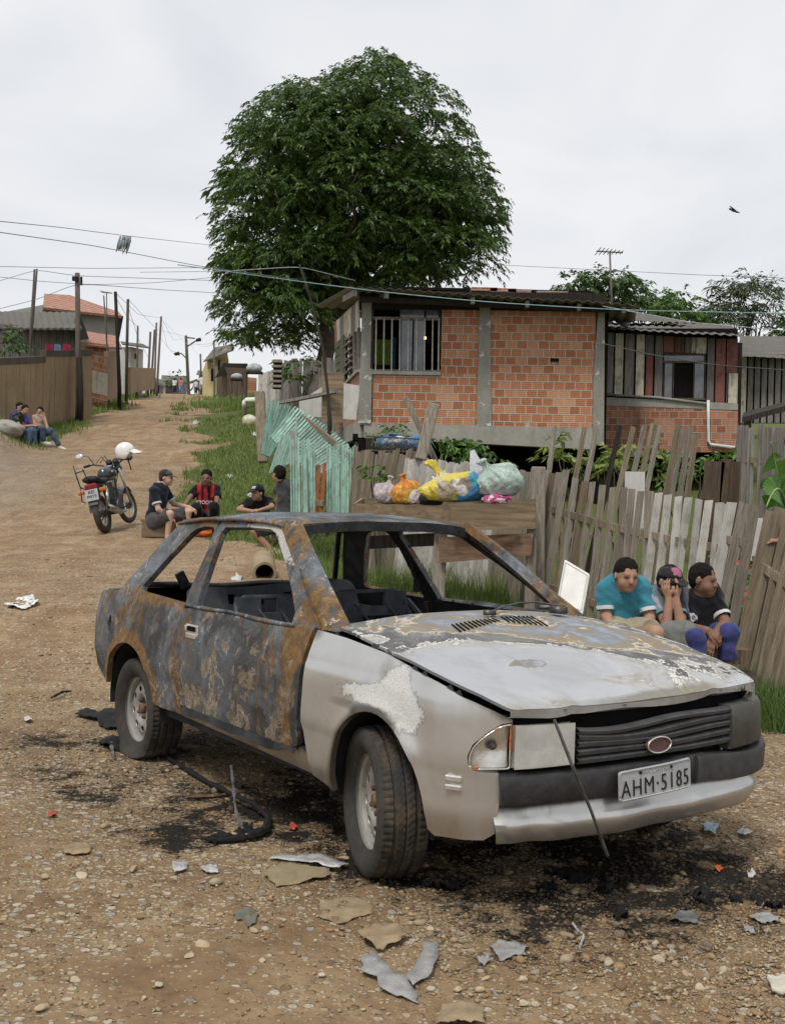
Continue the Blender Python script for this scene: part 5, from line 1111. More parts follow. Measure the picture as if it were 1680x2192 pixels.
# boards of an older row leaning behind it
lt = [(1188, 908, 13.6, -32), (1252, 912, 13.4, -48), (1278, 915, 13.3, -52), (1328, 910, 13.2, -62), (1356, 912, 13.1, -62), (1380, 908, 13.0, -60), (1398, 905, 12.9, -60), (1412, 908, 12.9, -55), (1452, 908, 12.7, -50), (1464, 915, 12.6, -50), (1478, 912, 12.5, -42), (1490, 925, 12.4, -36)]
fence('old_picket_row', 'row of loose boards leaning steeply right behind the picket fence', [q[:3] for q in lt], [FM['grey'], FM['brown'], FM['grey'], BM['wood_dark'], FM['brown'], FM['grey'], FM['brown'], FM['grey'], FM['brown'], FM['grey'], FM['grey'], FM['brown']], [.062] * 12, .022, lean=[(q[3] * 13 / 2450 * 1.25, 0) for q in lt], rails=(.35,))
tp = [(1532, 985, 11.6), (1556, 982, 11.6), (1574, 985, 11.5)]
fence('board_stack', 'wide dark boards standing upright behind the bleached fence', tp, BM['wood_brown'], [.20, .13, .11], .025, lean=[(-.16, 0), (-.05, 0), (-.06, 0)], rails=())
tp = series(1585, 1735, 15, 915, 905, 13.5, 12.5, 6); tp = [q for i, q in enumerate(tp) if i not in (3, 9)]
fence('tall_board_fence', 'tall grey board fence in front of the lean-to at the right edge', tp, BM['wood_grey'], .085, .02, rails=(.3, .8))
# grey pickets behind the bin
tp = series(762, 896, 19, 962, 965, 13.9, 13.0, 5); tp = [(a, b + (3 if i % 4 else -6), d) for i, (a, b, d) in enumerate(tp)]
mats = [FM[random.choice(['grey', 'brown', 'brown', 'grey'])] for _ in tp]
fence('picket_fence', 'dull grey picket fence section between the mint fence and the pale boards', tp, mats, .05, .018, lean=[(-.10 - .01 * i, 0) for i in range(len(tp))])
tp = series(872, 1000, 17, 980, 990, 12.9, 12.5, 4) + series(1004, 1160, 17, 1000, 1012, 12.45, 11.9, 6)
mats = [FM['pale'] if i < 24 else FM['grey'] for i in range(len(tp))]
fence('picket_fence', 'pale close-set picket fence directly behind the rubbish bin', tp, mats, .062, .018, lean=[(-.12, 0)] * len(tp))
# mint fence: upright panel, fallen fan and dark collapsed sheet
def rawfence(name, label, segs, off_d=None, group=None, rails=()):
 """segs: (px0,py0,D0, px1,py1,D1, width, mat) feet to tops"""
 P = [(at(*s_[:3]), at(*s_[3:6])) for s_ in segs]; c = P[len(P) // 2][0]; org = np.array([c[0], c[1], gz(c[0], c[1])])
 r_ = empty(name, org, 0, label, 'fence', group)
 for (p, q), s_ in zip(P, segs): slat('picket', s_[7], r_, p, q, s_[6], .016, org)
 for a, b in rails: mb = MB(); mb.bar(at(*a) - org, at(*b) - org, .05, .07); mb.build('rail', FM['brown'], r_)
 return r_
segs = []
for i in range(13): x = 702 + i * 4.8; segs.append((x - 1, 1130 + random.uniform(-3, 3), 14.6 - i * .02, x + random.uniform(-1, 1), 952 + random.uniform(-5, 5), 14.7 - i * .02, .023 * random.uniform(.85, 1.1), FM['mint']))
for i in range(10): x = 624 + i * 5.4; segs.append((x, 1125, 15.2 - i * .05, x + random.uniform(-2, 2), [932, 938, 890, 934, 940, 936, 942, 938, 950, 944][i], 15.3 - i * .05, .025 * random.uniform(.85, 1.2), FM['mint']))
segs.append((664, 1130, 14.8, 671, 968, 14.9, .07, FM['mint'])); segs.append((656, 1130, 14.7, 652, 960, 14.9, .05, FM['mint']))
rawfence('mint_fence', 'upright mint green picket panel beside the two red boards', segs, rails=(((700, 1090, 14.75), (762, 1088, 14.5)), ((620, 1000, 15.35), (680, 1002, 15.1))))
segs = []
for i in range(13): f = i / 12; segs.append((560 + 16 * f + random.uniform(-1, 1), 972 + 6 * f, 18.8 - f, 577 + 60 * f, 852 + 24 * f + random.uniform(-3, 3), 19.6 - f, .030, FM['teal']))
rawfence('collapsed_fence', 'collapsed dull green picket panel leaning at the far end of the mint fence', segs, rails=(((566, 940, 19.2), (600, 950, 18.4)),))
segs = []
for i in range(24):
 f = i / 23; x0 = 606 + 118 * f; y0 = 905 + 88 * f; ang = R(50 - 24 * f); l = 66 + 14 * math.sin(f * 3)
 segs.append((x0 - l * .62 * math.cos(ang), y0 + l * .62 * math.sin(ang), 17.2 - 1.4 * f, x0 + l * .62 * math.cos(ang), y0 - l * .62 * math.sin(ang) - 4, 17.6 - 1.4 * f, .031 * random.uniform(.8, 1.15), FM['mint']))
rawfence('fallen_fence', 'fallen fan of tilted mint green pickets below the house corner', segs, rails=(((604, 935, 17.3), (740, 1010, 15.9)), ((640, 885, 17.5), (750, 975, 16.0))))
segs = []
for i in range(12): f = i / 11; segs.append((578 + 40 * f, 1012 - 20 * f, 16.9 - .5 * f, 606 + 32 * f, 930 - 6 * f + random.uniform(-3, 3), 16.9 - .5 * f, .034, FM['mint']))
rawfence('sagging_fence', 'short sagging mint pickets behind the man in the dark grey shirt', segs, rails=(((588, 975, 17.0), (628, 965, 16.5)),))
segs = [(674, 1135, 14.5, 683, 992, 14.6, .045, FM['red']), (684, 1135, 14.4, 695, 990, 14.5, .045, FM['red'])]
o_ = rawfence('red_boards', 'two red painted boards standing in the gap of the mint fence', segs, rails=(((676, 1075, 14.5), (694, 1078, 14.4)),))
def post(name, label, p, q, w, t, mat, cat='post', dark=None):
 org = np.array([p[0], p[1], p[2]]); mb = MB(); mb.bar(np.zeros(3), np.asarray(q) - org, w, t); o = mb.build(name, mat, None); o.location = org
 b = o.modifiers.new('b', 'BEVEL'); b.width = min(w, t) * .12; return tag(o, label, cat)
post('fence_post', 'short grey post rising out of the mint pickets', at(628, 1000, 15.5), at(629, 923, 15.6), .10, .09, BM['wood_grey'])
post('fence_post', 'stout brown post at the far end of the collapsed green fence', at(563, 990, 19.6), at(556, 838, 19.8), .17, .14, FM['brown'])
post('leaning_post', 'thick bleached post with a wire tied round its top in front of the brick house', at(900, 985, 12.8), at(929, 865, 12.9), .13, .10, FM['grey'])
post('leaning_beam', 'grey beam leaning left against the bleached post', at(938, 1000, 13.1), at(868, 850, 13.2), .075, .06, FM['grey'])
post('fence_post', 'thick gate post where the bin meets the picket fence', at(1148, 1330, 11.2), at(1152, 1000, 11.4), .14, .08, FM['grey'])
mb = MB(); mb.bar((0, 0, 0), at(720, 838, 19) - at(600, 862, 19.5), .12, .05); o = mb.build('fallen_plank', BM['wood_grey']); o.location = at(600, 862, 19.5); tag(o, 'long plank lying on top of the collapsed green fence', 'plank')
mb = MB(); p0 = at(640, 890, 20); mb.prism([(0, 0), (1.0, -.05), (1.05, .55), (.55, .62), (.0, .25)], 0, .03, lambda a, b, d: (a, -d, b)); o = mb.build('pale_board', BM['white_pl']); o.location = p0; tag(o, 'pale board leaning behind the fallen mint pickets', 'board')
mb = MB(); mb.prism([(0, 0), (.36, 0), (.36, .85), (0, .85)], 0, .03, lambda a, b, d: (a, -d, b)); o = mb.build('plywood_board', FM['ply']); o.location = at(688, 905, 19.2); tag(o, 'brown plywood board upright beside the thin black pole', 'board')
# ---- rubbish bin on legs
BO = at(770, 1135, 11.6); bin_ = empty('rubbish_bin', (BO[0], BO[1], gz(BO[0], BO[1])), 0, 'raised wooden rubbish trough on legs overflowing with bags', 'bin'); bo = np.array(bin_.location, float)
def plank(name, qs, th, mat, parent, bo):
 """four (px,py,D) corners of the face, thickness backwards"""
 V = [at(*q) - bo for q in qs]; n = np.cross(V[1] - V[0], V[3] - V[0]); n /= np.linalg.norm(n)
 if n[1] < 0: n = -n
 V2 = [v + n * th for v in V]; return mk(name, V + V2, [(0, 1, 2, 3), (7, 6, 5, 4), (0, 4, 5, 1), (1, 5, 6, 2), (2, 6, 7, 3), (3, 7, 4, 0)], mat, parent)
plank('front_board', [(761, 1078, 11.0), (966, 1086, 10.6), (968, 1136, 10.6), (764, 1124, 11.0)], .03, FM['ply'], bin_, bo)
plank('front_board', [(964, 1078, 10.55), (1146, 1078, 10.5), (1146, 1132, 10.5), (966, 1136, 10.55)], .03, FM['ply'], bin_, bo)
plank('side_board', [(761, 1078, 11.02), (778, 1066, 11.6), (780, 1118, 11.6), (764, 1124, 11.02)], .025, FM['ply'], bin_, bo)
plank('back_board', [(776, 1066, 11.6), (1146, 1068, 11.1), (1146, 1125, 11.1), (776, 1120, 11.6)], .025, FM['ply'], bin_, bo)
V = [at(764, 1122, 11.02) - bo, at(1146, 1130, 10.52) - bo, at(1146, 1116, 11.1) - bo, at(776, 1110, 11.6) - bo]; mk('trough_floor', V, [(0, 1, 2, 3)], BM['wood_dark'], bin_, solid=(.02, 0))
plank('lower_board', [(938, 1150, 10.7), (1142, 1142, 10.5), (1136, 1190, 10.5), (940, 1205, 10.7)], .03, FM['ply2'], bin_, bo)
plank('lower_rail', [(776, 1148, 11.3), (945, 1140, 10.9), (945, 1168, 10.9), (776, 1176, 11.3)], .04, BM['wood_dark'], bin_, bo)
plank('wedge', [(1062, 1140, 10.45), (1112, 1136, 10.45), (1112, 1143, 10.45), (1062, 1145, 10.45)], .05, FM['ply'], bin_, bo)
for a, b, D, w in ((770, 1160, 11.1, .10), (782, 1158, 11.5, .05), (944, 1140, 10.75, .12), (1140, 1130, 10.55, .09)):
 p = at(a, b, D); mb = MB(); mb.bar((p[0] - bo[0], p[1] + .03 - bo[1], p[2] - bo[2]), (p[0] - bo[0] - .02, p[1] + .03 - bo[1], gz(p[0], p[1]) - .1 - bo[2]), w, .05); mb.build('leg', FM['grey'], bin_)
# rubbish bags
def film(name, col, rough=.35, trans=.0, marks=None, col2=None):
 t = NT(name); o = t.obj(); n = t.noise(o, 7, 4, .6, .8); n2 = t.noise(o, 22, 4, .6, 1.5)
 c = t.mix(t.mapr(n, .3, .7), [v * .75 for v in col], [min(1, v * 1.15) for v in col])
 if col2: c = t.mix(t.mapr(n, .50, .53), c, col2)
 if marks: c = t.mix(t.mapr(n2, .60, .63), c, marks)
 return t.end(c, rough, 0, t.bump(n2, .6, .02), .45)
def bag(name, label, c, rad, mat, knot=(0, 0, 1), kl=.25, kr=.25, seed=0, squash=.8, group='rubbish bags heaped in the wooden bin', lump=.10):
 V, F = ico(5); d, u, v = dirs(knot); V = V.copy()
 h = V @ d; az = np.arctan2(V @ v, V @ u); g = lambda sc, ph: np.sin(V[:, 0] * sc + ph + 1.7 * np.sin(V[:, 2] * sc * .8 + ph)) * .5 + np.sin(V[:, 1] * sc * 1.1 - ph + 1.5 * np.sin(V[:, 0] * sc * .7)) * .5
 V *= (1 + lump * (1.1 * g(2.3, seed) + .8 * (.5 - np.abs(g(4.1, seed + 2))) + .55 * (.5 - np.abs(g(8.3, seed + 5))) + .3 * (.5 - np.abs(g(17., seed + 1)))))[:, None]
 pleat = (.13 * np.cos(az * 11 + 3 * np.sin(az * 2 + seed)) + .06 * np.cos(az * 23 + seed)) * sst(-.1, .75, h)
 V += (V - np.outer(h, d)) * pleat[:, None]
 k = sst(.45, .92, h); V = V * (1 - k[:, None]) + (np.outer(h * (1 + kl * sst(.8, 1, h)), d) + (V - np.outer(h, d)) * kr) * k[:, None]
 e = sst(.90, .97, h); V += (V - np.outer(V @ d, d)) * (e * (1.6 + 1.2 * np.cos(az * 3 + seed)))[:, None]
 lo = V[:, 2] < -.62; V[lo, 2] = -.62 + (V[lo, 2] + .62) * .25
 rad = np.array(rad) if hasattr(rad, '__len__') else np.array([rad, rad, rad * squash])
 V = V * rad; o = mk(name, V, F, mat, None, True, loc=c, sharp=24); return tag(o, label, 'rubbish bag', group)
bag('rubbish_bag', 'crumpled lilac-grey bag at the left end of the bin', at(828, 1058, 11.1), (.125, .12, .135), film('lilac_film', (.46, .40, .42)), (.2, 0, 1), .4, .3, 1)
bag('rubbish_bag', 'crumpled orange and yellow shopping bag between the lilac and the pet food bags', at(868, 1056, 10.95), (.13, .12, .15), film('orange_film', (.60, .20, .03), .35, col2=(.52, .36, .05)), (-.2, 0, 1), .3, .35, 5)
bag('rubbish_bag', 'small white bag tucked beside the orange shopping bag', at(893, 1066, 10.9), (.09, .09, .085), film('white_film', (.50, .48, .46), .4, marks=(.5, .14, .05)), (.6, 0, .7), .3, .4, 9)
bag('rubbish_bag', 'black bag squashed between the white bag and the pet food bag', at(922, 1066, 10.85), (.12, .11, .10), film('black_film', (.02, .02, .022), .3), (.3, 0, 1), .2, .5, 12)
V, F = ico(5)
def petbag():
 t = NT('printed_feed_bag'); o = t.obj(); s_ = t.n('SeparateXYZ', {0: o}); n = t.noise(o, 7, 5, .6, .6)
 g = t.math('ADD', t.math('ADD', s_.outputs[0], t.math('MULTIPLY', s_.outputs[2], -.55)), t.math('MULTIPLY', t.math('SUBTRACT', n, .5), .12))
 c = t.mix(t.mapr(g, .035, .06), (.56, .46, .06), (.05, .20, .40)); c = t.mix(t.math('MULTIPLY', t.mapr(g, .03, .05), t.mapr(n, .48, .56)), c, (.03, .26, .30))
 for (x, z, r_, col) in ((-.10, -.03, .085, (.40, .34, .24)), (-.02, .02, .06, (.28, .23, .16)), (.02, .055, .055, (.55, .52, .46)), (.07, .04, .075, (.24, .17, .14)), (.05, -.01, .05, (.60, .58, .55)), (-.14, .05, .04, (.48, .44, .36))):
  dx = t.math('ADD', s_.outputs[0], -x); dz = t.math('ADD', s_.outputs[2], -z); d_ = t.math('ADD', t.math('SQRT', t.math('ADD', t.math('MULTIPLY', dx, dx), t.math('MULTIPLY', dz, dz))), t.math('MULTIPLY', t.math('SUBTRACT', n, .5), .11)); c = t.mix(t.mapr(d_, r_, r_ - .012), c, col)
 return t.end(c, .32, 0, t.bump(t.noise(o, 15, 4, .6, 1.2), .7, .02), .45)
pb = bag('feed_bag', 'bulging yellow and blue printed feed bag with a tied yellow neck', at(975, 1046, 10.75), (.30, .20, .175), petbag(), (-.55, 0, .9), .75, .22, 21, lump=.07)
pm = film('white_print', (.8, .8, .78), .5)
p_ = at(943, 1018, 10.52); lettering('feed_bag_print', 'NAL', .085, p_ - np.array(pb.location), (.86, -.05, .5), (-.45, .1, .86), pm, pb, None, .002)
bag('rubbish_bag', 'pale green translucent bag knotted at the top right of the bin', at(1063, 1032, 10.7), (.22, .17, .185), film('pale_green_film', (.38, .47, .42), .3, marks=(.36, .43, .39)), (-.5, -.1, .8), .35, .3, 31)
bag('rubbish_bag', 'pink and white chequered bundle at the right end of the bin', at(1062, 1070, 10.6), (.12, .09, .05), film('pink_film', (.50, .05, .22), .5, col2=(.65, .60, .60)), (1, 0, .4), .3, .5, 40)
cl = MB(); P_ = [at(1006, 965, 11.0), at(1015, 962, 11.0), at(1040, 1003, 10.9), at(1020, 1012, 10.9), at(1006, 1008, 10.95)]; c0 = P_[0]; cl.prism([(p[0] - c0[0], p[2] - c0[2]) for p in P_], 0, .008, lambda a, b, d: (a, d + .05 * a, b)); o = cl.build('white_cloth', cloth('white_rag', (.62, .62, .66))); o.location = c0; tag(o, 'white cloth hung on a stick above the pale green bag', 'cloth')
# wire basket with bags behind the bin
br = empty('wire_basket', at(840, 960, 14.2), 0, 'rusty wire basket of blue bags standing above the grey pickets', 'basket'); bo2 = np.array(br.location, float);
sgn = MB(); mt_ = flat('rusty_wire', (.10, .085, .07), .7, .3, .3, .4)
for x in np.linspace(784, 905, 30): sgn.tube([at(x, 934 + .06 * (x - 784), 14.1) - bo2, at(x + 2, 965, 14.1) - bo2], .006, 4)
for y, y2 in ((933, 940), (964, 968)): sgn.tube([at(783, y, 14.1) - bo2, at(906, y2, 14.1) - bo2], .010, 5)
sgn.quad(at(783, 966, 14.1) - bo2, at(906, 968, 14.1) - bo2, at(906, 966, 14.6) - bo2, at(783, 964, 14.6) - bo2); sgn.build('basket', mt_, br)
bag('rubbish_bag', 'blue and white bags lying in the wire basket', at(838, 948, 14.35), (.22, .15, .10), film('blue_film', (.10, .26, .42), .35, col2=(.62, .64, .66)), (0, 0, 1), .1, .6, 50); bag('rubbish_bag', 'blue bag at the right end of the wire basket', at(890, 950, 14.4), (.17, .13, .10), film('blue_film_b', (.05, .20, .36), .35), (1, 0, .5), .2, .5, 55)
# white panel leaning at the fence
wp = MB(); q = [(1208, 1196, 8.6), (1262, 1228, 8.45), (1246, 1316, 8.2), (1190, 1296, 8.35)]; V = [at(*a) for a in q]; o0 = V[3].copy(); n = np.cross(V[1] - V[0], V[3] - V[0]); n /= np.linalg.norm(n); n = n if n[1] > 0 else -n
V = [v - o0 for v in V]; wp.add(V + [v + n * .035 for v in V], [(0, 1, 2, 3), (7, 6, 5, 4), (0, 4, 5, 1), (1, 5, 6, 2), (2, 6, 7, 3), (3, 7, 4, 0)]); o = wp.build('enamel_sheet', flat('scuffed_white_enamel', (.66, .64, .60), .4, 0, .4, .14, 5)); o.location = o0; o.modifiers.new('b', 'BEVEL').width = .008; tag(o, 'white enamelled panel leaning on the fence beside the boys', 'panel')
c_ = sum(V) / 4; fr = MB(); I = [c_ + (v - c_) * .86 - n * .004 for v in V]; fr.tube(I + I[:1], .003, 4); fr.build('panel_groove', flat('panel_edge', (.40, .38, .34)), o)
for (a, b, c2, d2, D, lab) in ((1335, 1010, 1380, 1130, 11.6, 'white sheet behind the picket fence left of the bleached boards'), (1600, 1110, 1680, 1200, 10.2, 'white sheet behind the spaced boards near the red flowers')):
 m2 = MB(); p = at(a, d2, D); q2 = at(c2, b, D); m2.box(((q2[0] - p[0]) / 2, 0, (q2[2] - p[2]) / 2), (q2[0] - p[0], .02, q2[2] - p[2])); o = m2.build('white_sheet', BM['white_pl']); o.location = p; tag(o, lab, 'sheet')
# ---- poles
PM = {'w': wood('weathered_pole', [(.10, .085, .07), (.15, .13, .11), (.21, .185, .155)], .8), 'c': concrete('concrete_pole', (.22, .20, .175), .5), 'd': BM['wood_dark']}
def pole(name, label, pts, D, r0, r1, mat, group='poles along the left side of the road', extra=None):
 P = [at(a, b, d) for (a, b), d in zip(pts, D if hasattr(D, '__len__') else [D] * len(pts))]; org = P[0].copy(); gzv = gz(org[0], org[1])
 if P[0][2] > gzv: P = [np.array([P[0][0], P[0][1], gzv - .1])] + P
 org = P[0].copy(); mb = MB(); mb.tube([p - org for p in P], np.linspace(r0, r1, len(P)) * .8, 8); o = mb.build(name, mat, None, True); o.location = org; tag(o, label, 'pole', group)
 return o, org
pole('street_pole', 'left stick of the thin crossed pair of poles behind the plaster wall', [(63, 800), (66, 700), (74, 576)], 36, .05, .04, PM['w']); pole('street_pole', 'right stick of the thin crossed pair of poles behind the plaster wall', [(60, 800), (70, 690), (79, 575)], 36.2, .05, .04, PM['w'])
o, org = pole('street_pole', 'thick square-headed pole in front of the plaster wall', [(168, 862), (167, 720), (165.5, 584)], 37, .125, .10, PM['w']); mb = MB(); mb.box(at(161, 596, 36.9) - org, (.18, .1, .14)); mb.tube([at(174, 592, 36.9) - org, at(174, 610, 36.9) - org], .04, 6); mb.build('insulator', PM['d'], o)
o, org = pole('pole_stub', 'short dark stump bolted to the foot of the thick pole', [(172, 856), (170, 765)], 36.8, .14, .12, PM['d'])
pole('street_pole', 'very thin leaning pole with an aerial on top', [(233, 830), (228, 720), (222, 632)], 45, .05, .035, PM['w'])
pole('street_pole', 'dark crooked pole in front of the rendered wall', [(256, 836), (252, 740), (247, 624)], 45, .11, .08, PM['d']); pole('street_pole', 'straight brown pole right of the dark crooked one', [(271, 822), (272, 730), (274, 640)], 52, .10, .08, PM['w'])
pole('street_pole', 'thin pole beside the small white house', [(293, 825), (295, 697)], 66, .09, .07, PM['w'])
for (a, b, c2, d2, D, lab) in ((317, 815, 322, 710, 84, 'first of the four crowded poles before the hilltop'), (324, 815, 331, 705, 92, 'second of the four crowded poles before the hilltop'), (331, 812, 335, 690, 94, 'third of the four crowded poles before the hilltop'), (336, 830, 345, 677, 88, 'tallest of the four crowded poles before the hilltop')): pole('street_pole', lab, [(a, b), (c2, d2)], D, .13, .10, PM['w'])
o, org = pole('street_pole', 'tall lamp pole with crossed wires at the crest of the road', [(404, 843), (401, 780), (398, 718)], 118, .24, .18, PM['w'])
mb = MB(); mb.bar(at(399, 722, 118) - org, at(417, 724, 118) - org, .12, .12); mb.tube([at(400, 742, 118) - org, at(418, 730, 118) - org, at(424, 727, 118) - org], .08, 6); mb.tube([at(400, 768, 118) - org, at(388, 756, 118) - org, at(372, 757, 118) - org], .07, 6); mb.build('lamp_arm', PM['w'], o)
for a, b in ((424, 727), (378, 757)): mb = MB(); mb.tube([at(a - 4, b + 1, 118) - org, at(a + 6, b - 1, 118) - org], [.16, .2], 8); mb.build('street_lamp_head', PM['d'], o)
pole('street_pole', 'thin pole at the crest beside the grey-roofed house', [(431, 830), (429, 757)], 120, .14, .11, PM['w'], None); pole('street_pole', 'thin pole in front of the yellow house', [(459, 845), (458, 731)], 78, .09, .07, PM['w'], None)
pole('black_pole', 'thin bent black pole leaning left beside the brick house with a white insulator', [(705, 985), (703, 850), (690, 740), (665, 640), (641, 566)], [16.5, 17, 17.3, 17.6, 17.8], .032, .022, PM['d'], None); pole('black_pole', 'second thin black pole standing before the plywood board', [(708, 990), (707, 900), (704, 868)], 16.8, .03, .03, PM['d'], None)
# ---- aerials
def aerial(label, mx, my, fx, fy, D, half, r):
 org = at(fx, fy, D); o = MB(); top = at(mx, my, D) - org; o.tube([(0, 0, 0), top], r, 6); ob = o.build('tv_aerial', PM['c'], None, True); ob.location = org; tag(ob, label, 'aerial')
 m2 = MB(); a = at(mx - half, my - 1, D) - org; b = at(mx + half, my + 2, D) - org; m2.tube([a, b], r * .8, 5)
 for k in np.linspace(.05, .95, 7): p = a * (1 - k) + b * k; l = .35 - .2 * k; m2.tube([p + [0, -l, 0], p + [0, l, 0]], r * .5, 4)
 m2.build('boom', PM['c'], ob)
aerial('tall television aerial rising behind the brick house roof', 1305, 538, 1310, 668, 24, 28, .022); aerial('small television aerial above the tall grey house', 228, 625, 229, 690, 58, 12, .03)
# ---- wires
def wire(name, label, pts, r, mat, group='overhead wires'):
 P = np.array([at(*p) for p in pts]); n = 40; k = np.linspace(0, len(P) - 1, n); Q = np.stack([np.interp(k, np.arange(len(P)), P[:, i]) for i in range(3)], 1)
 for _ in range(4): Q[1:-1] = (Q[:-2] + 2 * Q[1:-1] + Q[2:]) / 4
 org = Q[0].copy(); mb = MB(); mb.tube(Q - org, r, 5); o = mb.build(name, mat, None, True); o.location = org; tag(o, label, 'wire', group); return o
wm = flat('grey_cable', (.16, .165, .17), .6); wb = flat('blue_green_cable', (.22, .33, .34), .5); wf = flat('far_cable', (.40, .41, .42), .7)
wire('overhead_wire', 'topmost wire on the left, with a tangle of rags hanging from it', [(-40, 469, 12), (130, 486, 16), (270, 504, 20), (460, 525, 28)], [.005] * 40, wm); wire('overhead_wire', 'second wire on the left, sloping down to the black pole', [(-40, 491, 11), (200, 525, 14), (420, 568, 17), (636, 598, 18)], .0048, wm)
wire('overhead_wire', 'blue-green cable sweeping in front of the brick house roof', [(380, 566, 17), (470, 578, 17), (640, 602, 17.6), (830, 626, 17.3), (1050, 647, 17), (1320, 663, 16.6), (1500, 667, 16.2), (1740, 672, 15.6)], .0078, wb)
wire('overhead_wire', 'level wire just above the crossed pair of poles', [(-40, 569, 30), (200, 574, 32), (470, 572, 36)], .0078, wm); wire('overhead_wire', 'wire dipping just above the red tile roof', [(-40, 588, 31), (90, 602, 34), (200, 609, 36), (330, 605, 38), (470, 592, 40)], .0078, wm)
wire('overhead_wire', 'faint wire from the crossed poles to the thick pole', [(-40, 612, 36), (78, 577, 36), (165, 590, 37), (460, 600, 45)], .011, wf); wire('overhead_wire', 'faint wire from the thick pole towards the tree', [(-40, 670, 36), (80, 640, 36), (166, 606, 37), (350, 620, 45), (460, 626, 50)], .012, wf)
wire('overhead_wire', 'wire crossing the sky right of the tree', [(1080, 567, 30), (1300, 578, 28), (1500, 588, 26), (1740, 597, 24)], .006, wm); wire('overhead_wire', 'thin wire drooping across the patchwork house wall', [(1290, 735, 20), (1400, 760, 19), (1540, 782, 18), (1740, 796, 17)], .008, flat('dark_cable', (.07, .07, .07)))
wire('overhead_wire', 'thin wire below the aerial on the right', [(1290, 655, 21), (1480, 690, 20), (1740, 712, 18)], .007, wf)
for i, (a, b, c2, d2, s_) in enumerate(((247, 626, 345, 680, 40), (274, 640, 398, 720, 50), (345, 680, 399, 722, 55), (345, 682, 459, 735, 60), (399, 722, 470, 735, 28), (331, 706, 399, 760, 34), (274, 655, 320, 770, 30), (250, 640, 296, 700, 18), (399, 724, 458, 780, 30), (345, 690, 372, 757, 36))):
 Da = {247: 45, 274: 52, 345: 88, 399: 118, 331: 92, 250: 45}[a]; Db = 118 if c2 in (398, 399, 372) else 78 if c2 > 440 else 88 if c2 == 345 else 70
 wire('overhead_wire', 'one of the thin wires strung between the far poles', [(a, b, Da), ((a + c2) / 2, (b + d2) / 2 + s_ * .5, (Da + Db) / 2), (c2, d2, Db)], .011, wf)
wire('overhead_wire', 'wire running from the black pole into the tree', [(300, 582, 22), (480, 580, 20), (641, 570, 17.8), (760, 600, 21)], .006, wf)
mb = MB(); p0 = at(270, 505, 19.9); rn2 = random.Random(3)
for i in range(16):
 x = rn2.uniform(-.10, .10); l = rn2.uniform(.08, .32); mb.tube([(x, 0, 0), (x * 1.1 + rn2.uniform(-.04, .02), rn2.uniform(-.03, .03), -l * .5), (x * .7 - rn2.uniform(-.02, .10), rn2.uniform(-.05, .05), -l)], [.018, .022, .006], 5)
mb.tube([(-.05, 0, -.05), (-.09, 0, -.15), (-.13, 0, -.25)], [.02, .05, .01], 6); o = mb.build('hanging_rags', cloth('grey_rags', (.22, .26, .27)), None, True); o.location = p0; tag(o, 'tangle of grey rags and string hanging from the topmost wire', 'rag')
# ================================================================== trees, shrubs, grass
def leaf_mat(name, lo, hi, gloss=.42):
 t = NT(name); a = t.attr('tint'); o = t.obj(); n = t.noise(o, .55, 3, .6)
 c = t.ramp(t.math('ADD', t.math('MULTIPLY', a, .65), t.math('MULTIPLY', n, .35)), [(.15, lo), (.85, hi)])
 b = t.n('BsdfPrincipled', {'Base Color': c, 'Roughness': gloss, 'Specular IOR Level': .35}); tr = t.n('BsdfTranslucent', {'Color': t.mix(.5, c, [hi[0] * 1.3, hi[1] * 1.5, hi[2]])})
 mx = t.n('MixShader', {0: .22, 1: b, 2: tr}); t.t.links.new(mx.outputs[0], t.out.inputs[0]); return t.m
VM = {'tree': leaf_mat('dark_tree_leaf', (.018, .040, .010), (.105, .165, .036)), 'tree2': leaf_mat('mid_green_leaf', (.030, .060, .016), (.10, .16, .045)), 'olive': leaf_mat('blue_green_leaf', (.040, .058, .030), (.10, .125, .062)),
 'lime': leaf_mat('yellow_green_leaf', (.06, .10, .018), (.24, .28, .05)), 'shrub': leaf_mat('shrub_leaf', (.028, .065, .014), (.11, .20, .035)), 'grass': leaf_mat('grass_blade', (.062, .100, .020), (.19, .25, .062), .6), 'grassn': leaf_mat('fresh_grass_blade', (.040, .072, .016), (.115, .185, .045), .6), 'dry': leaf_mat('dry_grass', (.16, .12, .06), (.30, .25, .13), .7),
 'bark': flat('grey_bark', (.085, .068, .052), .9, 0, .15, .4, 5, .8), 'banana': leaf_mat('banana_leaf', (.045, .11, .02), (.12, .24, .05), .35)}
def leaves(P, D, L_, W_, droop=.3, fold=.25):
 """two-triangle bent leaves: positions, directions, lengths, widths -> V, F"""
 n = len(P); D = D / (np.linalg.norm(D, axis=1)[:, None] + 1e-9)
 up = RNG.normal(size=(n, 3)) * .55 + [0, 0, 1]; S = np.cross(D, up); S /= (np.linalg.norm(S, axis=1)[:, None] + 1e-9); N = np.cross(S, D)
 L_ = np.broadcast_to(L_, (n,))[:, None]; W_ = np.broadcast_to(W_, (n,))[:, None]
 a = P; b = P + D * L_ * .45 + S * W_ * .5 - N * fold * W_; c = P + D * L_ - np.array([0, 0, 1]) * droop * L_; d = P + D * L_ * .45 - S * W_ * .5 - N * fold * W_
 V = np.stack([a, b, c, d], 1).reshape(-1, 3); i = np.arange(n)[:, None] * 4
 return V, np.concatenate([i + [0, 1, 2], i + [0, 2, 3]], 0)
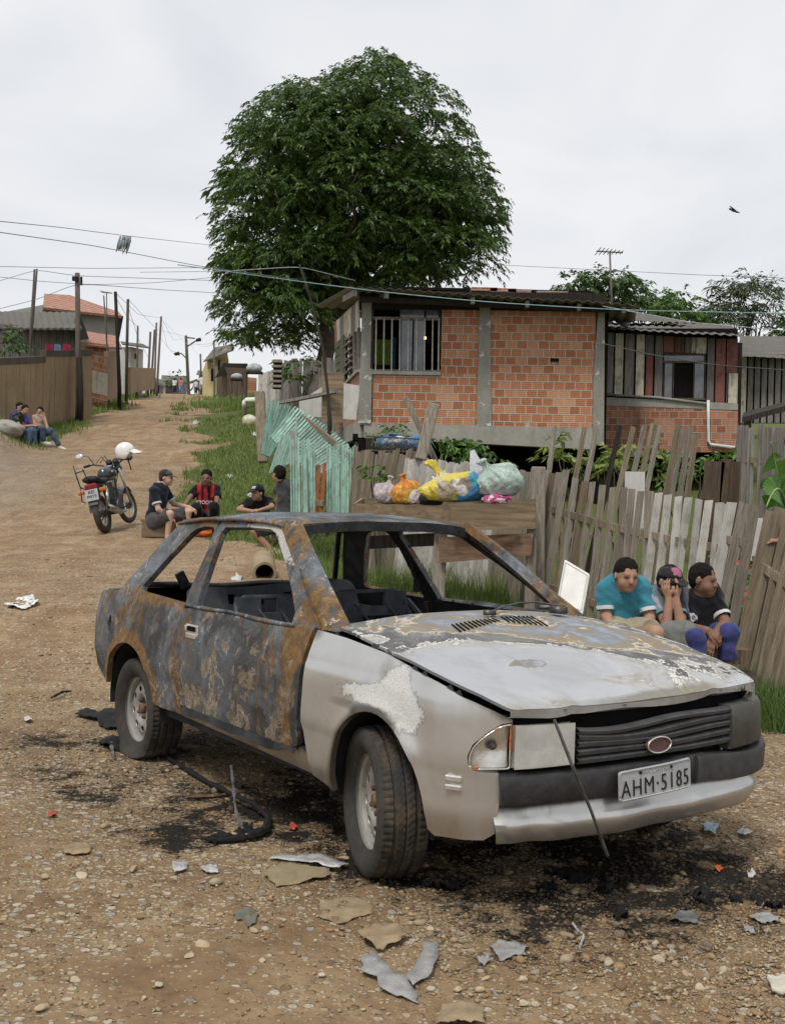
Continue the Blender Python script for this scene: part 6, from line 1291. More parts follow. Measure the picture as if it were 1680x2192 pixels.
def sprays(C, O, per, size, ll, lw, spread=1.0, droop=.35):
 """leafy twigs: C tips, O outward directions"""
 n = len(C); k = per; t = np.tile(np.linspace(.05, 1, k), n); c = np.repeat(C, k, 0); o = np.repeat(O, k, 0)
 side = np.cross(o, [0, 0, 1.0]); side /= np.linalg.norm(side, axis=1)[:, None] + 1e-9
 sg = np.tile(np.where(np.arange(k) % 2, 1, -1), n)[:, None]; sz = np.repeat(size * RNG.uniform(.7, 1.3, n), k)[:, None]
 P = c + o * t[:, None] * sz - np.array([0, 0, 1]) * (t ** 2)[:, None] * sz * droop + RNG.normal(size=(n * k, 3)) * .03 * sz
 d = o * .8 + side * sg * spread * (1.15 - t[:, None] * .8) - np.array([0, 0, 1]) * (.25 + droop * t[:, None]) + RNG.normal(size=(n * k, 3)) * .22
 V, F = leaves(P, d, ll * RNG.uniform(.7, 1.25, n * k), lw * RNG.uniform(.75, 1.2, n * k))
 tint = np.repeat(np.clip(np.repeat(RNG.uniform(.15, .85, n), k) + RNG.normal(size=n * k) * .12, 0, 1), 4); return V, F, tint
def crown(lobes, n_per, per, size, ll, lw, inner=.3, droop=.35, top=.35):
 """lobes: (x,y,z,rx,ry,rz); twigs grow out of each lobe, more on its upper side"""
 Cs, Os = [], []
 for (x, y, z, a, b, c) in lobes:
  n = int(n_per * (a * b + b * c + a * c) / 3) + 4
  d = RNG.normal(size=(n, 3)); d /= np.linalg.norm(d, axis=1)[:, None]; d[:, 2] = np.where(d[:, 2] < -.25, -d[:, 2] * top, d[:, 2]); d /= np.linalg.norm(d, axis=1)[:, None]
  r = np.where(RNG.random(n) < inner, RNG.uniform(.35, .9, n), RNG.uniform(.86, 1.06, n))[:, None]
  Cs.append(np.array([x, y, z]) + d * r * [a, b, c]); o = d * [1, 1, .55] + RNG.normal(size=(n, 3)) * .28; Os.append(o / np.linalg.norm(o, axis=1)[:, None])
 return sprays(np.concatenate(Cs), np.concatenate(Os), per, size, ll, lw, 1.0, droop)
def limb(mb, p, q, r0, r1, n=7, wob=.12):
 p = np.asarray(p, float); q = np.asarray(q, float); l = np.linalg.norm(q - p); k = np.linspace(0, 1, 7)[:, None]; W = RNG.normal(size=(7, 3)) * wob * l * .12; W[0] = W[-1] = 0
 mb.tube(p + (q - p) * k + W + np.array([0, 0, 1]) * np.sin(k * 3.14) * l * .06, np.linspace(r0, r1, 7), n)
def tree(name, label, base, lobes, n_per, per, size, ll, lw, mat, tr=.25, fork=.4, group=None, cat='tree', **kw):
 base = np.asarray(base, float); r_ = empty(name, base, 0, label, cat, group); L2 = [(a - base[0], b - base[1], c - base[2], d, e, f) for a, b, c, d, e, f in lobes]
 V, F, T = crown(L2, n_per, per, size, ll, lw, **kw); mk('crown', V, F, mat, r_, False, attr={'tint': T})
 mb = MB(); hgt = np.mean([l[2] for l in L2]); cx_, cy_ = np.mean([l[0] for l in L2]), np.mean([l[1] for l in L2]); fk = np.array([cx_ * .3, cy_ * .3, hgt * fork])
 limb(mb, (0, 0, -.3), fk, tr, tr * .75, 10);
 for l in sorted(L2, key=lambda q: -q[3])[:22]: limb(mb, fk * .9, (l[0], l[1], l[2]), tr * .45, tr * .06, 6, .3)
 mb.build('trunk', VM['bark'], r_, True); return r_
# the big tree: lobes fill the outline seen in the photo
OUT = [(822, 108), (860, 118), (905, 158), (950, 176), (972, 200), (1000, 262), (1022, 300), (1050, 350), (1072, 400), (1088, 425), (1078, 470), (1100, 518), (1072, 560), (1088, 610), (1050, 628), (980, 640), (720, 660), (700, 720), (690, 775), (640, 786), (560, 770), (505, 774), (470, 740), (462, 690), (452, 648), (470, 610), (450, 555), (470, 520), (440, 462), (468, 420), (458, 350), (490, 330), (482, 290), (512, 250), (525, 214), (570, 200), (600, 170), (660, 160), (690, 150), (742, 138), (770, 118)]
def big_tree():
 D = 40.0; poly = [tuple(at(a, b - 24 * max(0, 1 - (b - 100) / 300), D)[[0, 2]]) for a, b in OUT]; pa = np.array(poly); lobes = []; cen = np.array([pa[:, 0].mean(), pa[:, 1].mean()])
 def edged(p):
  m = 1e9
  for i in range(len(pa)):
   a, b = pa[i], pa[(i + 1) % len(pa)]; t = np.clip((p - a) @ (b - a) / ((b - a) @ (b - a) + 1e-9), 0, 1); m = min(m, np.linalg.norm(p - a - (b - a) * t))
  return m
 rn = np.random.default_rng(5); tries = 0
 while len(lobes) < 230 and tries < 16000:
  tries += 1; p = np.array([rn.uniform(pa[:, 0].min(), pa[:, 0].max()), rn.uniform(pa[:, 1].min(), pa[:, 1].max())])
  if not inpoly(p[None], poly)[0]: continue
  e = edged(p); r = rn.uniform(.55, 1.15)
  if e < r * .8 + .35: r = max(.34, (e - .35) * 1.1)
  if e < .62: continue
  hd = 4.2 * math.sqrt(max(0, 1 - (1 - min(e, 4.2) / 4.2) ** 2)); y = D + (-hd if rn.random() < .62 else rn.uniform(-.8, 1) * hd) * rn.uniform(.75, 1)
  if any((l[0] - p[0] * y / D) ** 2 + (l[1] - y) ** 2 + (l[2] - p[1] * y / D) ** 2 < (.56 * (l[3] + r)) ** 2 for l in lobes): continue
  lobes.append((p[0] * y / D, y, CAM_Z + (p[1] - CAM_Z) * y / D, r * 1.16, r * 1.05, r * .64))
 inner = [(x, D + rn.uniform(-1.2, 1.2), z, 1.5, 1.5, 1.4) for x, z in [(cen[0] + a, cen[1] + b) for a, b in ((-2.3, -2.4), (-2.6, 0), (0, 2.2), (0, -.5), (2.2, .4), (2.4, -1.6), (-.6, -3.4), (.8, 1.2), (-1.2, 1.6), (3.4, -1.2), (-1.9, -3.6), (1.2, -2.2))]]
 tx = at(690, 760, D); r_ = tree('broadleaf_tree', 'huge dense dark green tree rising behind the brick house', (tx[0], D, gz(tx[0], D)), lobes, 96, 13, .42, .155, .060, VM['tree'], .34, .45, inner=.18, droop=.45)
 base = np.array(r_.location); L2 = [(a - base[0], b - base[1], c - base[2], d, e, f) for a, b, c, d, e, f in inner]
 V, F, T = crown(L2, 60, 9, .6, .34, .17, .5); mk('inner_foliage', V, F, VM['tree'], r_, attr={'tint': T * .7})
big_tree()
def lobes_px(spec, D, dd=1.0):
 o = []
 for (px, py, r) in spec: p = at(px, py, D); k = r * D / 2450; o.append((p[0], D + RNG.uniform(-dd, dd), p[2], k, k, k * .8))
 return o
def base_px(px, D): p = at(px, 900, D); return (p[0], D, gz(p[0], D))
tree('broadleaf_tree', 'mid green tree with a round top behind the aerial on the right', base_px(1290, 52), lobes_px([(1235, 622, 36), (1270, 612, 32), (1310, 612, 34), (1350, 618, 32), (1378, 640, 30), (1225, 640, 30), (1300, 650, 46), (1350, 660, 40), (1255, 650, 40), (1395, 665, 24), (1205, 630, 18)], 52), 95, 9, .5, .26, .11, VM['tree2'], .2, group='trees beyond the houses on the right')
tree('broadleaf_tree', 'bright green low tree between the two taller crowns on the right', base_px(1450, 50), lobes_px([(1440, 655, 34), (1462, 640, 26), (1425, 672, 26), (1480, 675, 30), (1450, 690, 36), (1500, 690, 28)], 50), 95, 9, .5, .26, .11, VM['shrub'], .18, group='trees beyond the houses on the right')
tree('feathery_tree', 'tall feathery grey-green tree at the right edge of the sky', base_px(1590, 50), lobes_px([(1595, 608, 22), (1560, 620, 22), (1622, 612, 20), (1570, 645, 30), (1610, 640, 30), (1640, 660, 22), (1545, 660, 28), (1590, 680, 38), (1630, 695, 30), (1540, 690, 30), (1650, 640, 12), (1530, 672, 16)], 50), 80, 11, .7, .30, .07, VM['olive'], .16, group='trees beyond the houses on the right', droop=.15)
tree('broadleaf_tree', 'green crown just peeping over the grey shed at the right edge', base_px(1690, 48), lobes_px([(1680, 715, 24), (1700, 695, 30), (1665, 720, 14)], 48), 90, 9, .5, .26, .11, VM['tree2'], .15, group='trees beyond the houses on the right')
def bush(label, D, spec, mat, n=60, per=8, size=.22, ll=.11, lw=.05, dd=.3, name='shrub', cat='shrub', group=None, droop=.2):
 l = lobes_px(spec, D, dd); bx = np.mean([q[0] for q in l]); b = (bx, D, gz(bx, D)); r_ = empty(name, b, 0, label, cat, group); b = np.array(b)
 V, F, T = crown([(q[0] - b[0], q[1] - b[1], q[2] - b[2], *q[3:]) for q in l], n / max(.05, np.mean([q[3] for q in l]) ** 2) * np.mean([q[3] for q in l]) ** 2 , per, size, ll, lw, .4, droop)
 mk('foliage', V, F, mat, r_, attr={'tint': T}); mb = MB()
 for q in l: limb(mb, (RNG.uniform(-.1, .1), RNG.uniform(-.1, .1), -.1), (q[0] - b[0], q[1] - b[1], q[2] - b[2]), .018, .006, 5)
 mb.build('stem', VM['bark'], r_, True); return r_
bush('leafy green shrub against the base beam of the brick house', 15.5, [(965, 950, 26), (1000, 960, 26), (940, 945, 18), (1035, 965, 24), (980, 975, 26), (1060, 985, 16), (1020, 985, 22)], VM['shrub'], 260, 8, .20, .11, .045)
bush('small shrub sprouting above the wire basket', 15.0, [(838, 918, 14), (862, 922, 14), (815, 930, 9), (880, 930, 10)], VM['shrub'], 240, 7, .20, .10, .035)
bush('yellow-green shrub behind the leaning boards, left clump', 14.6, [(1205, 960, 22), (1230, 985, 26), (1190, 985, 20), (1260, 1000, 24), (1200, 940, 12)], VM['lime'], 210, 7, .22, .12, .06)
bush('yellow-green shrub behind the leaning boards, right clump', 14.2, [(1330, 985, 28), (1370, 1000, 28), (1310, 1010, 24), (1350, 960, 20), (1395, 960, 14), (1290, 980, 16)], VM['lime'], 210, 7, .22, .12, .06)
bush('dark undergrowth below the house beam on the right', 15.5, [(1440, 1000, 40), (1500, 985, 34), (1550, 975, 26), (1420, 1030, 40), (1490, 1030, 40)], VM['shrub'], 120, 7, .25, .13, .06)
bush('climbing weed on the grey pickets', 13.0, [(792, 1008, 9), (800, 1022, 9), (812, 1018, 7)], VM['shrub'], 380, 6, .12, .09, .05, .05)
bush('rounded green bush by the far left wall', 40, [(10, 745, 26), (30, 730, 22), (-10, 725, 30), (42, 752, 14)], VM['tree2'], 90, 8, .4, .2, .08, .6)
bush('clipped bright bush at the top of the road', 125, [(372, 820, 12), (384, 818, 12), (362, 824, 9)], VM['shrub'], 14, 8, 1.0, .6, .25, 1.0); bush('dark bush beside the grey-roofed house', 122, [(448, 815, 14), (440, 825, 12)], VM['tree2'], 14, 8, 1.0, .6, .25, 1.0)
bush('low bush under the big tree by the path fence', 24.5, [(640, 800, 26), (665, 790, 26), (620, 815, 18), (690, 800, 24)], VM['tree2'], 80, 8, .3, .16, .07)
# impatiens with red flowers behind the spaced boards
fl = bush('flowering plant with small red blossoms behind the spaced boards', 10.6, [(1580, 1200, 40), (1600, 1250, 44), (1570, 1290, 40), (1625, 1300, 46), (1590, 1350, 50), (1640, 1240, 36)], VM['shrub'], 170, 7, .16, .085, .045, .15, 'flowering_plant', 'plant')
b_ = np.array(fl.location); mb = MB()
for (a, b) in ((1577, 1202), (1598, 1205), (1610, 1203), (1603, 1213), (1580, 1260), (1588, 1255), (1597, 1268), (1590, 1290), (1603, 1312), (1575, 1275), (1632, 1190), (1640, 1300)):
 p = at(a, b, 10.25) - b_
 for k in range(5): an = k * 1.256; mb.add([p, p + [.025 * math.cos(an - .5), -.01, .025 * math.sin(an - .5)], p + [.034 * math.cos(an), -.014, .034 * math.sin(an)], p + [.025 * math.cos(an + .5), -.01, .025 * math.sin(an + .5)]], [(0, 1, 2, 3)])
mb.build('blossom', flat('coral_petal', (.62, .10, .08), .6), fl)
# banana plant
bp_ = empty('banana_plant', base_px(1665, 10.9), 0, 'banana plant with torn broad leaves at the right edge', 'plant'); b_ = np.array(bp_.location)
def banana_leaf(p, q, w, sag, seed):
 p = np.asarray(p, float) - b_; q = np.asarray(q, float) - b_; k = 26; t = np.linspace(0, 1, k); M_ = p + (q - p) * t[:, None] + np.array([0, 0, 1]) * (np.sin(t * 3.14) * sag)[:, None]; d = np.gradient(M_, axis=0); d /= np.linalg.norm(d, axis=1)[:, None]
 S = np.cross(d, [0, -1, .25]); S /= np.linalg.norm(S, axis=1)[:, None]; mb = MB()
 for sg in (-1, 1):
  for i in range(k - 1):
   if vn(i * .9, sg * 3.3, seed) > .74: continue
   w0 = w * math.sin(min(1, t[i] * 1.15 + .06) * 3.14) ** .6; w1 = w * math.sin(min(1, t[i + 1] * 1.15 + .06) * 3.14) ** .6
   nd = np.array([0, 0, -1]); mb.add([M_[i], M_[i + 1], M_[i + 1] + sg * S[i + 1] * w1 + nd * .35 * w1 + d[i] * .3 * w1, M_[i] + sg * S[i] * w0 + nd * .35 * w0 + d[i] * .3 * w0], [(0, 1, 2, 3)])
 n = mb.n; mb.build('leaf', VM['banana'], bp_, False, attr={'tint': RNG.random(n)}); m2 = MB(); m2.tube(M_, np.linspace(.02, .006, k), 5); m2.build('midrib', flat('banana_midrib', (.20, .30, .08), .5), bp_, True)
banana_leaf(at(1675, 1110, 10.9), at(1650, 945, 10.6), .17, .05, 3); banana_leaf(at(1690, 1110, 10.9), at(1640, 1085, 10.4), .20, .22, 5); banana_leaf(at(1700, 1200, 10.9), at(1610, 1180, 10.7), .16, .25, 8); banana_leaf(at(1690, 1150, 11), at(1735, 930, 11), .2, .1, 9)
mb = MB(); p = at(1690, 1120, 10.95) - b_; mb.tube([(p[0], 0, -.1), (p[0], 0, p[2])], [.09, .06], 8); mb.build('stalk', VM['banana'], bp_, True)
# grass
def grass_patch(name, n, box, hmin, hmax, mat, wid, cond=None, lean=.5, bare=False):
 x0, x1, y0, y1 = box; u = RNG.random(n); y = 1 / (1 / y0 - u * (1 / y0 - 1 / y1)); q = RNG.uniform(x0, x1, n); x = q * y
 g = (grassy(x, y) if cond is None else cond(x, y)); n1 = fbm(x * 1.4, y * 1.4, 91, 3); ok = RNG.random(n) < g * (.25 + 1.4 * n1); x, y, n1 = x[ok], y[ok], n1[ok]; n = len(x)
 z = H(x, y) - .01; h = RNG.uniform(hmin, hmax, n) * (.5 + 1.1 * n1); a = RNG.uniform(0, 6.283, n); ln = RNG.uniform(.1, 1, n) * lean * h; w = wid * RNG.uniform(.7, 1.3, n) * np.maximum(1, y / 14)
 dx, dy = np.cos(a), np.sin(a); b = RNG.uniform(0, 6.283, n); sx, sy = np.cos(b) * w, np.sin(b) * w * .3
 V = np.stack([np.stack([x - sx, y - sy, z], 1), np.stack([x + sx, y + sy, z], 1), np.stack([x + dx * ln * .35 + sx * .7, y + dy * ln * .35 + sy * .7, z + h * .6], 1), np.stack([x + dx * ln * .35 - sx * .7, y + dy * ln * .35 - sy * .7, z + h * .6], 1), np.stack([x + dx * ln, y + dy * ln, z + h], 1)], 1).reshape(-1, 3)
 i = np.arange(n)[:, None] * 5; F = np.concatenate([i + [0, 1, 2], i + [0, 2, 3], i + [3, 2, 4]], 0); T = np.repeat(np.clip(RNG.normal(.5, .22, n) + (n1 - .45), 0, 1), 5)
 tag(mk(name, V, F, mat, None, attr={'tint': T}), kind='stuff')
grass_patch('grass', 230000, (-.20, .10, 9.5, 40), .04, .12, VM['grass'], .0055, None, 1.1)
grass_patch('verge_grass', 80000, (-.36, -.18, 24, 60), .08, .22, VM['grass'], .006, None, .6)
grass_patch('tall_grass', 9000, (-.05, .13, 10.2, 13), .14, .36, VM['grass'], .004, lambda x, y: sst(-.03, .0, x / y) * (1 - sst(.09, .12, x / y)) * .75, .5)
grass_patch('tall_grass', 26000, (.22, .44, 7.4, 11.5), .10, .34, VM['grassn'], .005, lambda x, y: sst(2.2, 2.6, x + .4 * (fbm(x * 2, y * 2, 3, 2) - .5)), .8)
grass_patch('far_grass', 30000, (-.28, -.02, 45, 130), .12, .32, VM['grass'], .007, None, .6)
# ================================================================== people
def surf_nets(f, org, h):
 s = f < 0; nx, ny, nz = f.shape
 c = [s[a:nx - 1 + a, b:ny - 1 + b, d:nz - 1 + d] for a in (0, 1) for b in (0, 1) for d in (0, 1)]
 act = np.logical_or.reduce(c) & ~np.logical_and.reduce(c); I = np.argwhere(act); idx = -np.ones(act.shape, np.int64); idx[act] = np.arange(len(I))
 cor = np.array([(a, b, d) for a in (0, 1) for b in (0, 1) for d in (0, 1)]); val = np.stack([f[I[:, 0] + a, I[:, 1] + b, I[:, 2] + d] for a, b, d in cor], 1)
 P = np.zeros((len(I), 3)); C_ = np.zeros(len(I))
 for i in range(8):
  for j in range(i + 1, 8):
   if np.abs(cor[i] - cor[j]).sum() != 1: continue
   m = (val[:, i] < 0) != (val[:, j] < 0); t = val[m, i] / (val[m, i] - val[m, j]); P[m] += cor[i] + (cor[j] - cor[i]) * t[:, None]; C_[m] += 1
 V = (I + P / C_[:, None]) * h + org; F = []
 for ax in range(3):
  o1, o2 = [(1, 2), (2, 0), (0, 1)][ax]; sl0 = [slice(None)] * 3; sl1 = [slice(None)] * 3; sl0[ax] = slice(0, -1); sl1[ax] = slice(1, None)
  a, b = s[tuple(sl0)], s[tuple(sl1)]
  for m, fl in ((a & ~b, False), (~a & b, True)):
   E_ = np.argwhere(m); E_ = E_[(E_[:, o1] >= 1) & (E_[:, o2] >= 1) & (E_[:, o1] < f.shape[o1] - 1) & (E_[:, o2] < f.shape[o2] - 1)]
   q = []
   for d1, d2 in ((1, 1), (0, 1), (0, 0), (1, 0)): k = E_.copy(); k[:, o1] -= d1; k[:, o2] -= d2; q.append(idx[k[:, 0], k[:, 1], k[:, 2]])
   q = np.stack(q, 1); q = q[(q >= 0).all(1)]; F.append(q[:, ::-1] if fl else q)
 return V, np.concatenate(F)
class SDF:
 def __init__(s): s.p = []
 def cone(s, a, b, ra, rb, k=.02, cut=None, grp=0): s.p.append(('c', np.asarray(a, float), np.asarray(b, float), ra, rb, k, cut)); return s
 def ell(s, c, r, M_=None, k=.02, sub=False): s.p.append(('e', np.asarray(c, float), np.asarray(r, float), np.eye(3) if M_ is None else np.asarray(M_, float), k, sub)); return s
 def mesh(s, h, disp=None, planes=()):
  lo, hi = [], []
  for q in s.p:
   if q[0] == 'c': r = max(q[3], q[4]); lo.append(np.minimum(q[1], q[2]) - r); hi.append(np.maximum(q[1], q[2]) + r)
   else: r = q[2].max(); lo.append(q[1] - r); hi.append(q[1] + r)
  org = np.min(lo, 0) - 3 * h; n = np.ceil((np.max(hi, 0) + 3 * h - org) / h).astype(int) + 1
  f = np.full(n, .5)
  for q, l, u in zip(s.p, lo, hi):
   k = q[5] if q[0] == 'c' else q[4]; m = k * 1.5 + 3 * h; i0 = np.maximum(((l - m - org) / h).astype(int), 0); i1 = np.minimum(((u + m - org) / h).astype(int) + 2, n)
   X, Y_, Z_ = [org[a] + np.arange(i0[a], i1[a]) * h for a in range(3)]; G = np.stack(np.meshgrid(X, Y_, Z_, indexing='ij'), -1)
   if q[0] == 'c':
    a, b, ra, rb = q[1:5]; ab = b - a; L2 = ab @ ab + 1e-12; t = ((G - a) @ ab) / L2; tc = np.clip(t, 0, 1); d = np.linalg.norm(G - a - tc[..., None] * ab, axis=-1) - (ra + (rb - ra) * tc)
    if q[6]: d = np.maximum(d, (t - 1) * math.sqrt(L2))
   else: w = (G - q[1]) @ q[3]; k0 = np.linalg.norm(w / q[2], axis=-1); k1 = np.linalg.norm(w / q[2] ** 2, axis=-1) + 1e-9; d = k0 * (k0 - 1) / k1
   sl = tuple(slice(i0[a], i1[a]) for a in range(3)); g = f[sl]
   hh = np.clip(.5 + .5 * (g - d) / k, 0, 1); f[sl] = g * (1 - hh) + d * hh - k * hh * (1 - hh)
  if disp is not None or planes:
   G = np.stack(np.meshgrid(*[org[a] + np.arange(n[a]) * h for a in range(3)], indexing='ij'), -1)
   if disp is not None: f = f + disp(G)
   for p0, nn in planes: f = np.maximum(f, (G - p0) @ nn)
  return surf_nets(f, org, h)
def skin_mat(name, col):
 t = NT(name); o = t.obj(); n = t.noise(o, 12, 4, .6); c = t.mix(t.mapr(n, .3, .7), [v * .86 for v in col], [v * 1.08 for v in col])
 c = t.mix(t.attr('paint', 'Alpha') if False else t.attr('feat'), c, t.attr('fcol', 'Color')); return t.end(c, .55, 0, None, .35, Subsurface_Weight=.08, Subsurface_Radius=(.02, .008, .004))
def cloth_attr(name):
 t = NT(name); o = t.obj(); n = t.noise(o, 14, 3, .6, 1.2); c = t.mix(t.mapr(n, .3, .72, 0, .45), t.attr('col', 'Color'), (.02, .02, .02), 'MULTIPLY')
 c = t.mix(t.mapr(n, .3, .72, 0, .3), t.attr('col', 'Color'), [0.0, 0.0, 0.0])
 return t.end(c, .88, 0, t.bump(t.noise(o, 30, 2, .5, 2.0), .5, .010), .12, Sheen_Weight=.12)
SK = {'tan': skin_mat('tan_skin', (.36, .205, .135)), 'light': skin_mat('light_skin', (.50, .32, .235)), 'brown': skin_mat('brown_skin', (.21, .115, .075))}
CLO = cloth_attr('worn_cloth'); HAIR = flat('dark_hair', (.011, .009, .008), .75, 0, .12, .4, 60, .6); HAIR2 = flat('brown_hair', (.045, .030, .022), .6, 0, .3, .4, 60, .6)
def vnoise3(G, sc, seed=0.):
 x, y, z = G[..., 0] * sc + seed, G[..., 1] * sc - seed, G[..., 2] * sc
 return (np.sin(x * 2.1 + 1.3 * np.sin(z * 1.7 + y)) + np.sin(y * 1.9 + 1.1 * np.sin(x * 1.3)) + np.sin(z * 2.6 + 1.5 * np.sin(x + y * .7))) / 3
def unit(v): v = np.asarray(v, float); return v / (np.linalg.norm(v) + 1e-12)
def hand(S, w, d, nrm, s, curl=.5, thumb=1):
 """palm and five fingers from wrist w along d; nrm points out of the back of the hand"""
 d = unit(d); nrm = unit(np.asarray(nrm, float) - d * (np.asarray(nrm) @ d)); sd = np.cross(d, nrm) * thumb
 kn = w + d * .085 * s
 for a in (-.026, -.009, .009, .026): S.cone(w + d * .012 * s + sd * a * .55 * s, kn + sd * a * s, .014 * s, .0115 * s, .010 * s)
 for a, l, r in ((-.028, .062, .0075), (-.0095, .074, .0082), (.0095, .080, .0085), (.028, .070, .0082)):
  p = kn + sd * a * 1.05 * s; c = curl * (1.1 - .1 * (a > 0)); d1 = unit(d * math.cos(c * .8) - nrm * math.sin(c * .8) + sd * a * 3.5); m = p + d1 * l * .52 * s; d2 = unit(d * math.cos(c * 1.7) - nrm * math.sin(c * 1.7) + sd * a * 2); S.cone(p - d * .01 * s, m, r * s * 1.08, r * s, .004 * s); S.cone(m, m + d2 * l * .5 * s, r * s, r * s * .82, .003 * s)
 t0 = w + d * .025 * s + sd * .020 * s; t1 = t0 + unit(d * .8 + sd * .75 - nrm * .25) * .038 * s; S.cone(t0, t1, .0125 * s, .0105 * s, .008 * s); S.cone(t1, t1 + unit(d + sd * .25 - nrm * .3) * .034 * s, .0100 * s, .0082 * s, .004 * s)
def person(label, D, J, face, s=1.0, skin='tan', shirt=None, pants=None, hair=HAIR, cap=None, shoes=None, res=.012, tilt=(0, 0, 1), hands=None, group=None, hair_style='short', slim=1.0, loc=None):
 """J: joints as (px, py, depth offset) in the photo view; limbs are built at those places"""
 W = {k: at(v[0], v[1], D + v[2]) for k, v in J.items()}
 org = (W['hipL'] + W['hipR']) / 2; org[2] = gz(org[0], org[1]) if loc is None else loc; root_ = empty('person', org, 0, label, 'person', group)
 W = {k: v - org for k, v in W.items()}
 f = unit(face); up = unit(np.asarray(tilt, float) - f * (np.asarray(tilt, float) @ f)); rt = np.cross(f, up); HM = np.stack([rt, f, up], 1); hc = W['head']
 hp = lambda a, b, c: hc + (rt * a + f * b + up * c) * s
 S = SDF()
 S.ell(hp(0, -.012, .025), np.array([.076, .095, .092]) * s, HM, .02); S.ell(hp(0, .028, -.030), np.array([.060, .066, .085]) * s, HM, .025 * s); S.ell(hp(0, .070, -.088), np.array([.028, .022, .022]) * s, HM, .03 * s)
 S.cone(hp(-.028, .050, -.045), hp(.028, .050, -.045), .036 * s, .036 * s, .02 * s); S.cone(hp(0, .088, .012), hp(0, .106, -.026), .010 * s, .016 * s, .012 * s); S.cone(hp(-.034, .083, .022), hp(.034, .083, .022), .010 * s, .010 * s, .014 * s); S.cone(hp(-.018, .086, -.058), hp(.018, .086, -.058), .0095 * s, .0095 * s, .008 * s)
 for sg in (-1, 1): S.ell(hp(sg * .079, -.008, -.012), np.array([.010, .020, .032]) * s, HM, .006 * s); S.ell(hp(sg * .03, .082, .006), np.array([.014, .010, .010]) * s, HM, .006)
 nb = W['neck']; S.cone(hp(0, -.015, -.055), nb, .050 * s, .056 * s, .03 * s)
 sl_, sr_, hl, hr = W['shL'], W['shR'], W['hipL'], W['hipR']; mid = (sl_ + sr_) / 2; hm = (hl + hr) / 2; sp = (mid + hm) / 2
 fw_t = unit(np.cross(sr_ - sl_, mid - hm)); fw_t = fw_t if fw_t @ np.array([f[0], f[1], 0]) > -.3 else -fw_t
 ax = unit(sr_ - sl_); TM_ = np.stack([ax, unit(np.cross(unit(mid - hm), ax)), unit(mid - hm)], 1); wsh = np.linalg.norm(sr_ - sl_) / 2; tl = np.linalg.norm(mid - hm)
 def torso(Q, e=0., k=.05):
  Q.ell(mid * .80 + hm * .20 , np.array([max(.12 * s, wsh * .86), .105 * s * slim, .20 * s]) + e, TM_, k); Q.ell(sp, np.array([.122 * s, .095 * s * slim, .20 * s]) + e, TM_, k); Q.ell(hm * .86 + mid * .14, np.array([.158 * s, .122 * s * slim, .15 * s]) + e, TM_, k)
  Q.cone(sl_ * .9 + nb * .1, nb * .8 + mid * .2, .058 * s + e, .062 * s + e, k); Q.cone(sr_ * .9 + nb * .1, nb * .8 + mid * .2, .058 * s + e, .062 * s + e, k)
 torso(S)
 for q in 'LR':
  S.cone(W['sh' + q], W['el' + q], .050 * s, .040 * s, .03 * s); S.cone(W['el' + q], W['wr' + q], .041 * s, .027 * s, .012 * s)
  hd = (hands or {}).get(q, {}); wd = hd.get('d'); wd = unit(W['wr' + q] - W['el' + q]) if wd is None else unit(wd)
  hand(S, W['wr' + q], wd, hd.get('n', (0, -.4, 1)), s, hd.get('curl', .6), hd.get('thumb', 1 if q == 'L' else -1))
  S.cone(W['hip' + q], W['kn' + q], .082 * s, .056 * s, .04 * s); S.cone(W['kn' + q], W['an' + q], .057 * s, .038 * s, .02 * s)
  toe = W.get('toe' + q, W['an' + q] + np.array([0, -.15 * s, -.04 * s])); td = unit(toe - W['an' + q]); S.cone(W['an' + q] - [0, 0, .02 * s], W['an' + q] + (toe - W['an' + q]) * .75, .036 * s, .032 * s, .02 * s); S.cone(W['an' + q] + (toe - W['an' + q]) * .7, toe, .033 * s, .026 * s, .015 * s)
 V, F = S.mesh(res); L_ = (V - hc) @ HM / s; ft = np.zeros(len(V)); fc = np.zeros((len(V), 3))
 for sg in (-1, 1):
  m = (np.abs(L_[:, 0] - sg * .031) < .016) & (np.abs(L_[:, 2] - .006) < .0085) & (L_[:, 1] > .05); ft[m] = .75; fc[m] = (.035, .025, .02)
  m = (np.abs(L_[:, 0] - sg * .032) < .022) & (np.abs(L_[:, 2] - .026) < .0065) & (L_[:, 1] > .05); ft[m] = .42; fc[m] = (.03, .02, .016)
 m = (np.abs(L_[:, 0]) < .024) & (np.abs(L_[:, 2] + .058) < .009) & (L_[:, 1] > .06); ft[m] = .6; fc[m] = (.28, .10, .085)
 m = (np.abs(L_[:, 0]) < .013) & (np.abs(L_[:, 2] + .036) < .005) & (L_[:, 1] > .07); ft[m] = .45; fc[m] = (.10, .05, .035)
 mk('body', V, F, SK[skin], root_, True, attr={'feat': ft, 'fcol': fc})
 if shirt:
  Q = SDF(); e = shirt.get('fit', .013) * max(s, .8); torso(Q, e, .05); seg = []
  for q in 'LR':
   a, b = W['sh' + q], W['el' + q]; t = shirt.get('sleeve', .62)
   if t > 0: en = a + (b - a) * t; Q.cone(a, en, .056 * s + e * .5, .052 * s + e * .7, .025 * s, True); seg.append((a, en))
   if t >= .99: Q.cone(W['el' + q], W['wr' + q], .05 * s + e * .5, .036 * s + e * .5, .02 * s, True)
  if shirt.get('collar', True): Q.cone(nb - up * .02 * s, nb + up * .012 * s, .072 * s, .064 * s, .02 * s, True)
  V, F = Q.mesh(res, lambda G: .020 * s * (np.abs(vnoise3(G, 11 / s, shirt.get('seed', 1.))) - .3) + .004 * s * vnoise3(G, 30 / s, 3.), [(hm + (hm - mid) * .10, unit(hm - mid))] if True else ())
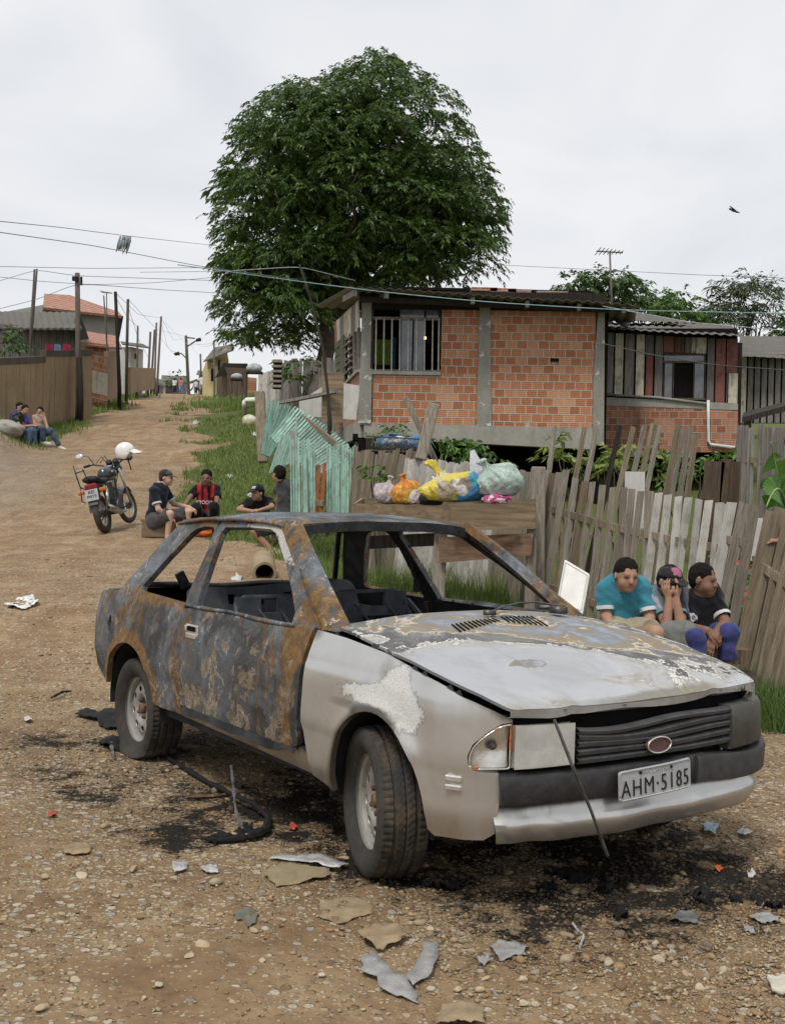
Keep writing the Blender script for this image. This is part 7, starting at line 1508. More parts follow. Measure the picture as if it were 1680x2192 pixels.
  T = {'P': V, 'L': (V - sp) @ TM_ / s, 'seg': seg, 'mid': mid, 'nb': nb, 's': s}; mk('shirt', V, F, CLO, root_, True, attr={'col': shirt['col'](T)}); bd_ = getattr(shirt['col'], 'band', None)
  for a, b in (seg if bd_ is not None else ()): u_ = unit(b - a); q = MB(); q.tube([b - u_ * .024 * s, b - u_ * .010 * s, b + u_ * .003], [.0535 * s + e * .78, .054 * s + e * .8, .053 * s + e * .75], 18, False); mk('cuff', np.concatenate(q.V), q.F, CLO, root_, True, attr={'col': np.tile(np.array(bd_)[None], (q.n, 1))}, solid=(.004, 0))
 if pants:
  Q = SDF(); e = pants.get('fit', .018) * max(s, .8); Q.ell(hm * .86 + mid * .14, np.array([.160 * s, .126 * s, .12 * s]) + e * .6, TM_, .05)
  for q in 'LR':
   a, b, c = W['hip' + q], W['kn' + q], W['an' + q]; t = pants.get('len', 1.9)
   if t <= 1: Q.cone(a, a + (b - a) * t, .090 * s + e, (.072 * s + e * 1.3), .04 * s, True)
   else: Q.cone(a, b, .088 * s + e, .064 * s + e, .04 * s); Q.cone(b, b + (c - b) * (t - 1), .064 * s + e, .048 * s + e * pants.get('flare', 1.), .03 * s, True)
  V, F = Q.mesh(res, lambda G: .020 * s * (np.abs(vnoise3(G, 10 / s, 5.)) - .3) + .004 * s * vnoise3(G, 30 / s, 2.)); mk('trousers', V, F, CLO, root_, True, attr={'col': pants['col']({'P': V, 's': s})})
 hs = hair_style
 if hs:
  Q = SDF(); Q.ell(hp(0, -.020, .040), np.array([.083, .096, .088]) * s, HM, .02)
  if hs == 'short': Q.ell(hp(0, -.045, .0), np.array([.080, .065, .085]) * s, HM, .02)
  if hs in ('bun', 'long'): Q.ell(hp(0, -.05, .0), np.array([.082, .068, .095]) * s, HM, .02); Q.ell(hp(0, -.125, .03 if hs == 'bun' else -.06), np.array([.045, .045, .045 if hs == 'bun' else .12]) * s, HM, .03)
  V, F = Q.mesh(min(res, .010), lambda G: .005 * s * vnoise3(G, 60, 1.), [(hp(0, .062, 0), f * .75 - up * .66), (hp(0, .045, -.005), f * .85 - up * .52)] if hs != 'x' else ()); mk('hair', V, F, hair, root_, True)
 if cap:
  Q = SDF(); Q.ell(hp(0, -.012, .045), np.array([.090, .106, .080]) * s, HM, .01); V, F = Q.mesh(min(res, .009), None, [(hp(0, 0, .035), -up * .97 + f * .18)])
  L_ = (V - hc) @ HM / s; mk('cap', V, F, CLO, root_, True, attr={'col': cap['col'](L_)})
  a = np.linspace(-1.15, 1.15, 15); V = [hp(.082 * math.sin(x), .082 * math.cos(x) + .010, .042) for x in a] + [hp(.080 * math.sin(x), .165 * math.cos(x * .8) + .005, .030 - .022 * math.cos(x * .9) * .5 + .012 * abs(x)) for x in a]; V = np.array(V)
  mk('cap_brim', V, [(i, i + 1, 15 + i + 1, 15 + i) for i in range(14)], CLO, root_, True, attr={'col': np.tile(np.array(cap['brim'])[None], (30, 1))}, solid=(.006 * s, 0))
 if shoes:
  for q in shoes.get('on', 'LR'):
   toe = W.get('toe' + q, W['an' + q] + np.array([0, -.15 * s, -.04 * s])); a = W['an' + q]; Q = SDF()
   if shoes['kind'] == 'shoe': Q.cone(a - [0, 0, .03 * s] - unit(toe - a) * .03 * s, toe, .050 * s, .040 * s, .02); Q.cone(a - [0, 0, .05 * s] - unit(toe - a) * .03 * s, toe - [0, 0, .02 * s] + unit(toe - a) * .01, .04 * s, .036 * s, .01)
   else: d = unit(toe - a); [Q.cone(a - d * .05 * s + np.cross(d, (0, 0, 1)) * o * s - [0, 0, .052 * s], toe + d * .01 * s + np.cross(d, (0, 0, 1)) * o * s - [0, 0, .034 * s], .012 * s, .012 * s, .012) for o in (-.022, 0, .022)]; st = a + (toe - a) * .55; Q.cone(toe - d * .03 * s + [0, 0, .02 * s], st + np.cross(d, (0, 0, 1)) * .034 * s, .007 * s, .007 * s, .004); Q.cone(toe - d * .03 * s + [0, 0, .02 * s], st - np.cross(d, (0, 0, 1)) * .034 * s, .007 * s, .007 * s, .004)
   V, F = Q.mesh(min(res, .010)); mk('shoe' if shoes['kind'] == 'shoe' else 'flip_flop', V, F, CLO, root_, True, attr={'col': np.tile(np.array(shoes['col'])[None], (len(V), 1))})
 return root_, W, HM, hc, TM_, sp
def const(c): return lambda T: np.tile(np.array(c, float)[None], (len(T['P'] if isinstance(T, dict) else T), 1))
def sleeve_band(col, band, w=.10, extra=None):
 def fn(T):
  C_ = np.tile(np.array(col, float)[None], (len(T['P']), 1))
  if extra: C_ = extra(T, C_)
  for a, b in T['seg']:
   ab = b - a; L_ = np.linalg.norm(ab); pass
  return C_
 fn.band = band; return fn
def K(cx, cy, d=0.): return ((1600 + cx / 4) / 1.2702, (1480 + cy / 4) / 1.2702, d)
R7 = .0085
# three seated boys
def teal_extra(T, C_):
 d = np.linalg.norm(T['P'] - T['nb'], axis=1); C_[d < .083 * T['s']] = (.52, .50, .50); C_[(T['L'][:, 1] > 0) & (np.abs(T['L'][:, 0] - .07) < .03) & (np.abs(T['L'][:, 2] - .06) < .008)] = (.45, .60, .62); C_[(T['L'][:, 1] > 0) & (np.abs(T['L'][:, 0] - .075) < .016) & (np.abs(T['L'][:, 2] - .02) < .014)] = (.50, .62, .64); return C_
person('short-haired boy in a turquoise shirt with white cuffs seated beside the white panel', 7.75, {'head': K(412, 335, -.10), 'neck': K(395, 505, .02), 'shL': K(175, 480, .02), 'shR': K(575, 465, .02), 'elL': K(190, 770, -.02), 'elR': K(660, 800, -.05), 'wrL': K(290, 960, -.25), 'wrR': K(640, 985, -.25), 'hipL': K(300, 930, .10), 'hipR': K(460, 930, .10), 'knL': K(330, 1010, -.38), 'knR': K(730, 975, -.33), 'anL': K(330, 1340, -.38), 'anR': K(740, 1330, -.38)},
 (.18, -.95, -.22), .93, 'tan', {'col': sleeve_band((.050, .235, .315), (.62, .62, .62), .9, teal_extra), 'sleeve': .80, 'fit': .018}, {'col': const((.36, .31, .22)), 'len': .82, 'fit': .02}, HAIR, None, {'kind': 'shoe', 'col': (.4, .4, .4)}, R7, (0, .1, 1), {'L': {'n': (0, -.6, .8)}, 'R': {'n': (0, -.6, .8), 'd': (-.1, -.5, -.8)}}, 'boys sitting on the log')
def cap_boy(T, C_):
 C_[:] = (.075, .075, .082); up_ = T['L'][:, 2] > .10; C_[up_] = (.15, .16, .18); ch = (np.abs(T['L'][:, 0]) < .055); C_[ch] = (.05, .06, .075); sl = np.abs(T['L'][:, 0]) > .15; C_[sl] = (.13, .23, .26); C_[(np.sin(T['L'][:, 2] * 90) > .55) & sl] = (.34, .38, .40); C_[T['L'][:, 2] < -.03] = (.028, .028, .03); return C_
person('boy in a dark cap resting his cheeks in both hands, middle of the three boys', 7.95, {'head': K(885, 405, -.12), 'neck': K(860, 560, .02), 'shL': K(715, 560, .0), 'shR': K(1000, 565, .02), 'elL': K(848, 890, -.25), 'elR': K(1000, 888, -.25), 'wrL': K(872, 600, -.24), 'wrR': K(952, 600, -.24), 'hipL': K(790, 960, .15), 'hipR': K(930, 960, .15), 'knL': K(875, 970, -.28), 'knR': K(1035, 960, -.28), 'anL': K(890, 1330, -.32), 'anR': K(1120, 1340, -.30)},
 (.42, -.86, -.28), .90, 'tan', {'col': sleeve_band((.1, .1, .1), (.16, .28, .31), .5, cap_boy), 'sleeve': .70, 'fit': .016}, {'col': const((.185, .19, .175)), 'len': 1.9, 'fit': .022}, HAIR, {'col': lambda L_: np.where(((np.abs(L_[:, 0] - .01) < .035) & (L_[:, 2] > .075) & (L_[:, 1] > .02))[:, None], np.array([[.38, .13, .21]]), np.array([[.030, .026, .028]])), 'brim': (.022, .02, .022)}, {'kind': 'shoe', 'col': (.1, .1, .1)}, R7, (0, .1, 1), {'L': {'d': (-.30, .12, 1.0), 'n': (-.75, -.6, .0), 'curl': .45}, 'R': {'d': (.28, .12, 1.0), 'n': (.75, -.6, .0), 'curl': .45}}, 'boys sitting on the log')
def black_extra(T, C_):
 C_[(np.abs(T['L'][:, 0] - .02) < .010) & (T['L'][:, 2] > .12) & (T['L'][:, 1] > 0)] = (.20, .20, .21); return C_
p3, W3, HM3, hc3, TM3, sp3 = person('boy in a black crested shirt looking right, seated nearest the slanting boards', 7.95, {'head': K(1245, 385, -.05), 'neck': K(1225, 570, .02), 'shL': K(1100, 620, .0), 'shR': K(1375, 630, .04), 'elL': K(1075, 900, -.10), 'elR': K(1490, 855, -.08), 'wrL': K(1285, 935, -.36), 'wrR': K(1350, 1000, -.36), 'hipL': K(1170, 985, .10), 'hipR': K(1340, 985, .10), 'knL': K(1165, 1025, -.36), 'knR': K(1535, 960, -.30), 'anL': K(1200, 1350, -.34), 'anR': K(1500, 1320, -.26)},
 (.80, -.58, -.16), .92, 'brown', {'col': sleeve_band((.014, .014, .017), (.62, .62, .62), .35, black_extra), 'sleeve': .72, 'fit': .016}, {'col': const((.052, .060, .190)), 'len': 1.8, 'fit': .004, 'flare': 5.0}, HAIR, None, {'kind': 'shoe', 'col': (.2, .2, .2), 'on': ''}, R7, (0, .1, 1), {'L': {'d': (.85, -.15, -.45), 'n': (.2, -.75, .6), 'curl': .55}, 'R': {'d': (-.30, -.25, -.9), 'n': (-.1, -.9, .3), 'curl': .25}}, 'boys sitting on the log')
# crest on the shirt: shield, ring and anchor bars
sh_ = bpy.data.objects[[c.name for c in p3.children if c.name.startswith('shirt')][0]]
cw = at(*K(1137, 795)[:2], 7.72) - np.array(p3.location); mb = MB(); cm_w = flat('crest_white', (.48, .48, .50), .7);
mb.prism([(.021 * math.cos(a) * (1 + .10 * math.cos(3 * a + .6)), .029 * math.sin(a) * (1 + .06 * math.cos(4 * a))) for a in np.linspace(0, 2 * math.pi, 24, endpoint=False)], 0, .004, lambda a, b, d: (cw[0] + a, cw[1] - d + a * .15, cw[2] + b)); cr_ = mb.build('crest', cm_w, sh_)
mb = MB(); mb.tube([(cw[0] + .011 * math.cos(a), cw[1] - .006, cw[2] + .012 * math.sin(a)) for a in np.linspace(0, 2 * math.pi, 17)], .0022, 5); mb.bar((cw[0] - .008, cw[1] - .006, cw[2] - .006), (cw[0] + .008, cw[1] - .006, cw[2] + .008), .003, .003); mb.build('crest_mark', flat('crest_dark', (.10, .10, .13), .7), cr_)
lg = MB(); a = at(1240, 1412, 7.98); b = at(1610, 1440, 8.05); lg.tube([a - a, (b - a) * .5 + [0, 0, .01], b - a], [.17, .16, .165], 14); o = lg.build('log', VM['bark'], None, True); o.location = (a[0], a[1], gz(a[0], a[1]) + .20); tag(o, 'thick log the three boys sit on', 'log')
lg2 = MB(); lg2.box((0, 0, 0), (1.25, .34, .10)); o = lg2.build('seat_plank', BM['wood_brown']); c_ = at(1400, 1380, 8.05); o.location = (c_[0], c_[1], gz(c_[0], c_[1]) + .42); tag(o, 'plank laid on the log under the three boys', 'plank')
# four men by the motorcycle
def M8(cx, cy, d=0.): return ((380 + cx * .2738) / 1.2702, (1240 + cy * .2738) / 1.2702, d)
RM = .013
def navy(T, C_):
 d = np.linalg.norm(T['P'] - T['nb'], axis=1); C_[d < .085 * T['s']] = (.42, .42, .44); return C_
person('man in a navy shirt and grey cap sitting on the small wooden crate', 17.0, {'head': M8(262, 215), 'neck': M8(205, 300, .0), 'shL': M8(255, 340, .20), 'shR': M8(140, 345, -.18), 'elL': M8(335, 475, .25), 'elR': M8(185, 530, -.25), 'wrL': M8(500, 510, .10), 'wrR': M8(300, 610, -.18), 'hipL': M8(160, 650, .12), 'hipR': M8(140, 660, -.12), 'knL': M8(480, 560, .10), 'knR': M8(300, 575, -.22), 'anL': M8(450, 815, .08), 'anR': M8(275, 800, -.22), 'toeL': M8(505, 868, .0), 'toeR': M8(320, 838, -.3)},
 (.96, -.12, -.10), 1.0, 'light', {'col': sleeve_band((.013, .017, .030), (.60, .60, .60), .35, navy), 'sleeve': .72, 'fit': .02}, {'col': const((.085, .075, .078)), 'len': .94, 'fit': .028}, HAIR2, {'col': lambda L_: np.where((L_[:, 1] > .02)[:, None], np.array([[.085, .082, .078]]), np.array([[.035, .032, .03]])), 'brim': (.075, .072, .07)}, None, RM, (-.05, 0, 1), {'L': {'d': (.85, -.1, -.5), 'n': (.3, -.4, .8), 'curl': .6}, 'R': {'curl': .8}}, 'men sitting beside the road')
cr = empty('wooden_crate', (*at(*M8(190, 800)[:2], 17.0)[:2], 0), 0, 'small rough wooden crate used as a seat', 'crate'); cr.location.z = gz(cr.location.x, cr.location.y)
mb = MB(); mb.box((0, 0, .24), (.48, .34, .035)); mb.build('top', FM['ply'], cr); mb = MB(); mb.prism([(-.2, 0), (.2, 0), (.2, .22), (-.2, .22)], -.17, -.14, lambda a, b, d: (a - .02, d, b)); mb.build('front', FM['ply'], cr)
for sx in (-.21, .21): mb = MB(); mb.box((sx, 0, .11), (.03, .30, .22)); mb.build('side', FM['ply'], cr)
def stripes(T):
 L_ = T['L']; C_ = np.tile(np.array((.014, .013, .014))[None], (len(L_), 1)); m = (np.sin(L_[:, 0] * 62 + .8) > -.15) & (np.abs(L_[:, 0]) < .135) & (L_[:, 2] > -.28); C_[m] = (.42, .025, .035); return C_
p2, W2_, _, _, TMm, spm = person('man in a red and black striped football shirt squatting with arms on knees', 17.6, {'head': M8(662, 212, -.10), 'neck': M8(662, 310), 'shL': M8(555, 335, .0), 'shR': M8(768, 335, .0), 'elL': M8(490, 425, -.12), 'elR': M8(765, 440, -.12), 'wrL': M8(430, 520, -.28), 'wrR': M8(752, 505, -.36), 'hipL': M8(610, 640, .10), 'hipR': M8(720, 640, .10), 'knL': M8(560, 520, -.38), 'knR': M8(735, 510, -.38), 'anL': M8(565, 780, -.15), 'anR': M8(730, 790, -.15)},
 (.0, -.97, -.2), 1.0, 'brown', {'col': stripes, 'sleeve': .70, 'fit': .018}, {'col': const((.012, .012, .014)), 'len': 1.95, 'fit': .02}, HAIR, None, {'kind': 'shoe', 'col': (.1, .1, .1)}, RM, (0, 0, 1), {'R': {'d': (.0, -.3, -.95), 'n': (0, -.9, .2), 'curl': .6}}, 'men sitting beside the road')
ko = at(*M8(660, 462)[:2], 17.40) - np.array(p2.location); lettering('shirt_sponsor', 'KYOCERA', .075, ko, (1, 0, -.03), (0, 0, 1), flat('white_flock', (.62, .60, .60), .8), [c for c in p2.children if c.name.startswith('shirt')][0], .30, .004)
person('man in a black T-shirt and black cap leaning on his crossed forearms', 17.0, {'head': M8(1168, 365, -.12), 'neck': M8(1190, 440), 'shL': M8(1075, 470, .05), 'shR': M8(1290, 460, .05), 'elL': M8(985, 530, -.12), 'elR': M8(1315, 505, -.12), 'wrL': M8(1130, 550, -.30), 'wrR': M8(1200, 535, -.32), 'hipL': M8(1150, 690, .2), 'hipR': M8(1260, 690, .2), 'knL': M8(1085, 640, -.28), 'knR': M8(1230, 640, -.28), 'anL': M8(1095, 800, -.20), 'anR': M8(1170, 815, -.20)},
 (-.62, -.76, -.1), 1.0, 'tan', {'col': const((.014, .014, .015)), 'sleeve': .66, 'fit': .018}, {'col': const((.05, .052, .05)), 'len': .9, 'fit': .03}, HAIR, {'col': lambda L_: np.where(((np.abs(L_[:, 0]) < .035) & (np.abs(L_[:, 2] - .085) < .02) & (L_[:, 1] > .04))[:, None], np.array([[.45, .45, .46]]), np.array([[.014, .014, .016]])), 'brim': (.012, .012, .013)}, {'kind': 'shoe', 'col': (.03, .035, .04)}, RM, (0, 0, 1), {'L': {'d': (.95, -.1, -.05), 'n': (0, -.3, 1)}, 'R': {'d': (-.95, -.1, -.05), 'n': (0, -.3, 1)}}, 'men sitting beside the road')
person('man in a dark grey T-shirt with his back turned, sitting on a stool', 15.9, {'head': M8(1380, 180, .0), 'neck': M8(1420, 270), 'shL': M8(1530, 335, -.05), 'shR': M8(1375, 330, .10), 'elL': M8(1560, 440, .05), 'elR': M8(1382, 430, .12), 'wrL': M8(1480, 600, .0), 'wrR': M8(1372, 560, .05), 'hipL': M8(1500, 640, -.08), 'hipR': M8(1430, 640, .12), 'knL': M8(1140, 745, -.15), 'knR': M8(1320, 725, .25), 'anL': M8(1305, 935, -.15), 'anR': M8(1335, 915, .15), 'toeL': M8(1205, 1020, -.22), 'toeR': M8(1260, 960, .1)},
 (-.62, .74, -.1), 1.0, 'tan', {'col': lambda T: np.where((np.linalg.norm(T['P'] - T['nb'], axis=1) < .088)[:, None], np.array([[.012, .012, .014]]), np.array([[.058, .060, .063]])), 'sleeve': .55, 'fit': .02}, {'col': const((.06, .062, .055)), 'len': .98, 'fit': .03}, HAIR, None, {'kind': 'flip', 'col': (.62, .60, .56), 'on': 'L'}, RM, (0, 0, 1), {}, 'men sitting beside the road')
st = empty('stool', (*at(*M8(1420, 900)[:2], 15.95)[:2], 0), 0, 'plain wooden stool under the man in dark grey', 'stool'); st.location.z = gz(st.location.x, st.location.y); mb = MB(); mb.box((.02, 0, .42), (.34, .30, .04)); mb.build('seat', FM['ply'], st)
for sx in (-.11, .15):
 for sy in (-.11, .11): mb = MB(); mb.bar((sx * 1.15, sy * 1.15, 0), (sx, sy, .41), .05, .05); mb.build('leg', FM['ply'], st)
# women on the bank
def W8(cx, cy, d=0.): return (cx * .13095 / 1.2702, (1080 + cy * .13095) / 1.2702, d)
RW = .018; DW = 28.6
def camo(T): n = vnoise3(T['P'], 22, 2.); return np.where((n > .25)[:, None], np.array([[.085, .085, .07]]), np.array([[.022, .024, .022]]))
jeans = const((.085, .135, .22)); jeans2 = const((.07, .105, .16))
person('woman in a dark mottled T-shirt and pale jeans sitting on the bank, nearest', DW, {'head': W8(530, 255), 'neck': W8(430, 350), 'shL': W8(300, 420, -.14), 'shR': W8(450, 400, .16), 'elL': W8(420, 610, -.25), 'elR': W8(470, 590, .2), 'wrL': W8(690, 590, -.15), 'wrR': W8(700, 580, .1), 'hipL': W8(210, 740, -.12), 'hipR': W8(230, 730, .12), 'knL': W8(650, 690, -.14), 'knR': W8(690, 700, .12), 'anL': W8(540, 1030, -.14), 'anR': W8(690, 1045, .10), 'toeL': W8(620, 1150, -.25), 'toeR': W8(800, 1145, .05)},
 (.72, -.66, -.2), 1.0, 'tan', {'col': camo, 'sleeve': .55, 'fit': .02}, {'col': jeans, 'len': 1.98, 'fit': .02, 'flare': 2}, HAIR, None, {'kind': 'shoe', 'col': (.62, .60, .56)}, RW, (-.1, 0, 1), {}, 'women sitting on the bank', 'bun')
person('woman in a royal blue top half hidden behind the nearest woman', DW + .5, {'head': W8(415, 200), 'neck': W8(370, 310), 'shL': W8(260, 390, -.1), 'shR': W8(530, 400, .1), 'elL': W8(240, 560), 'elR': W8(590, 530), 'wrL': W8(400, 640), 'wrR': W8(640, 600), 'hipL': W8(300, 720), 'hipR': W8(400, 720), 'knL': W8(700, 680), 'knR': W8(740, 690), 'anL': W8(760, 1020), 'anR': W8(800, 1040)},
 (.7, -.5, -.2), .97, 'tan', {'col': const((.035, .032, .22)), 'sleeve': .99, 'fit': .02}, {'col': const((.02, .022, .03)), 'len': 1.95, 'fit': .02}, HAIR, None, {'kind': 'shoe', 'col': (.55, .53, .50)}, RW, (0, 0, 1), {}, 'women sitting on the bank', 'bun')
person('woman in a pale strappy top and jeans holding one hand to her head', DW + .7, {'head': W8(830, 290), 'neck': W8(830, 385), 'shL': W8(700, 420, .0), 'shR': W8(915, 430, .0), 'elL': W8(720, 560, -.1), 'elR': W8(985, 640, -.25), 'wrL': W8(800, 570, -.2), 'wrR': W8(925, 400, -.12), 'hipL': W8(780, 770, .05), 'hipR': W8(890, 770, .05), 'knL': W8(880, 650, -.38), 'knR': W8(1045, 700, -.32), 'anL': W8(900, 930, -.35), 'anR': W8(1245, 1020, -.25), 'toeL': W8(1040, 965, -.4), 'toeR': W8(1375, 1100, -.3)},
 (.1, -.96, -.1), .98, 'tan', {'col': const((.42, .32, .28)), 'sleeve': 0, 'fit': .010, 'collar': False}, {'col': jeans2, 'len': 1.92, 'fit': .02}, HAIR, None, {'kind': 'shoe', 'col': (.64, .62, .60)}, RW, (.1, 0, 1), {'R': {'d': (-.1, .1, 1), 'n': (.8, -.5, 0)}}, 'women sitting on the bank', 'bun')
# people at the crest of the road
def C8(cx, cy, d=0.): return ((440 + cx * .19048) / 1.2702, (900 + cy * .19048) / 1.2702, d)
def stand(label, x, yt, yb, D, face, shirt, pants, plen=1.9, skin='tan', swing=0., s=1.0, hs='short'):
 h = yb - yt; g = lambda a, b, d=0.: C8(x + a * h, yt + b * h, d)
 person(label, D, {'head': g(0, .075), 'neck': g(0, .165), 'shL': g(-.105, .205), 'shR': g(.105, .205), 'elL': g(-.14, .37, .05), 'elR': g(.14, .37, -.05), 'wrL': g(-.13, .50), 'wrR': g(.13, .50), 'hipL': g(-.055, .50), 'hipR': g(.055, .50), 'knL': g(-.06 - swing * .6, .73, -.1), 'knR': g(.06 + swing * .6, .73, .1), 'anL': g(-.06 - swing, .955), 'anR': g(.06 + swing, .955), 'toeL': g(-.06 - swing, .985, .1 * np.sign(face[1]) * 1.2), 'toeR': g(.06 + swing, .985, .1 * np.sign(face[1]) * 1.2)}, face, s, skin, {'col': shirt, 'sleeve': .6, 'fit': .03}, {'col': pants, 'len': plen, 'fit': .03}, HAIR, None, {'kind': 'shoe', 'col': (.2, .18, .16)}, .032, (0, 0, 1), {}, 'people walking at the crest of the road', hs)
stand('woman in a white shirt and dark trousers with long hair walking away at the crest', 182, 672, 885, 113, (0, 1, 0), const((.70, .69, .69)), const((.03, .04, .08)), hs='long'); stand('woman in a pink striped top and blue trousers walking away at the crest', 272, 670, 888, 112, (0, 1, 0), lambda T: np.where((np.sin(T['L'][:, 2] * 55) > 0)[:, None], np.array([[.55, .14, .18]]), np.array([[.48, .25, .26]])), const((.12, .30, .48)), 1.75)
stand('child in a white shirt standing at the crest of the road', 486, 700, 896, 112, (.4, -.9, 0), const((.66, .65, .65)), const((.09, .09, .085)), 1.9, s=.9); stand('tall man in a loose white shirt and grey shorts striding at the crest', 570, 630, 896, 111, (-.8, -.4, 0), const((.70, .70, .70)), const((.26, .28, .31)), 1.3, 'brown', .04, 1.2)
# person at the right edge, only the hand on the heavy board is in the picture
person('person at the right edge whose hand grips the heavy slanting board', 8.75, {'head': (1790, 990, .1), 'neck': (1790, 1060, .1), 'shL': (1745, 1090, .1), 'shR': (1840, 1090, .1), 'elL': (1735, 1170, .0), 'elR': (1860, 1190, .1), 'wrL': (1672, 1158, -.16), 'wrR': (1850, 1280, .0), 'hipL': (1765, 1290, .1), 'hipR': (1815, 1290, .1), 'knL': (1765, 1400, .05), 'knR': (1815, 1400, .05), 'anL': (1765, 1500, .1), 'anR': (1815, 1500, .1)}, (-.6, -.75, 0), .95, 'tan', {'col': const((.25, .25, .28)), 'sleeve': .6}, {'col': const((.08, .09, .12)), 'len': 1.9}, HAIR, None, {'kind': 'shoe', 'col': (.2, .2, .2)}, .009, (0, 0, 1), {'L': {'d': (-.98, -.05, .12), 'n': (.1, -.55, .85), 'curl': .75}})
# ================================================================== motorcycle and helmet
BK = {'blk': flat('black_motorcycle_paint', (.016, .017, .018), .28, 0, .5, .3, 12, Coat_Weight=.4), 'rub': flat('dusty_motorcycle_tyre', (.060, .053, .045), .85, 0, .2, .4, 18, .3), 'chr': flat('dull_chrome', (.42, .41, .39), .3, .85, .5, .25, 20), 'gun': flat('engine_alloy', (.10, .10, .10), .45, .6, .4, .4, 24, .3), 'seat': flat('vinyl_seat', (.022, .022, .023), .6), 'red': flat('red_lamp_lens', (.20, .014, .018), .2, 0, .6, .2), 'org': flat('orange_lens', (.55, .14, .02), .25, 0, .6, .15), 'grey': flat('grey_mudflap', (.085, .085, .085), .7), 'mir': flat('mirror_back', (.62, .66, .74), .15, .3, .6, .05), 'wht': flat('helmet_white', (.70, .69, .65), .25, 0, .5, .06, 10)}
pr = hit(228, 1141); mo = empty('motorcycle', (pr[0], pr[1], pr[2]), 0, 'black motorcycle on its stand with a white helmet hung on the handlebar', 'motorcycle', rot=(R(-13), R(-6), R(86)))
def tor(mb, R_, r_, c, n=32, m=8, sx=1.0):
 V = [];
 for i in range(n):
  a = i * 2 * math.pi / n
  for j in range(m): b = j * 2 * math.pi / m; q = R_ + r_ * math.cos(b); V.append((c[0] + q * math.cos(a), c[1] + sx * r_ * math.sin(b), c[2] + q * math.sin(a)))
 mb.add(V, [(i * m + j, i * m + (j + 1) % m, ((i + 1) % n) * m + (j + 1) % m, ((i + 1) % n) * m + j) for i in range(n) for j in range(m)])
for x_, rw_ in ((0, .052), (1.25, .040)):
 w_ = empty('wheel', (x_, 0, .298)); w_.parent = mo
 if x_: w_.rotation_euler = (0, 0, R(-10))
 mb = MB(); tor(mb, .248, rw_, (0, 0, 0)); mb.build('tyre', BK['rub'], w_, True); mb = MB(); tor(mb, .208, .014, (0, 0, 0), 32, 6, 1.6); mb.build('rim', BK['chr'], w_, True)
 mb = MB(); mb.tube([(0, -.06, 0), (0, .06, 0)], .055, 14); mb.build('hub', BK['gun'], w_); mb = MB()
 for i in range(24): a = i * .2618; mb.tube([(.05 * math.cos(a), .03 * (-1) ** i, .05 * math.sin(a)), (.205 * math.cos(a + .2 * (-1) ** (i // 2)), 0, .205 * math.sin(a + .2 * (-1) ** (i // 2)))], .0025, 4)
 mb.build('spokes', BK['chr'], w_)
def bpart(name, mat, fn, smooth=True, bevel=0):
 mb = MB(); fn(mb); o = mb.build(name, BK[mat], mo, smooth and not bevel)
 if bevel: b = o.modifiers.new('b', 'BEVEL'); b.width = bevel; b.segments = 3
 return o
bpart('frame', 'blk', lambda m: (m.tube([(1.02, 0, .92), (.95, 0, .70), (.80, 0, .36), (.45, 0, .30), (.35, 0, .55), (.30, 0, .74)], .022, 8), m.tube([(1.02, 0, .90), (.6, 0, .78), (.0, .09, .72), (-.1, .09, .70)], .018, 6), m.tube([(.6, 0, .78), (.0, -.09, .72)], .018, 6), m.tube([(.42, -.09, .34), (.0, -.10, .298)], .02, 6), m.tube([(.42, .09, .34), (.0, .10, .298)], .02, 6)))
bpart('engine', 'gun', lambda m: (m.box((.55, 0, .36), (.36, .26, .24)), m.box((.66, 0, .54), (.16, .16, .20), Matrix.Rotation(R(18), 3, 'Y')), [m.box((.66 + .012 * k, 0, .47 + .03 * k), (.20, .20, .010)) for k in range(6)], m.lathe([(0, .15), (.09, .15), (.10, .13), (.10, 0)], 16, Matrix.Translation((.50, 0, .36)) @ Matrix.Rotation(R(90), 4, 'X'))), False, .006)
def tank(m):
 secs = []
 for t in np.linspace(0, 1, 12):
  x = .42 + .52 * t; w = .135 * math.sin(math.pi * (.16 + .74 * t)) ** .7; h = .16 * math.sin(math.pi * (.2 + .62 * t)) ** .6
  secs.append([(x, w * math.cos(a) * (1 if math.sin(a) > 0 else .92), .84 + h * (math.sin(a) if math.sin(a) > 0 else .55 * math.sin(a))) for a in np.linspace(0, 2 * math.pi, 16, endpoint=False)])
 V, F = loft(secs); m.add(V, F + [tuple(range(16))[::-1], tuple(len(V) - 16 + i for i in range(16))])
bpart('fuel_tank', 'blk', tank); bpart('tank_emblem', 'mir', lambda m: (m.box((.60, -.118, .90), (.10, .012, .035)), m.box((.88, 0, .985), (.07, .05, .02))), False)
def seat(m):
 secs = []
 for t in np.linspace(0, 1, 10):
  x = -.16 + .62 * t; w = .13 - .04 * t; z = .80 + .05 * (1 - t) ** 2 - .03 * math.sin(t * 3.1); secs.append([(x, w * math.cos(a), z + .05 * math.sin(a)) for a in np.linspace(0, 2 * math.pi, 12, endpoint=False)])
 V, F = loft(secs); m.add(V, F + [tuple(range(12))[::-1], tuple(len(V) - 12 + i for i in range(12))])
bpart('seat', 'seat', seat); bpart('side_cover', 'blk', lambda m: (m.box((.28, -.11, .66), (.30, .03, .17)), m.box((.28, .11, .66), (.30, .03, .17)), m.box((-.06, 0, .73), (.22, .17, .08))), False, .02)
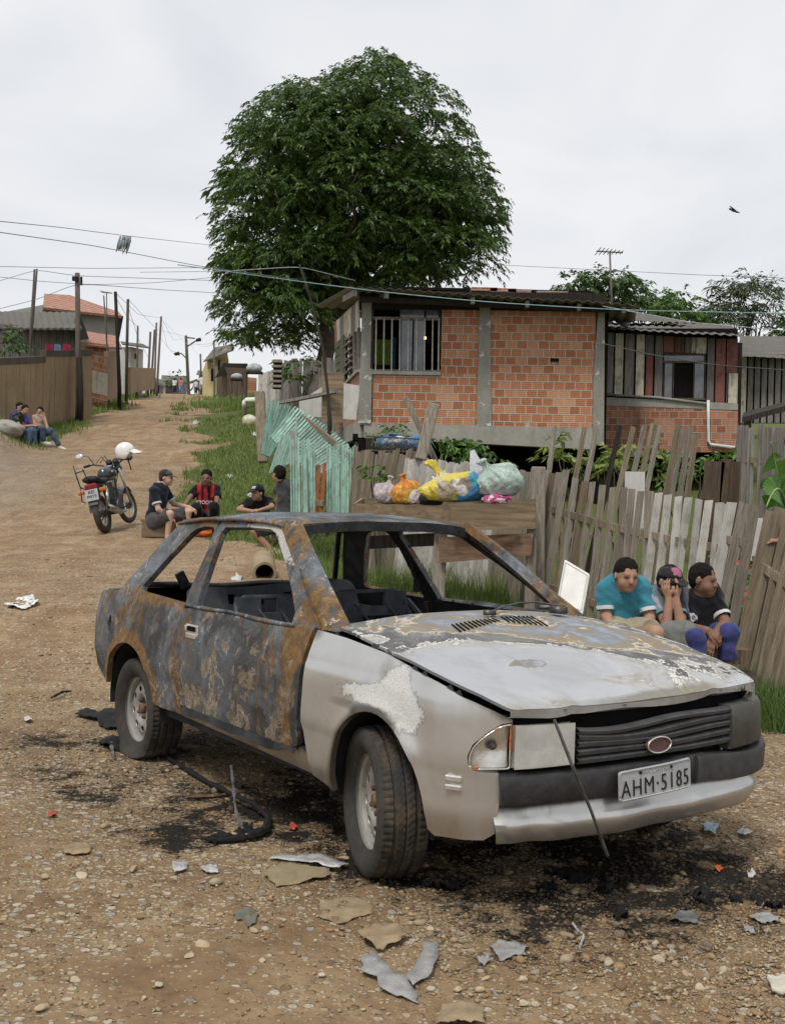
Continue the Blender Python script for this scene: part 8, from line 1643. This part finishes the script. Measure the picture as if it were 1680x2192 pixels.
bpart('tail_lamp', 'red', lambda m: m.box((-.20, 0, .735), (.07, .19, .10)), False, .025); bpart('rear_mudguard', 'grey', lambda m: (m.box((-.225, 0, .46), (.012, .18, .22), Matrix.Rotation(R(12), 3, 'Y')), [m.box((.0 - .30 * math.sin(a), 0, .298 + .335 * math.cos(a)), (.05, .14, .02), Matrix.Rotation(-a, 3, 'Y')) for a in np.linspace(.0, 1.0, 7)]), False)
pl_ = bpart('number_plate', 'mir', lambda m: m.box((-.245, .0, .615), (.008, .20, .17), Matrix.Rotation(R(10), 3, 'Y')), False); pl_.data.materials[0] = CM['plate']
lettering('plate_letters', 'AEI', .075, (-.252 + .006, 0, .655), (0, -1, 0), (0, 0, 1), CM['plate_ink'], pl_, .10, .001); lettering('plate_digits', '0922', .075, (-.262 + .006, 0, .585), (0, -1, 0), (0, 0, 1), CM['plate_ink'], pl_, .15, .001)
for sy in (-1, 1):
 bpart('indicator', 'org', lambda m: m.box((-.19, sy * .17, .67), (.06, .10, .06)), False, .02); bpart('shock_absorber', 'chr', lambda m: (m.tube([(.0, sy * .12, .32), (.12, sy * .12, .70)], .016, 8), m.tube([(.02, sy * .12, .42), (.11, sy * .12, .66)], .030, 10)))
 bpart('fork_leg', 'chr', lambda m: m.tube([(1.25, sy * .085, .298), (1.03, sy * .085, .92)], .022, 8)); bpart('grip', 'seat', lambda m: m.tube([(.86, sy * .30, 1.06), (.82, sy * .40, 1.05)], .02, 8))
bpart('exhaust', 'chr', lambda m: (m.tube([(.72, -.05, .48), (.84, -.10, .34), (.70, -.14, .24), (.40, -.15, .26)], .022, 8), m.tube([(.40, -.16, .26), (.05, -.17, .34), (-.14, -.18, .38)], [.045, .052, .050], 14))); bpart('exhaust_tip', 'seat', lambda m: m.tube([(-.138, -.18, .38), (-.150, -.18, .382)], .026, 12))
bpart('front_mudguard', 'blk', lambda m: [m.box((1.25 + .305 * math.sin(a), 0, .298 + .305 * math.cos(a)), (.075, .12, .012), Matrix.Rotation(a, 3, 'Y')) for a in np.linspace(-1.5, .7, 13)], False)
bpart('handlebar', 'blk', lambda m: m.tube([(.82, -.40, 1.05), (.88, -.27, 1.06), (1.0, -.10, .99), (1.0, .10, .99), (.88, .27, 1.06), (.82, .40, 1.05)], .012, 8)); bpart('headlamp', 'blk', lambda m: (m.lathe([(0, .09), (.085, .085), (.09, .0), (.06, -.07), (0, -.09)], 18, Matrix.Translation((1.12, 0, .93)) @ Matrix.Rotation(R(90), 4, 'Y')),)); bpart('instruments', 'seat', lambda m: [m.lathe([(0, .03), (.048, .03), (.05, -.03), (0, -.03)], 16, Matrix.Translation((1.04, y, 1.04)) @ Matrix.Rotation(R(-35), 4, 'Y')) for y in (-.055, .055)])
bpart('brake_lever', 'chr', lambda m: (m.tube([(.92, -.28, 1.05), (.90, -.40, 1.035)], .006, 5), m.tube([(.92, .28, 1.05), (.90, .40, 1.035)], .006, 5))); bpart('cables', 'seat', lambda m: [m.tube([(.9, y, 1.06), (1.10, y * .8, 1.16), (1.12, y * .3, .95), (1.0, 0, .7)], .006, 5) for y in (-.22, .22, .15)])
m_ = bpart('mirror', 'mir', lambda m: m.lathe([(0, .008), (.04, .010), (.062, .004), (.062, -.006), (0, -.010)], 18, Matrix.Translation((.88, .45, 1.23)) @ Matrix.Rotation(R(-80), 4, 'Y') @ Matrix.Diagonal((.62, 1.0, 1, 1)))); bpart('mirror_stalk', 'blk', lambda m: m.tube([(.90, .25, 1.06), (.90, .32, 1.20), (.885, .42, 1.23)], .007, 6)); bpart('mirror_stalk', 'blk', lambda m: m.tube([(.90, -.25, 1.06), (.90, -.24, 1.22), (.885, -.25, 1.30)], .008, 6))
bpart('rear_rack', 'blk', lambda m: (m.tube([(-.05, .13, .70), (-.20, .16, .76), (-.26, .16, .98), (-.22, .18, 1.10)], .011, 6), m.tube([(-.05, -.02, .80), (-.22, .02, .86), (-.26, .04, 1.02)], .010, 6), m.tube([(-.26, .16, .98), (-.26, .02, 1.0)], .010, 6), m.tube([(-.20, .16, .76), (-.24, .17, .55), (-.16, .16, .52)], .010, 6)))
bpart('footpeg', 'seat', lambda m: (m.tube([(.42, -.12, .32), (.42, -.27, .32)], .014, 6), m.tube([(.42, .12, .32), (.42, .27, .32)], .014, 6))); bpart('side_stand', 'blk', lambda m: m.tube([(.48, .10, .30), (.42, .27, .045)], .012, 6))
hp_ = at(268, 966, 16.6); hm_ = empty('motorcycle_helmet', hp_, 0, 'white open-face helmet with a peak hung on the motorcycle mirror', 'helmet')
S_ = SDF(); S_.ell((0, 0, .0), (.145, .120, .135)); S_.ell((.02, 0, -.06), (.125, .115, .09), None, .04); V, F = S_.mesh(.012, None, [((0, 0, -.118), np.array([0, 0, -1.])), ((.085, 0, -.03), unit((.9, 0, -.55)))]); mk('shell', V, F, BK['wht'], hm_, True)
a_ = np.linspace(-1.25, 1.25, 13); V = [(.105 * math.cos(x) + .02, .108 * math.sin(x), .045 - .025 * abs(x)) for x in a_] + [(.235 * math.cos(x * .8) + .02, .10 * math.sin(x), -.005 - .02 * abs(x)) for x in a_]; mk('peak', V, [(i, i + 1, 14 + i, 13 + i) for i in range(12)], BK['wht'], hm_, True, solid=(.006, 0))
mb = MB(); mb.tube([(.05, -.09, -.10), (.09, -.07, -.20), (.10, -.03, -.27)], .009, 6); mb.tube([(.03, .08, -.10), (.06, .05, -.20), (.09, 0, -.25)], .009, 6); mb.build('chin_strap', BK['seat'], hm_); mb = MB(); mb.box((.0, 0, -.112), (.16, .15, .03)); mb.build('lining', BK['seat'], hm_)
for q in ((.055, -.108, -.005), (.09, -.09, .02)): mb = MB(); mb.box(q, (.012, .012, .012)); mb.build('peak_stud', BK['seat'], hm_)
# ================================================================== litter and debris on the road
DM = {'silver': flat('peeled_silver_paint', (.30, .295, .28), .5, .15, .5, .25, 22, .5), 'card': flat('soggy_cardboard', (.27, .205, .125), .9, 0, .15, .3, 9, .5), 'char': flat('char_lump', (.012, .011, .011), .75, 0, .3, .5, 30, .9), 'ash': flat('grey_ash_strip', (.13, .13, .13), .8, 0, .2, .6, 20, .6), 'pale': flat('pale_board_scrap', (.50, .46, .38), .85, 0, .2, .2, 12, .4), 'rag': cloth('green_rag', (.12, .125, .095)), 'film': flat('dirty_clear_film', (.42, .42, .41), .22, .1, .6, .25, 14, .6), 'olive': cloth('olive_sacking', (.24, .19, .105)), 'bluegreen': flat('pale_blue_film', (.22, .33, .34), .4, 0, .5, .3, 20, .5), 'red': flat('red_scrap', (.45, .07, .05), .5), 'orange': flat('orange_scrap', (.60, .12, .03), .5), 'white': flat('white_scrap', (.47, .46, .44), .6, 0, .3, .1), 'rust': CM['rusty']}
def flake(name, label, cat, poly, mat, seed=1, curl=.018, th=.002, group=None, rough=.012, lift=.014):
 """thin scrap whose outline is given on the ground by points of the photo view"""
 W = np.array([hit(a, b)[:2] for a, b in poly]); c = W.mean(0); P0 = W - c; sz = np.ptp(P0, axis=0).max(); ring = resample(P0, sz / 16)
 n = fbm(ring[:, 0] / sz * 9 + seed, ring[:, 1] / sz * 9 + seed * 3, seed, 3) - .47; ring = ring * (1 + n[:, None] * .35)
 P, F = cdt([tuple(v) for v in ring], [], sz / 14); n = fbm(P[:, 0] / sz * 3 + seed, P[:, 1] / sz * 3, seed + 7, 3) - .4; n2 = fbm(P[:, 0] / sz * 9 + seed, P[:, 1] / sz * 9, seed + 3, 2) - .45
 z = H(P[:, 0] + c[0], P[:, 1] + c[1]) - float(H(c[0], c[1])) + lift + curl * 1.2 * n + rough * n2 * 1.5
 o = mk(name, np.column_stack([P, z]), F, mat, None, False, loc=(c[0], c[1], float(H(c[0], c[1]))), solid=(th, 0)); return tag(o, label, cat, group)
G1 = 'flakes of peeled paint on the road'
flake('paint_flake', 'large jagged silver paint flake, the longer arm of the torn V at the bottom centre', 'paint flake', [(768, 2050), (800, 2044), (824, 2068), (838, 2092), (868, 2100), (884, 2120), (896, 2158), (850, 2142), (812, 2120), (806, 2100), (774, 2082)], DM['silver'], 3, .02, group=G1)
flake('paint_flake', 'jagged silver-beige paint flake, the shorter arm of the torn V', 'paint flake', [(905, 2022), (936, 2026), (936, 2060), (924, 2096), (884, 2118), (866, 2098), (890, 2076), (904, 2050)], DM['silver'], 5, .02, group=G1)
flake('paint_flake', 'smooth pale grey pentagon-shaped flake right of the torn V', 'paint flake', [(1046, 2030), (1062, 2022), (1098, 2024), (1126, 2036), (1122, 2048), (1072, 2066), (1062, 2056)], DM['silver'], 7, .012, group=G1)
flake('paint_flake', 'tiny grey flake just left of the pentagon-shaped one', 'paint flake', [(1020, 2062), (1044, 2054), (1050, 2062), (1036, 2078)], DM['silver'], 8, .01, group=G1)
flake('paint_flake', 'pale square flake left of the olive sacking', 'paint flake', [(368, 1852), (404, 1850), (400, 1868), (372, 1876)], DM['film'], 9, .01, group=G1); flake('paint_flake', 'pale triangular flake beside the square one', 'paint flake', [(428, 1866), (446, 1858), (466, 1860), (468, 1876), (442, 1874)], DM['film'], 10, .012, group=G1)
flake('paint_flake', 'light grey flake at the right edge, upper of the pair', 'paint flake', [(1600, 1970), (1640, 1960), (1672, 1970), (1664, 1980), (1630, 1986)], DM['silver'], 12, .012, group=G1); flake('paint_flake', 'small light flake below the upper one of the pair at the right edge', 'paint flake', [(1590, 1988), (1612, 1994), (1616, 2008), (1594, 2002)], DM['silver'], 13, .01, group=G1)
flake('paint_flake', 'dull grey crumpled flake left of the pair at the right edge', 'paint flake', [(1432, 1972), (1462, 1956), (1490, 1966), (1496, 1984), (1460, 1984)], DM['ash'], 14, .02, group=G1)
flake('plastic_film', 'long crumpled strip of clear film lying in front of the front wheel', 'plastic film', [(572, 1846), (604, 1836), (650, 1838), (690, 1836), (744, 1858), (730, 1868), (690, 1862), (640, 1850)], DM['film'], 15, .03)
flake('sacking', 'torn olive sacking under the strip of clear film', 'sacking', [(560, 1876), (600, 1852), (660, 1858), (712, 1868), (700, 1886), (640, 1896), (590, 1904)], DM['olive'], 17, .012, group='torn sacking pressed into the mud'); flake('sacking', 'flat brownish sacking pressed into the mud at the bottom centre', 'sacking', [(690, 1930), (750, 1920), (800, 1928), (794, 1958), (730, 1980), (680, 1966)], DM['card'], 18, .006, lift=.006, group='torn sacking pressed into the mud')
flake('cardboard', 'crumpled tan cardboard above the torn V of paint', 'cardboard', [(766, 1998), (800, 1986), (850, 1990), (872, 2004), (858, 2024), (806, 2040), (780, 2024)], DM['card'], 19, .03, group='cardboard scraps on the road'); flake('cardboard', 'flat tan cardboard at the very bottom of the picture', 'cardboard', [(946, 2160), (990, 2154), (1038, 2168), (1034, 2200), (930, 2200)], DM['card'], 20, .012, group='cardboard scraps on the road'); flake('cardboard', 'oval piece of brown cardboard alone on the left', 'cardboard', [(134, 1824), (150, 1814), (180, 1812), (198, 1820), (190, 1832), (160, 1836), (138, 1832)], DM['card'], 21, .012, .004, group='cardboard scraps on the road')
flake('rag', 'dull green twisted rag on the mud left of centre', 'rag', [(498, 1962), (526, 1950), (556, 1958), (548, 1984), (530, 1992), (522, 1974), (508, 1976)], DM['rag'], 22, .05); flake('board_scrap', 'pale broken board at the lower right edge', 'board', [(1640, 2098), (1690, 2100), (1690, 2138), (1652, 2132)], DM['pale'], 23, .01, .012)
flake('newspaper', 'crumpled printed newspaper lying on the road at the left edge', 'newspaper', [(8, 1292), (38, 1280), (70, 1278), (86, 1298), (48, 1308), (16, 1304)], DM['white'], 25, .10, rough=.03); nb_ = bpy.data.objects['newspaper']; tp_ = NT('newsprint'); o_ = tp_.obj(); tp_.end(tp_.mix(tp_.mapr(tp_.noise(o_, 26, 3, .6), .52, .58), (.68, .67, .65), (.20, .16, .15)), .8); nb_.data.materials[0] = tp_.m
flake('plastic_film', 'pale blue-green film scrap right of the front bumper', 'plastic film', [(1500, 1772), (1520, 1766), (1542, 1774), (1530, 1790), (1508, 1788)], DM['bluegreen'], 27, .05); flake('plastic_film', 'yellow and white wrapper right of the bumper end', 'plastic film', [(1572, 1786), (1600, 1780), (1612, 1790), (1590, 1796)], DM['film'], 28, .03)
G2 = 'lumps of charred rubber and plastic'
for i, (poly, lab) in enumerate((([(1312, 1962), (1330, 1950), (1346, 1960), (1340, 1974), (1318, 1976)], 'single char lump below the bumper, farthest from the car'), ([(1472, 1892), (1500, 1882), (1522, 1892), (1520, 1916), (1490, 1926), (1476, 1910)], 'largest char lump right of the bumper'), ([(1480, 1924), (1520, 1920), (1536, 1930), (1500, 1938)], 'flat char shard against the largest lump'), ([(1286, 1902), (1306, 1898), (1318, 1908), (1302, 1920)], 'char lump under the lower end of the hanging strip'), ([(1154, 1900), (1186, 1898), (1196, 1908), (1166, 1914)], 'flat char lump below the number plate'), ([(1190, 1876), (1240, 1868), (1282, 1886), (1240, 1896), (1206, 1890)], 'long char slab below the number plate'), ([(1606, 1930), (1640, 1934), (1690, 1944), (1660, 1952), (1620, 1942)], 'char strip at the right edge'), ([(1560, 1928), (1580, 1930), (1590, 1940), (1566, 1938)], 'small char shard left of the char strip'), ([(900, 1900), (940, 1892), (990, 1900), (960, 1912)], 'crumbled char in front of the front wheel'), ([(740, 1826), (770, 1812), (800, 1832), (770, 1850), (748, 1842)], 'char heap behind the front wheel'), ([(160, 1536), (180, 1520), (214, 1524), (240, 1516), (262, 1534), (258, 1566), (226, 1566), (206, 1548)], 'black char heap behind the rear wheel'), ([(210, 1590), (240, 1580), (276, 1596), (262, 1612), (224, 1604)], 'scattered black crumbs in front of the rear wheel'))): flake('char_lump', lab, 'char', poly, DM['char'], 30 + i, .05, .006, G2, .05, .012)
def strip(name, label, cat, pts, r, mat, lift=.02, n=8, group=None, ground=True):
 P = np.array([hit(a, b) + np.array([0, 0, lift + (c if c else 0)]) for a, b, c in pts]); k = np.linspace(0, len(P) - 1, len(P) * 6); Q = np.stack([np.interp(k, np.arange(len(P)), P[:, i]) for i in range(3)], 1); Q[1:-1] = (Q[:-2] + 2 * Q[1:-1] + Q[2:]) / 4
 rr = np.interp(k, np.arange(len(P)), r) * (.55 + .9 * np.array([float(vn(i * .9, 2, 5)) for i in range(len(k))])); o0 = Q[0].copy(); mb = MB(); mb.tube(Q - o0, rr, n); o = mb.build(name, mat, None, False); o.location = o0; return tag(o, label, cat, group)
strip('burnt_rubber', 'long twisted strip of burnt rubber on the ground beside the door', 'rubber', [(334, 1612, 0), (380, 1640, 0), (412, 1664, .01), (440, 1682, .01), (500, 1716, .02), (548, 1744, .03), (576, 1768, .02), (570, 1788, .01), (530, 1800, 0), (470, 1806, 0), (430, 1802, 0)], [.006, .012, .015, .011, .012, .010, .014, .019, .016, .012, .006], DM['char'], .012)
strip('metal_rod', 'blackened metal rod standing on the loop of burnt rubber', 'rod', [(520, 1782, 0), (504, 1772, .06), (492, 1760, .24)], [.008, .007, .006], DM['ash'], .01, 6); flake('char_lump', 'ragged black crust inside the loop of burnt rubber', 'char', [(440, 1800), (480, 1776), (530, 1770), (548, 1786), (500, 1800), (460, 1808)], DM['char'], 51, .06, .006, G2, .06, .015)
strip('metal_strip', 'rusty flat strip lying across the stones beside the rod', 'strip', [(400, 1712, 0), (460, 1710, 0), (520, 1700, 0)], [.008, .01, .008], DM['rust'], .012, 4); strip('bent_wire', 'thin bent wire lying on the gravel at lower right', 'wire', [(1226, 1986, 0), (1236, 2000, 0), (1250, 2014, .005), (1240, 2036, 0)], [.004, .004, .004, .004], DM['film'], .012, 5)
strip('stick', 'short grey stick by the rear wheel', 'stick', [(238, 1600, 0), (244, 1628, 0)], [.010, .008], DM['ash'], .02, 6); strip('stick', 'charred twig on the road behind the rear wheel', 'stick', [(110, 1500, 0), (135, 1490, .01), (152, 1486, 0)], [.006, .010, .006], DM['char'], .02, 6)
for (a, b, lab, m_) in ((1538, 1866, 'small orange-red scrap right of the bumper', 'orange'), (628, 1776, 'small red scrap beside the burnt rubber', 'red'), (112, 1752, 'tiny red and white wrapper on the left', 'red'), (1608, 1878, 'tiny white scrap at the right edge', 'white'), (60, 1545, 'tiny white wrapper near the left edge', 'white')): flake('litter_scrap', lab, 'litter', [(a - 9, b - 2), (a, b - 6), (a + 10, b), (a + 2, b + 6), (a - 7, b + 4)], DM[m_], a % 13, .04, group='small scraps of litter')
# larger stones you can count
t_ = NT('big_road_stone'); o_ = t_.obj(); rn_ = t_.rnd(); n_ = t_.noise(o_, 30, 5, .65); SM = t_.end(t_.mix(t_.mapr(n_, .3, .7), t_.ramp(rn_, [(0, (.26, .18, .10)), (.5, (.34, .26, .165)), (1, (.42, .36, .27))]), t_.ramp(rn_, [(0, (.40, .29, .17)), (1, (.52, .45, .34))])), .9, 0, t_.bump(n_, .6, .006), .15)
SB = []
for k in range(5):
 V, F = ico(3); V = V.copy(); rs = np.random.default_rng(60 + k)
 for _ in range(9): q = rs.normal(size=3); q /= np.linalg.norm(q); h = V @ q; V -= np.outer(np.maximum(h - rs.uniform(.4, .75), 0), q) * .92
 SB.append((V * [1.15, .85, .55], F))
for i, (a, b, s_) in enumerate(((285, 1862, 16), (160, 1762, 14), (172, 1878, 20), (430, 2030, 26), (404, 2050, 18), (300, 2015, 13), (1462, 1872, 14), (735, 1840, 14), (1040, 2100, 18), (690, 2090, 14), (160, 2100, 16), (500, 2150, 17), (90, 2160, 20), (1230, 2120, 13), (980, 2120, 16), (1120, 2150, 14), (340, 2110, 14), (60, 1990, 16), (560, 2060, 14), (880, 1960, 15), (920, 1990, 12), (1340, 2110, 12), (250, 1920, 14), (95, 1880, 13))):
 p = hit(a, b); V, F = SB[i % 5]; r_ = .8 * s_ * p[1] / 2450; o = mk('stone', V * r_, F, SM, None, False, loc=(p[0], p[1], p[2] + r_ * .22)); o.rotation_euler = (RNG.uniform(-.2, .2), RNG.uniform(-.2, .2), RNG.uniform(0, 6)); tag(o, 'pale tan stone lying loose on the road in front of the car', 'stone', 'larger loose stones on the road')
# things seen through and beyond the car
pc_ = hit(566, 1238); pp = empty('concrete_pipe', (pc_[0], pc_[1], pc_[2] + .06), R(8), 'short concrete drain pipe half sunk in the bank behind the car', 'pipe'); mb = MB(); mb.lathe([(.105, -.03), (.105, .7), (.14, .7), (.14, 0), (.133, -.03), (.105, -.03)], 28, Matrix.Rotation(R(-82), 4, 'X')); mb.build('pipe', concrete('drain_concrete', (.34, .27, .17), .4, 5.), pp, True, sharp=40)
mb = MB(); mb.lathe([(0, .3), (.105, .3)], 20, Matrix.Rotation(R(-82), 4, 'X')); mb.build('pipe_inside', BM['dark'], pp)
flake('litter_scrap', 'crumpled white paper beside the drain pipe', 'litter', [(494, 1240), (506, 1232), (520, 1238), (514, 1248), (500, 1248)], DM['white'], 3, .12, group='small scraps of litter'); q_ = hit(872, 1258); mb = MB(); mb.box((0, 0, .03), (.35, .08, .05)); o = mb.build('yellow_plank', flat('yellow_painted_wood', (.42, .31, .10), .7)); o.location = q_; o.rotation_euler = (0, 0, -.15); tag(o, 'yellowish plank on the ground beyond the far door', 'plank')
for i, (a, b, lab) in enumerate(((492, 1020, 'white crumpled scrap on the grass beside the striped shirt'), (545, 1078, 'white scrap near the edge of the road'), (648, 1446 * 0 + 1000, 'small white scrap on the mint pickets'), (536, 1062, 'pale scrap on the grass behind the men'), (420, 905, 'pale scrap at the edge of the verge'), (1040 * 0 + 545, 930, 'small pale stone-like scrap on the verge'))): flake('litter_scrap', lab, 'litter', [(a - 8, b - 2), (a, b - 5), (a + 9, b), (a + 2, b + 4), (a - 7, b + 3)], DM['white'], i + 2, .10, group='small scraps of litter')
og = at(606, 1010, 17.9); p_ = hit(*M8(615, 800)[:2]); S_ = SDF(); S_.ell((0, 0, .12), (.15, .10, .12)); S_.ell((0, 0, .05), (.16, .11, .06)); V, F = S_.mesh(.012, lambda G: .01 * vnoise3(G, 30, 1.)); o = mk('orange_bag', V, F, flat('orange_nylon', (.58, .13, .035), .6, 0, .3, .2, 12, .3), None, True, loc=p_); tag(o, 'small orange bag on the ground beside the striped shirt man', 'bag')
w0 = at(523, 860, 27); w1 = at(556, 855, 26); mb = MB(); mb.tube([np.zeros(3) - [0, 0, .12], np.array([0., 0, 0]), np.array([.06, 0, .05]), w1 - w0], .055, 10); o = mb.build('white_pipe', BM['pvc'], None, True); o.location = w0; tag(o, 'white plastic pipe end sticking out of the verge', 'pipe')
# far end of the verge: dark picket fence, stacked slats, rubbish baskets on posts
tp = series(604, 716, 20, 772, 765, 25.5, 24.5, 5); fence('picket_fence', 'dark picket fence in the shade of the big tree left of the house', tp, BM['wood_grey'], .075, .02, rails=(.3, .75))
tp = series(556, 600, 9, 802, 790, 29, 27, 3); fence('picket_fence', 'short grey picket fence just before the collapsed green one', tp, FM['pale'], .10, .02, rails=(.5,))
sb = empty('slatted_box', at(592, 832, 23), 0, 'slatted box of pale boards with dark gaps at the end of the dark fence', 'box');
for k in range(6): mb = MB(); mb.box((.0, 0, .05 + .10 * k), (.20, .14, .045)); mb.build('slat', FM['grey'], sb)
mb = MB(); mb.box((0, .09, .30), (.17, .03, .60)); mb.build('back', BM['wood_dark'], sb)
for (a, b, D, fx, fy, lab) in ((545, 788, 36, 540, 850, 'larger rubbish basket on two posts under the tree'), (507, 806, 50, 505, 845, 'smaller rubbish basket on two posts before the shack')):
 c_ = at(a, b, D); rb_ = empty('rubbish_basket', (c_[0], c_[1], gz(c_[0], c_[1])), 0, lab, 'basket', 'raised rubbish baskets along the road'); dz = c_[2] - rb_.location.z; V, F = ico(3); V = V * [.26, .2, .15]; V *= (1 + .25 * (fbm(V[:, 0] * 4, V[:, 2] * 4, 3, 3) - .45))[:, None]; mk('rubbish', V + [0, 0, dz], F, film('pale_rubbish', (.42, .44, .44), .5, marks=(.1, .1, .1)), rb_, True)
 mb = MB(); mb.box((0, 0, dz - .14), (.5, .4, .06)); mb.build('tray', BM['wood_dark'], rb_)
 for sx in (-.25, .25): mb = MB(); mb.bar((sx, 0, -.2), (sx, 0, dz - .15), .07, .07); mb.build('post', BM['wood_brown'], rb_)
c_ = at(536, 838, 34); V, F = ico(3); V = V * [.22, .19, .20]; V *= (1 + .3 * (fbm(V[:, 0] * 5, V[:, 2] * 5, 8, 3) - .45))[:, None]; o = mk('rubbish_bag', V, F, film('cream_bag', (.55, .52, .32), .5, col2=(.62, .60, .52)), None, True, loc=c_); o.location.z = gz(c_[0], c_[1]) + .13; tag(o, 'cream and yellow bag on the verge beyond the pipe end', 'rubbish bag')
# washing on the garden wall
for i, (a, w_, col) in enumerate(((108, 16, (.20, .02, .045)), (126, 13, (.12, .16, .24)), (146, 17, (.22, .03, .05)))):
 c_ = at(a, 743, 35.2 + i * .3); P = rounded([(-w_ / 2, -9), (w_ / 2, -8), (w_ / 2 * .9, 4), (0, 6), (-w_ / 2, 5)], 2, 3); k_ = 35.2 / 2450; P2, F2 = cdt([(p[0] * k_, p[1] * k_) for p in P], [], .05); V = np.column_stack([P2[:, 0], .04 * np.sin(P2[:, 0] * 22) - .12, P2[:, 1]]); o = mk('hung_garment', V, F2, cloth('washing', col), None, True, loc=c_, solid=(.02, 0)); tag(o, ['dark red garment hung over the garden wall, left one', 'blue-grey garment between the two dark red ones on the wall', 'dark red garment hung over the garden wall, right one'][i], 'garment', 'washing on the garden wall')
# the bird
c_ = at(1570, 450, 26); bd_ = empty('bird', c_, 0, 'small dark bird flying in the sky at upper right', 'bird'); S_ = SDF(); S_.ell((0, 0, 0), (.085, .03, .03), np.array(Matrix.Rotation(R(20), 3, 'Y'))); S_.ell((-.085, 0, .035), (.026, .022, .022)); S_.cone((.07, 0, -.03), (.13, 0, -.045), .02, .012, .02); V, F = S_.mesh(.007); mk('body', V, F, flat('dark_feathers', (.045, .04, .04), .8), bd_, True)
for sy, tip in ((-1, (-.13, -.10, .07)), (1, (.06, .20, .05))): mb = MB(); t0 = np.array([-.03, sy * .02, .02]); t1 = np.array([.04, sy * .02, .01]); tp_ = np.array(tip); mb.add([t0, t1, tp_ + [.03, 0, 0], tp_], [(0, 1, 2, 3)]); o = mb.build('wing', flat('wing_feathers', (.06, .05, .05), .8), bd_); s_ = o.modifiers.new('s', 'SOLIDIFY'); s_.thickness = .006
V, F = ico(4); V = V.copy(); V *= (1 + .45 * (fbm(V[:, 0] * 2 + V[:, 2], V[:, 1] * 2 + V[:, 2], 17, 4) - .47))[:, None]; V = np.round(V * 7 + .35 * np.sin(V[:, ::-1] * 9)) / 7 * .35 + V * .65; c_ = at(8, 960, 28.3); o = mk('rock_ledge', V * [.55, .42, .24], F, concrete('grey_rock', (.34, .33, .29), .3, 2., False), None, False, loc=(c_[0], c_[1], gz(c_[0], c_[1]) - .03)); tag(o, 'grey rocky ledge beside the seated women at the left edge', 'rock')
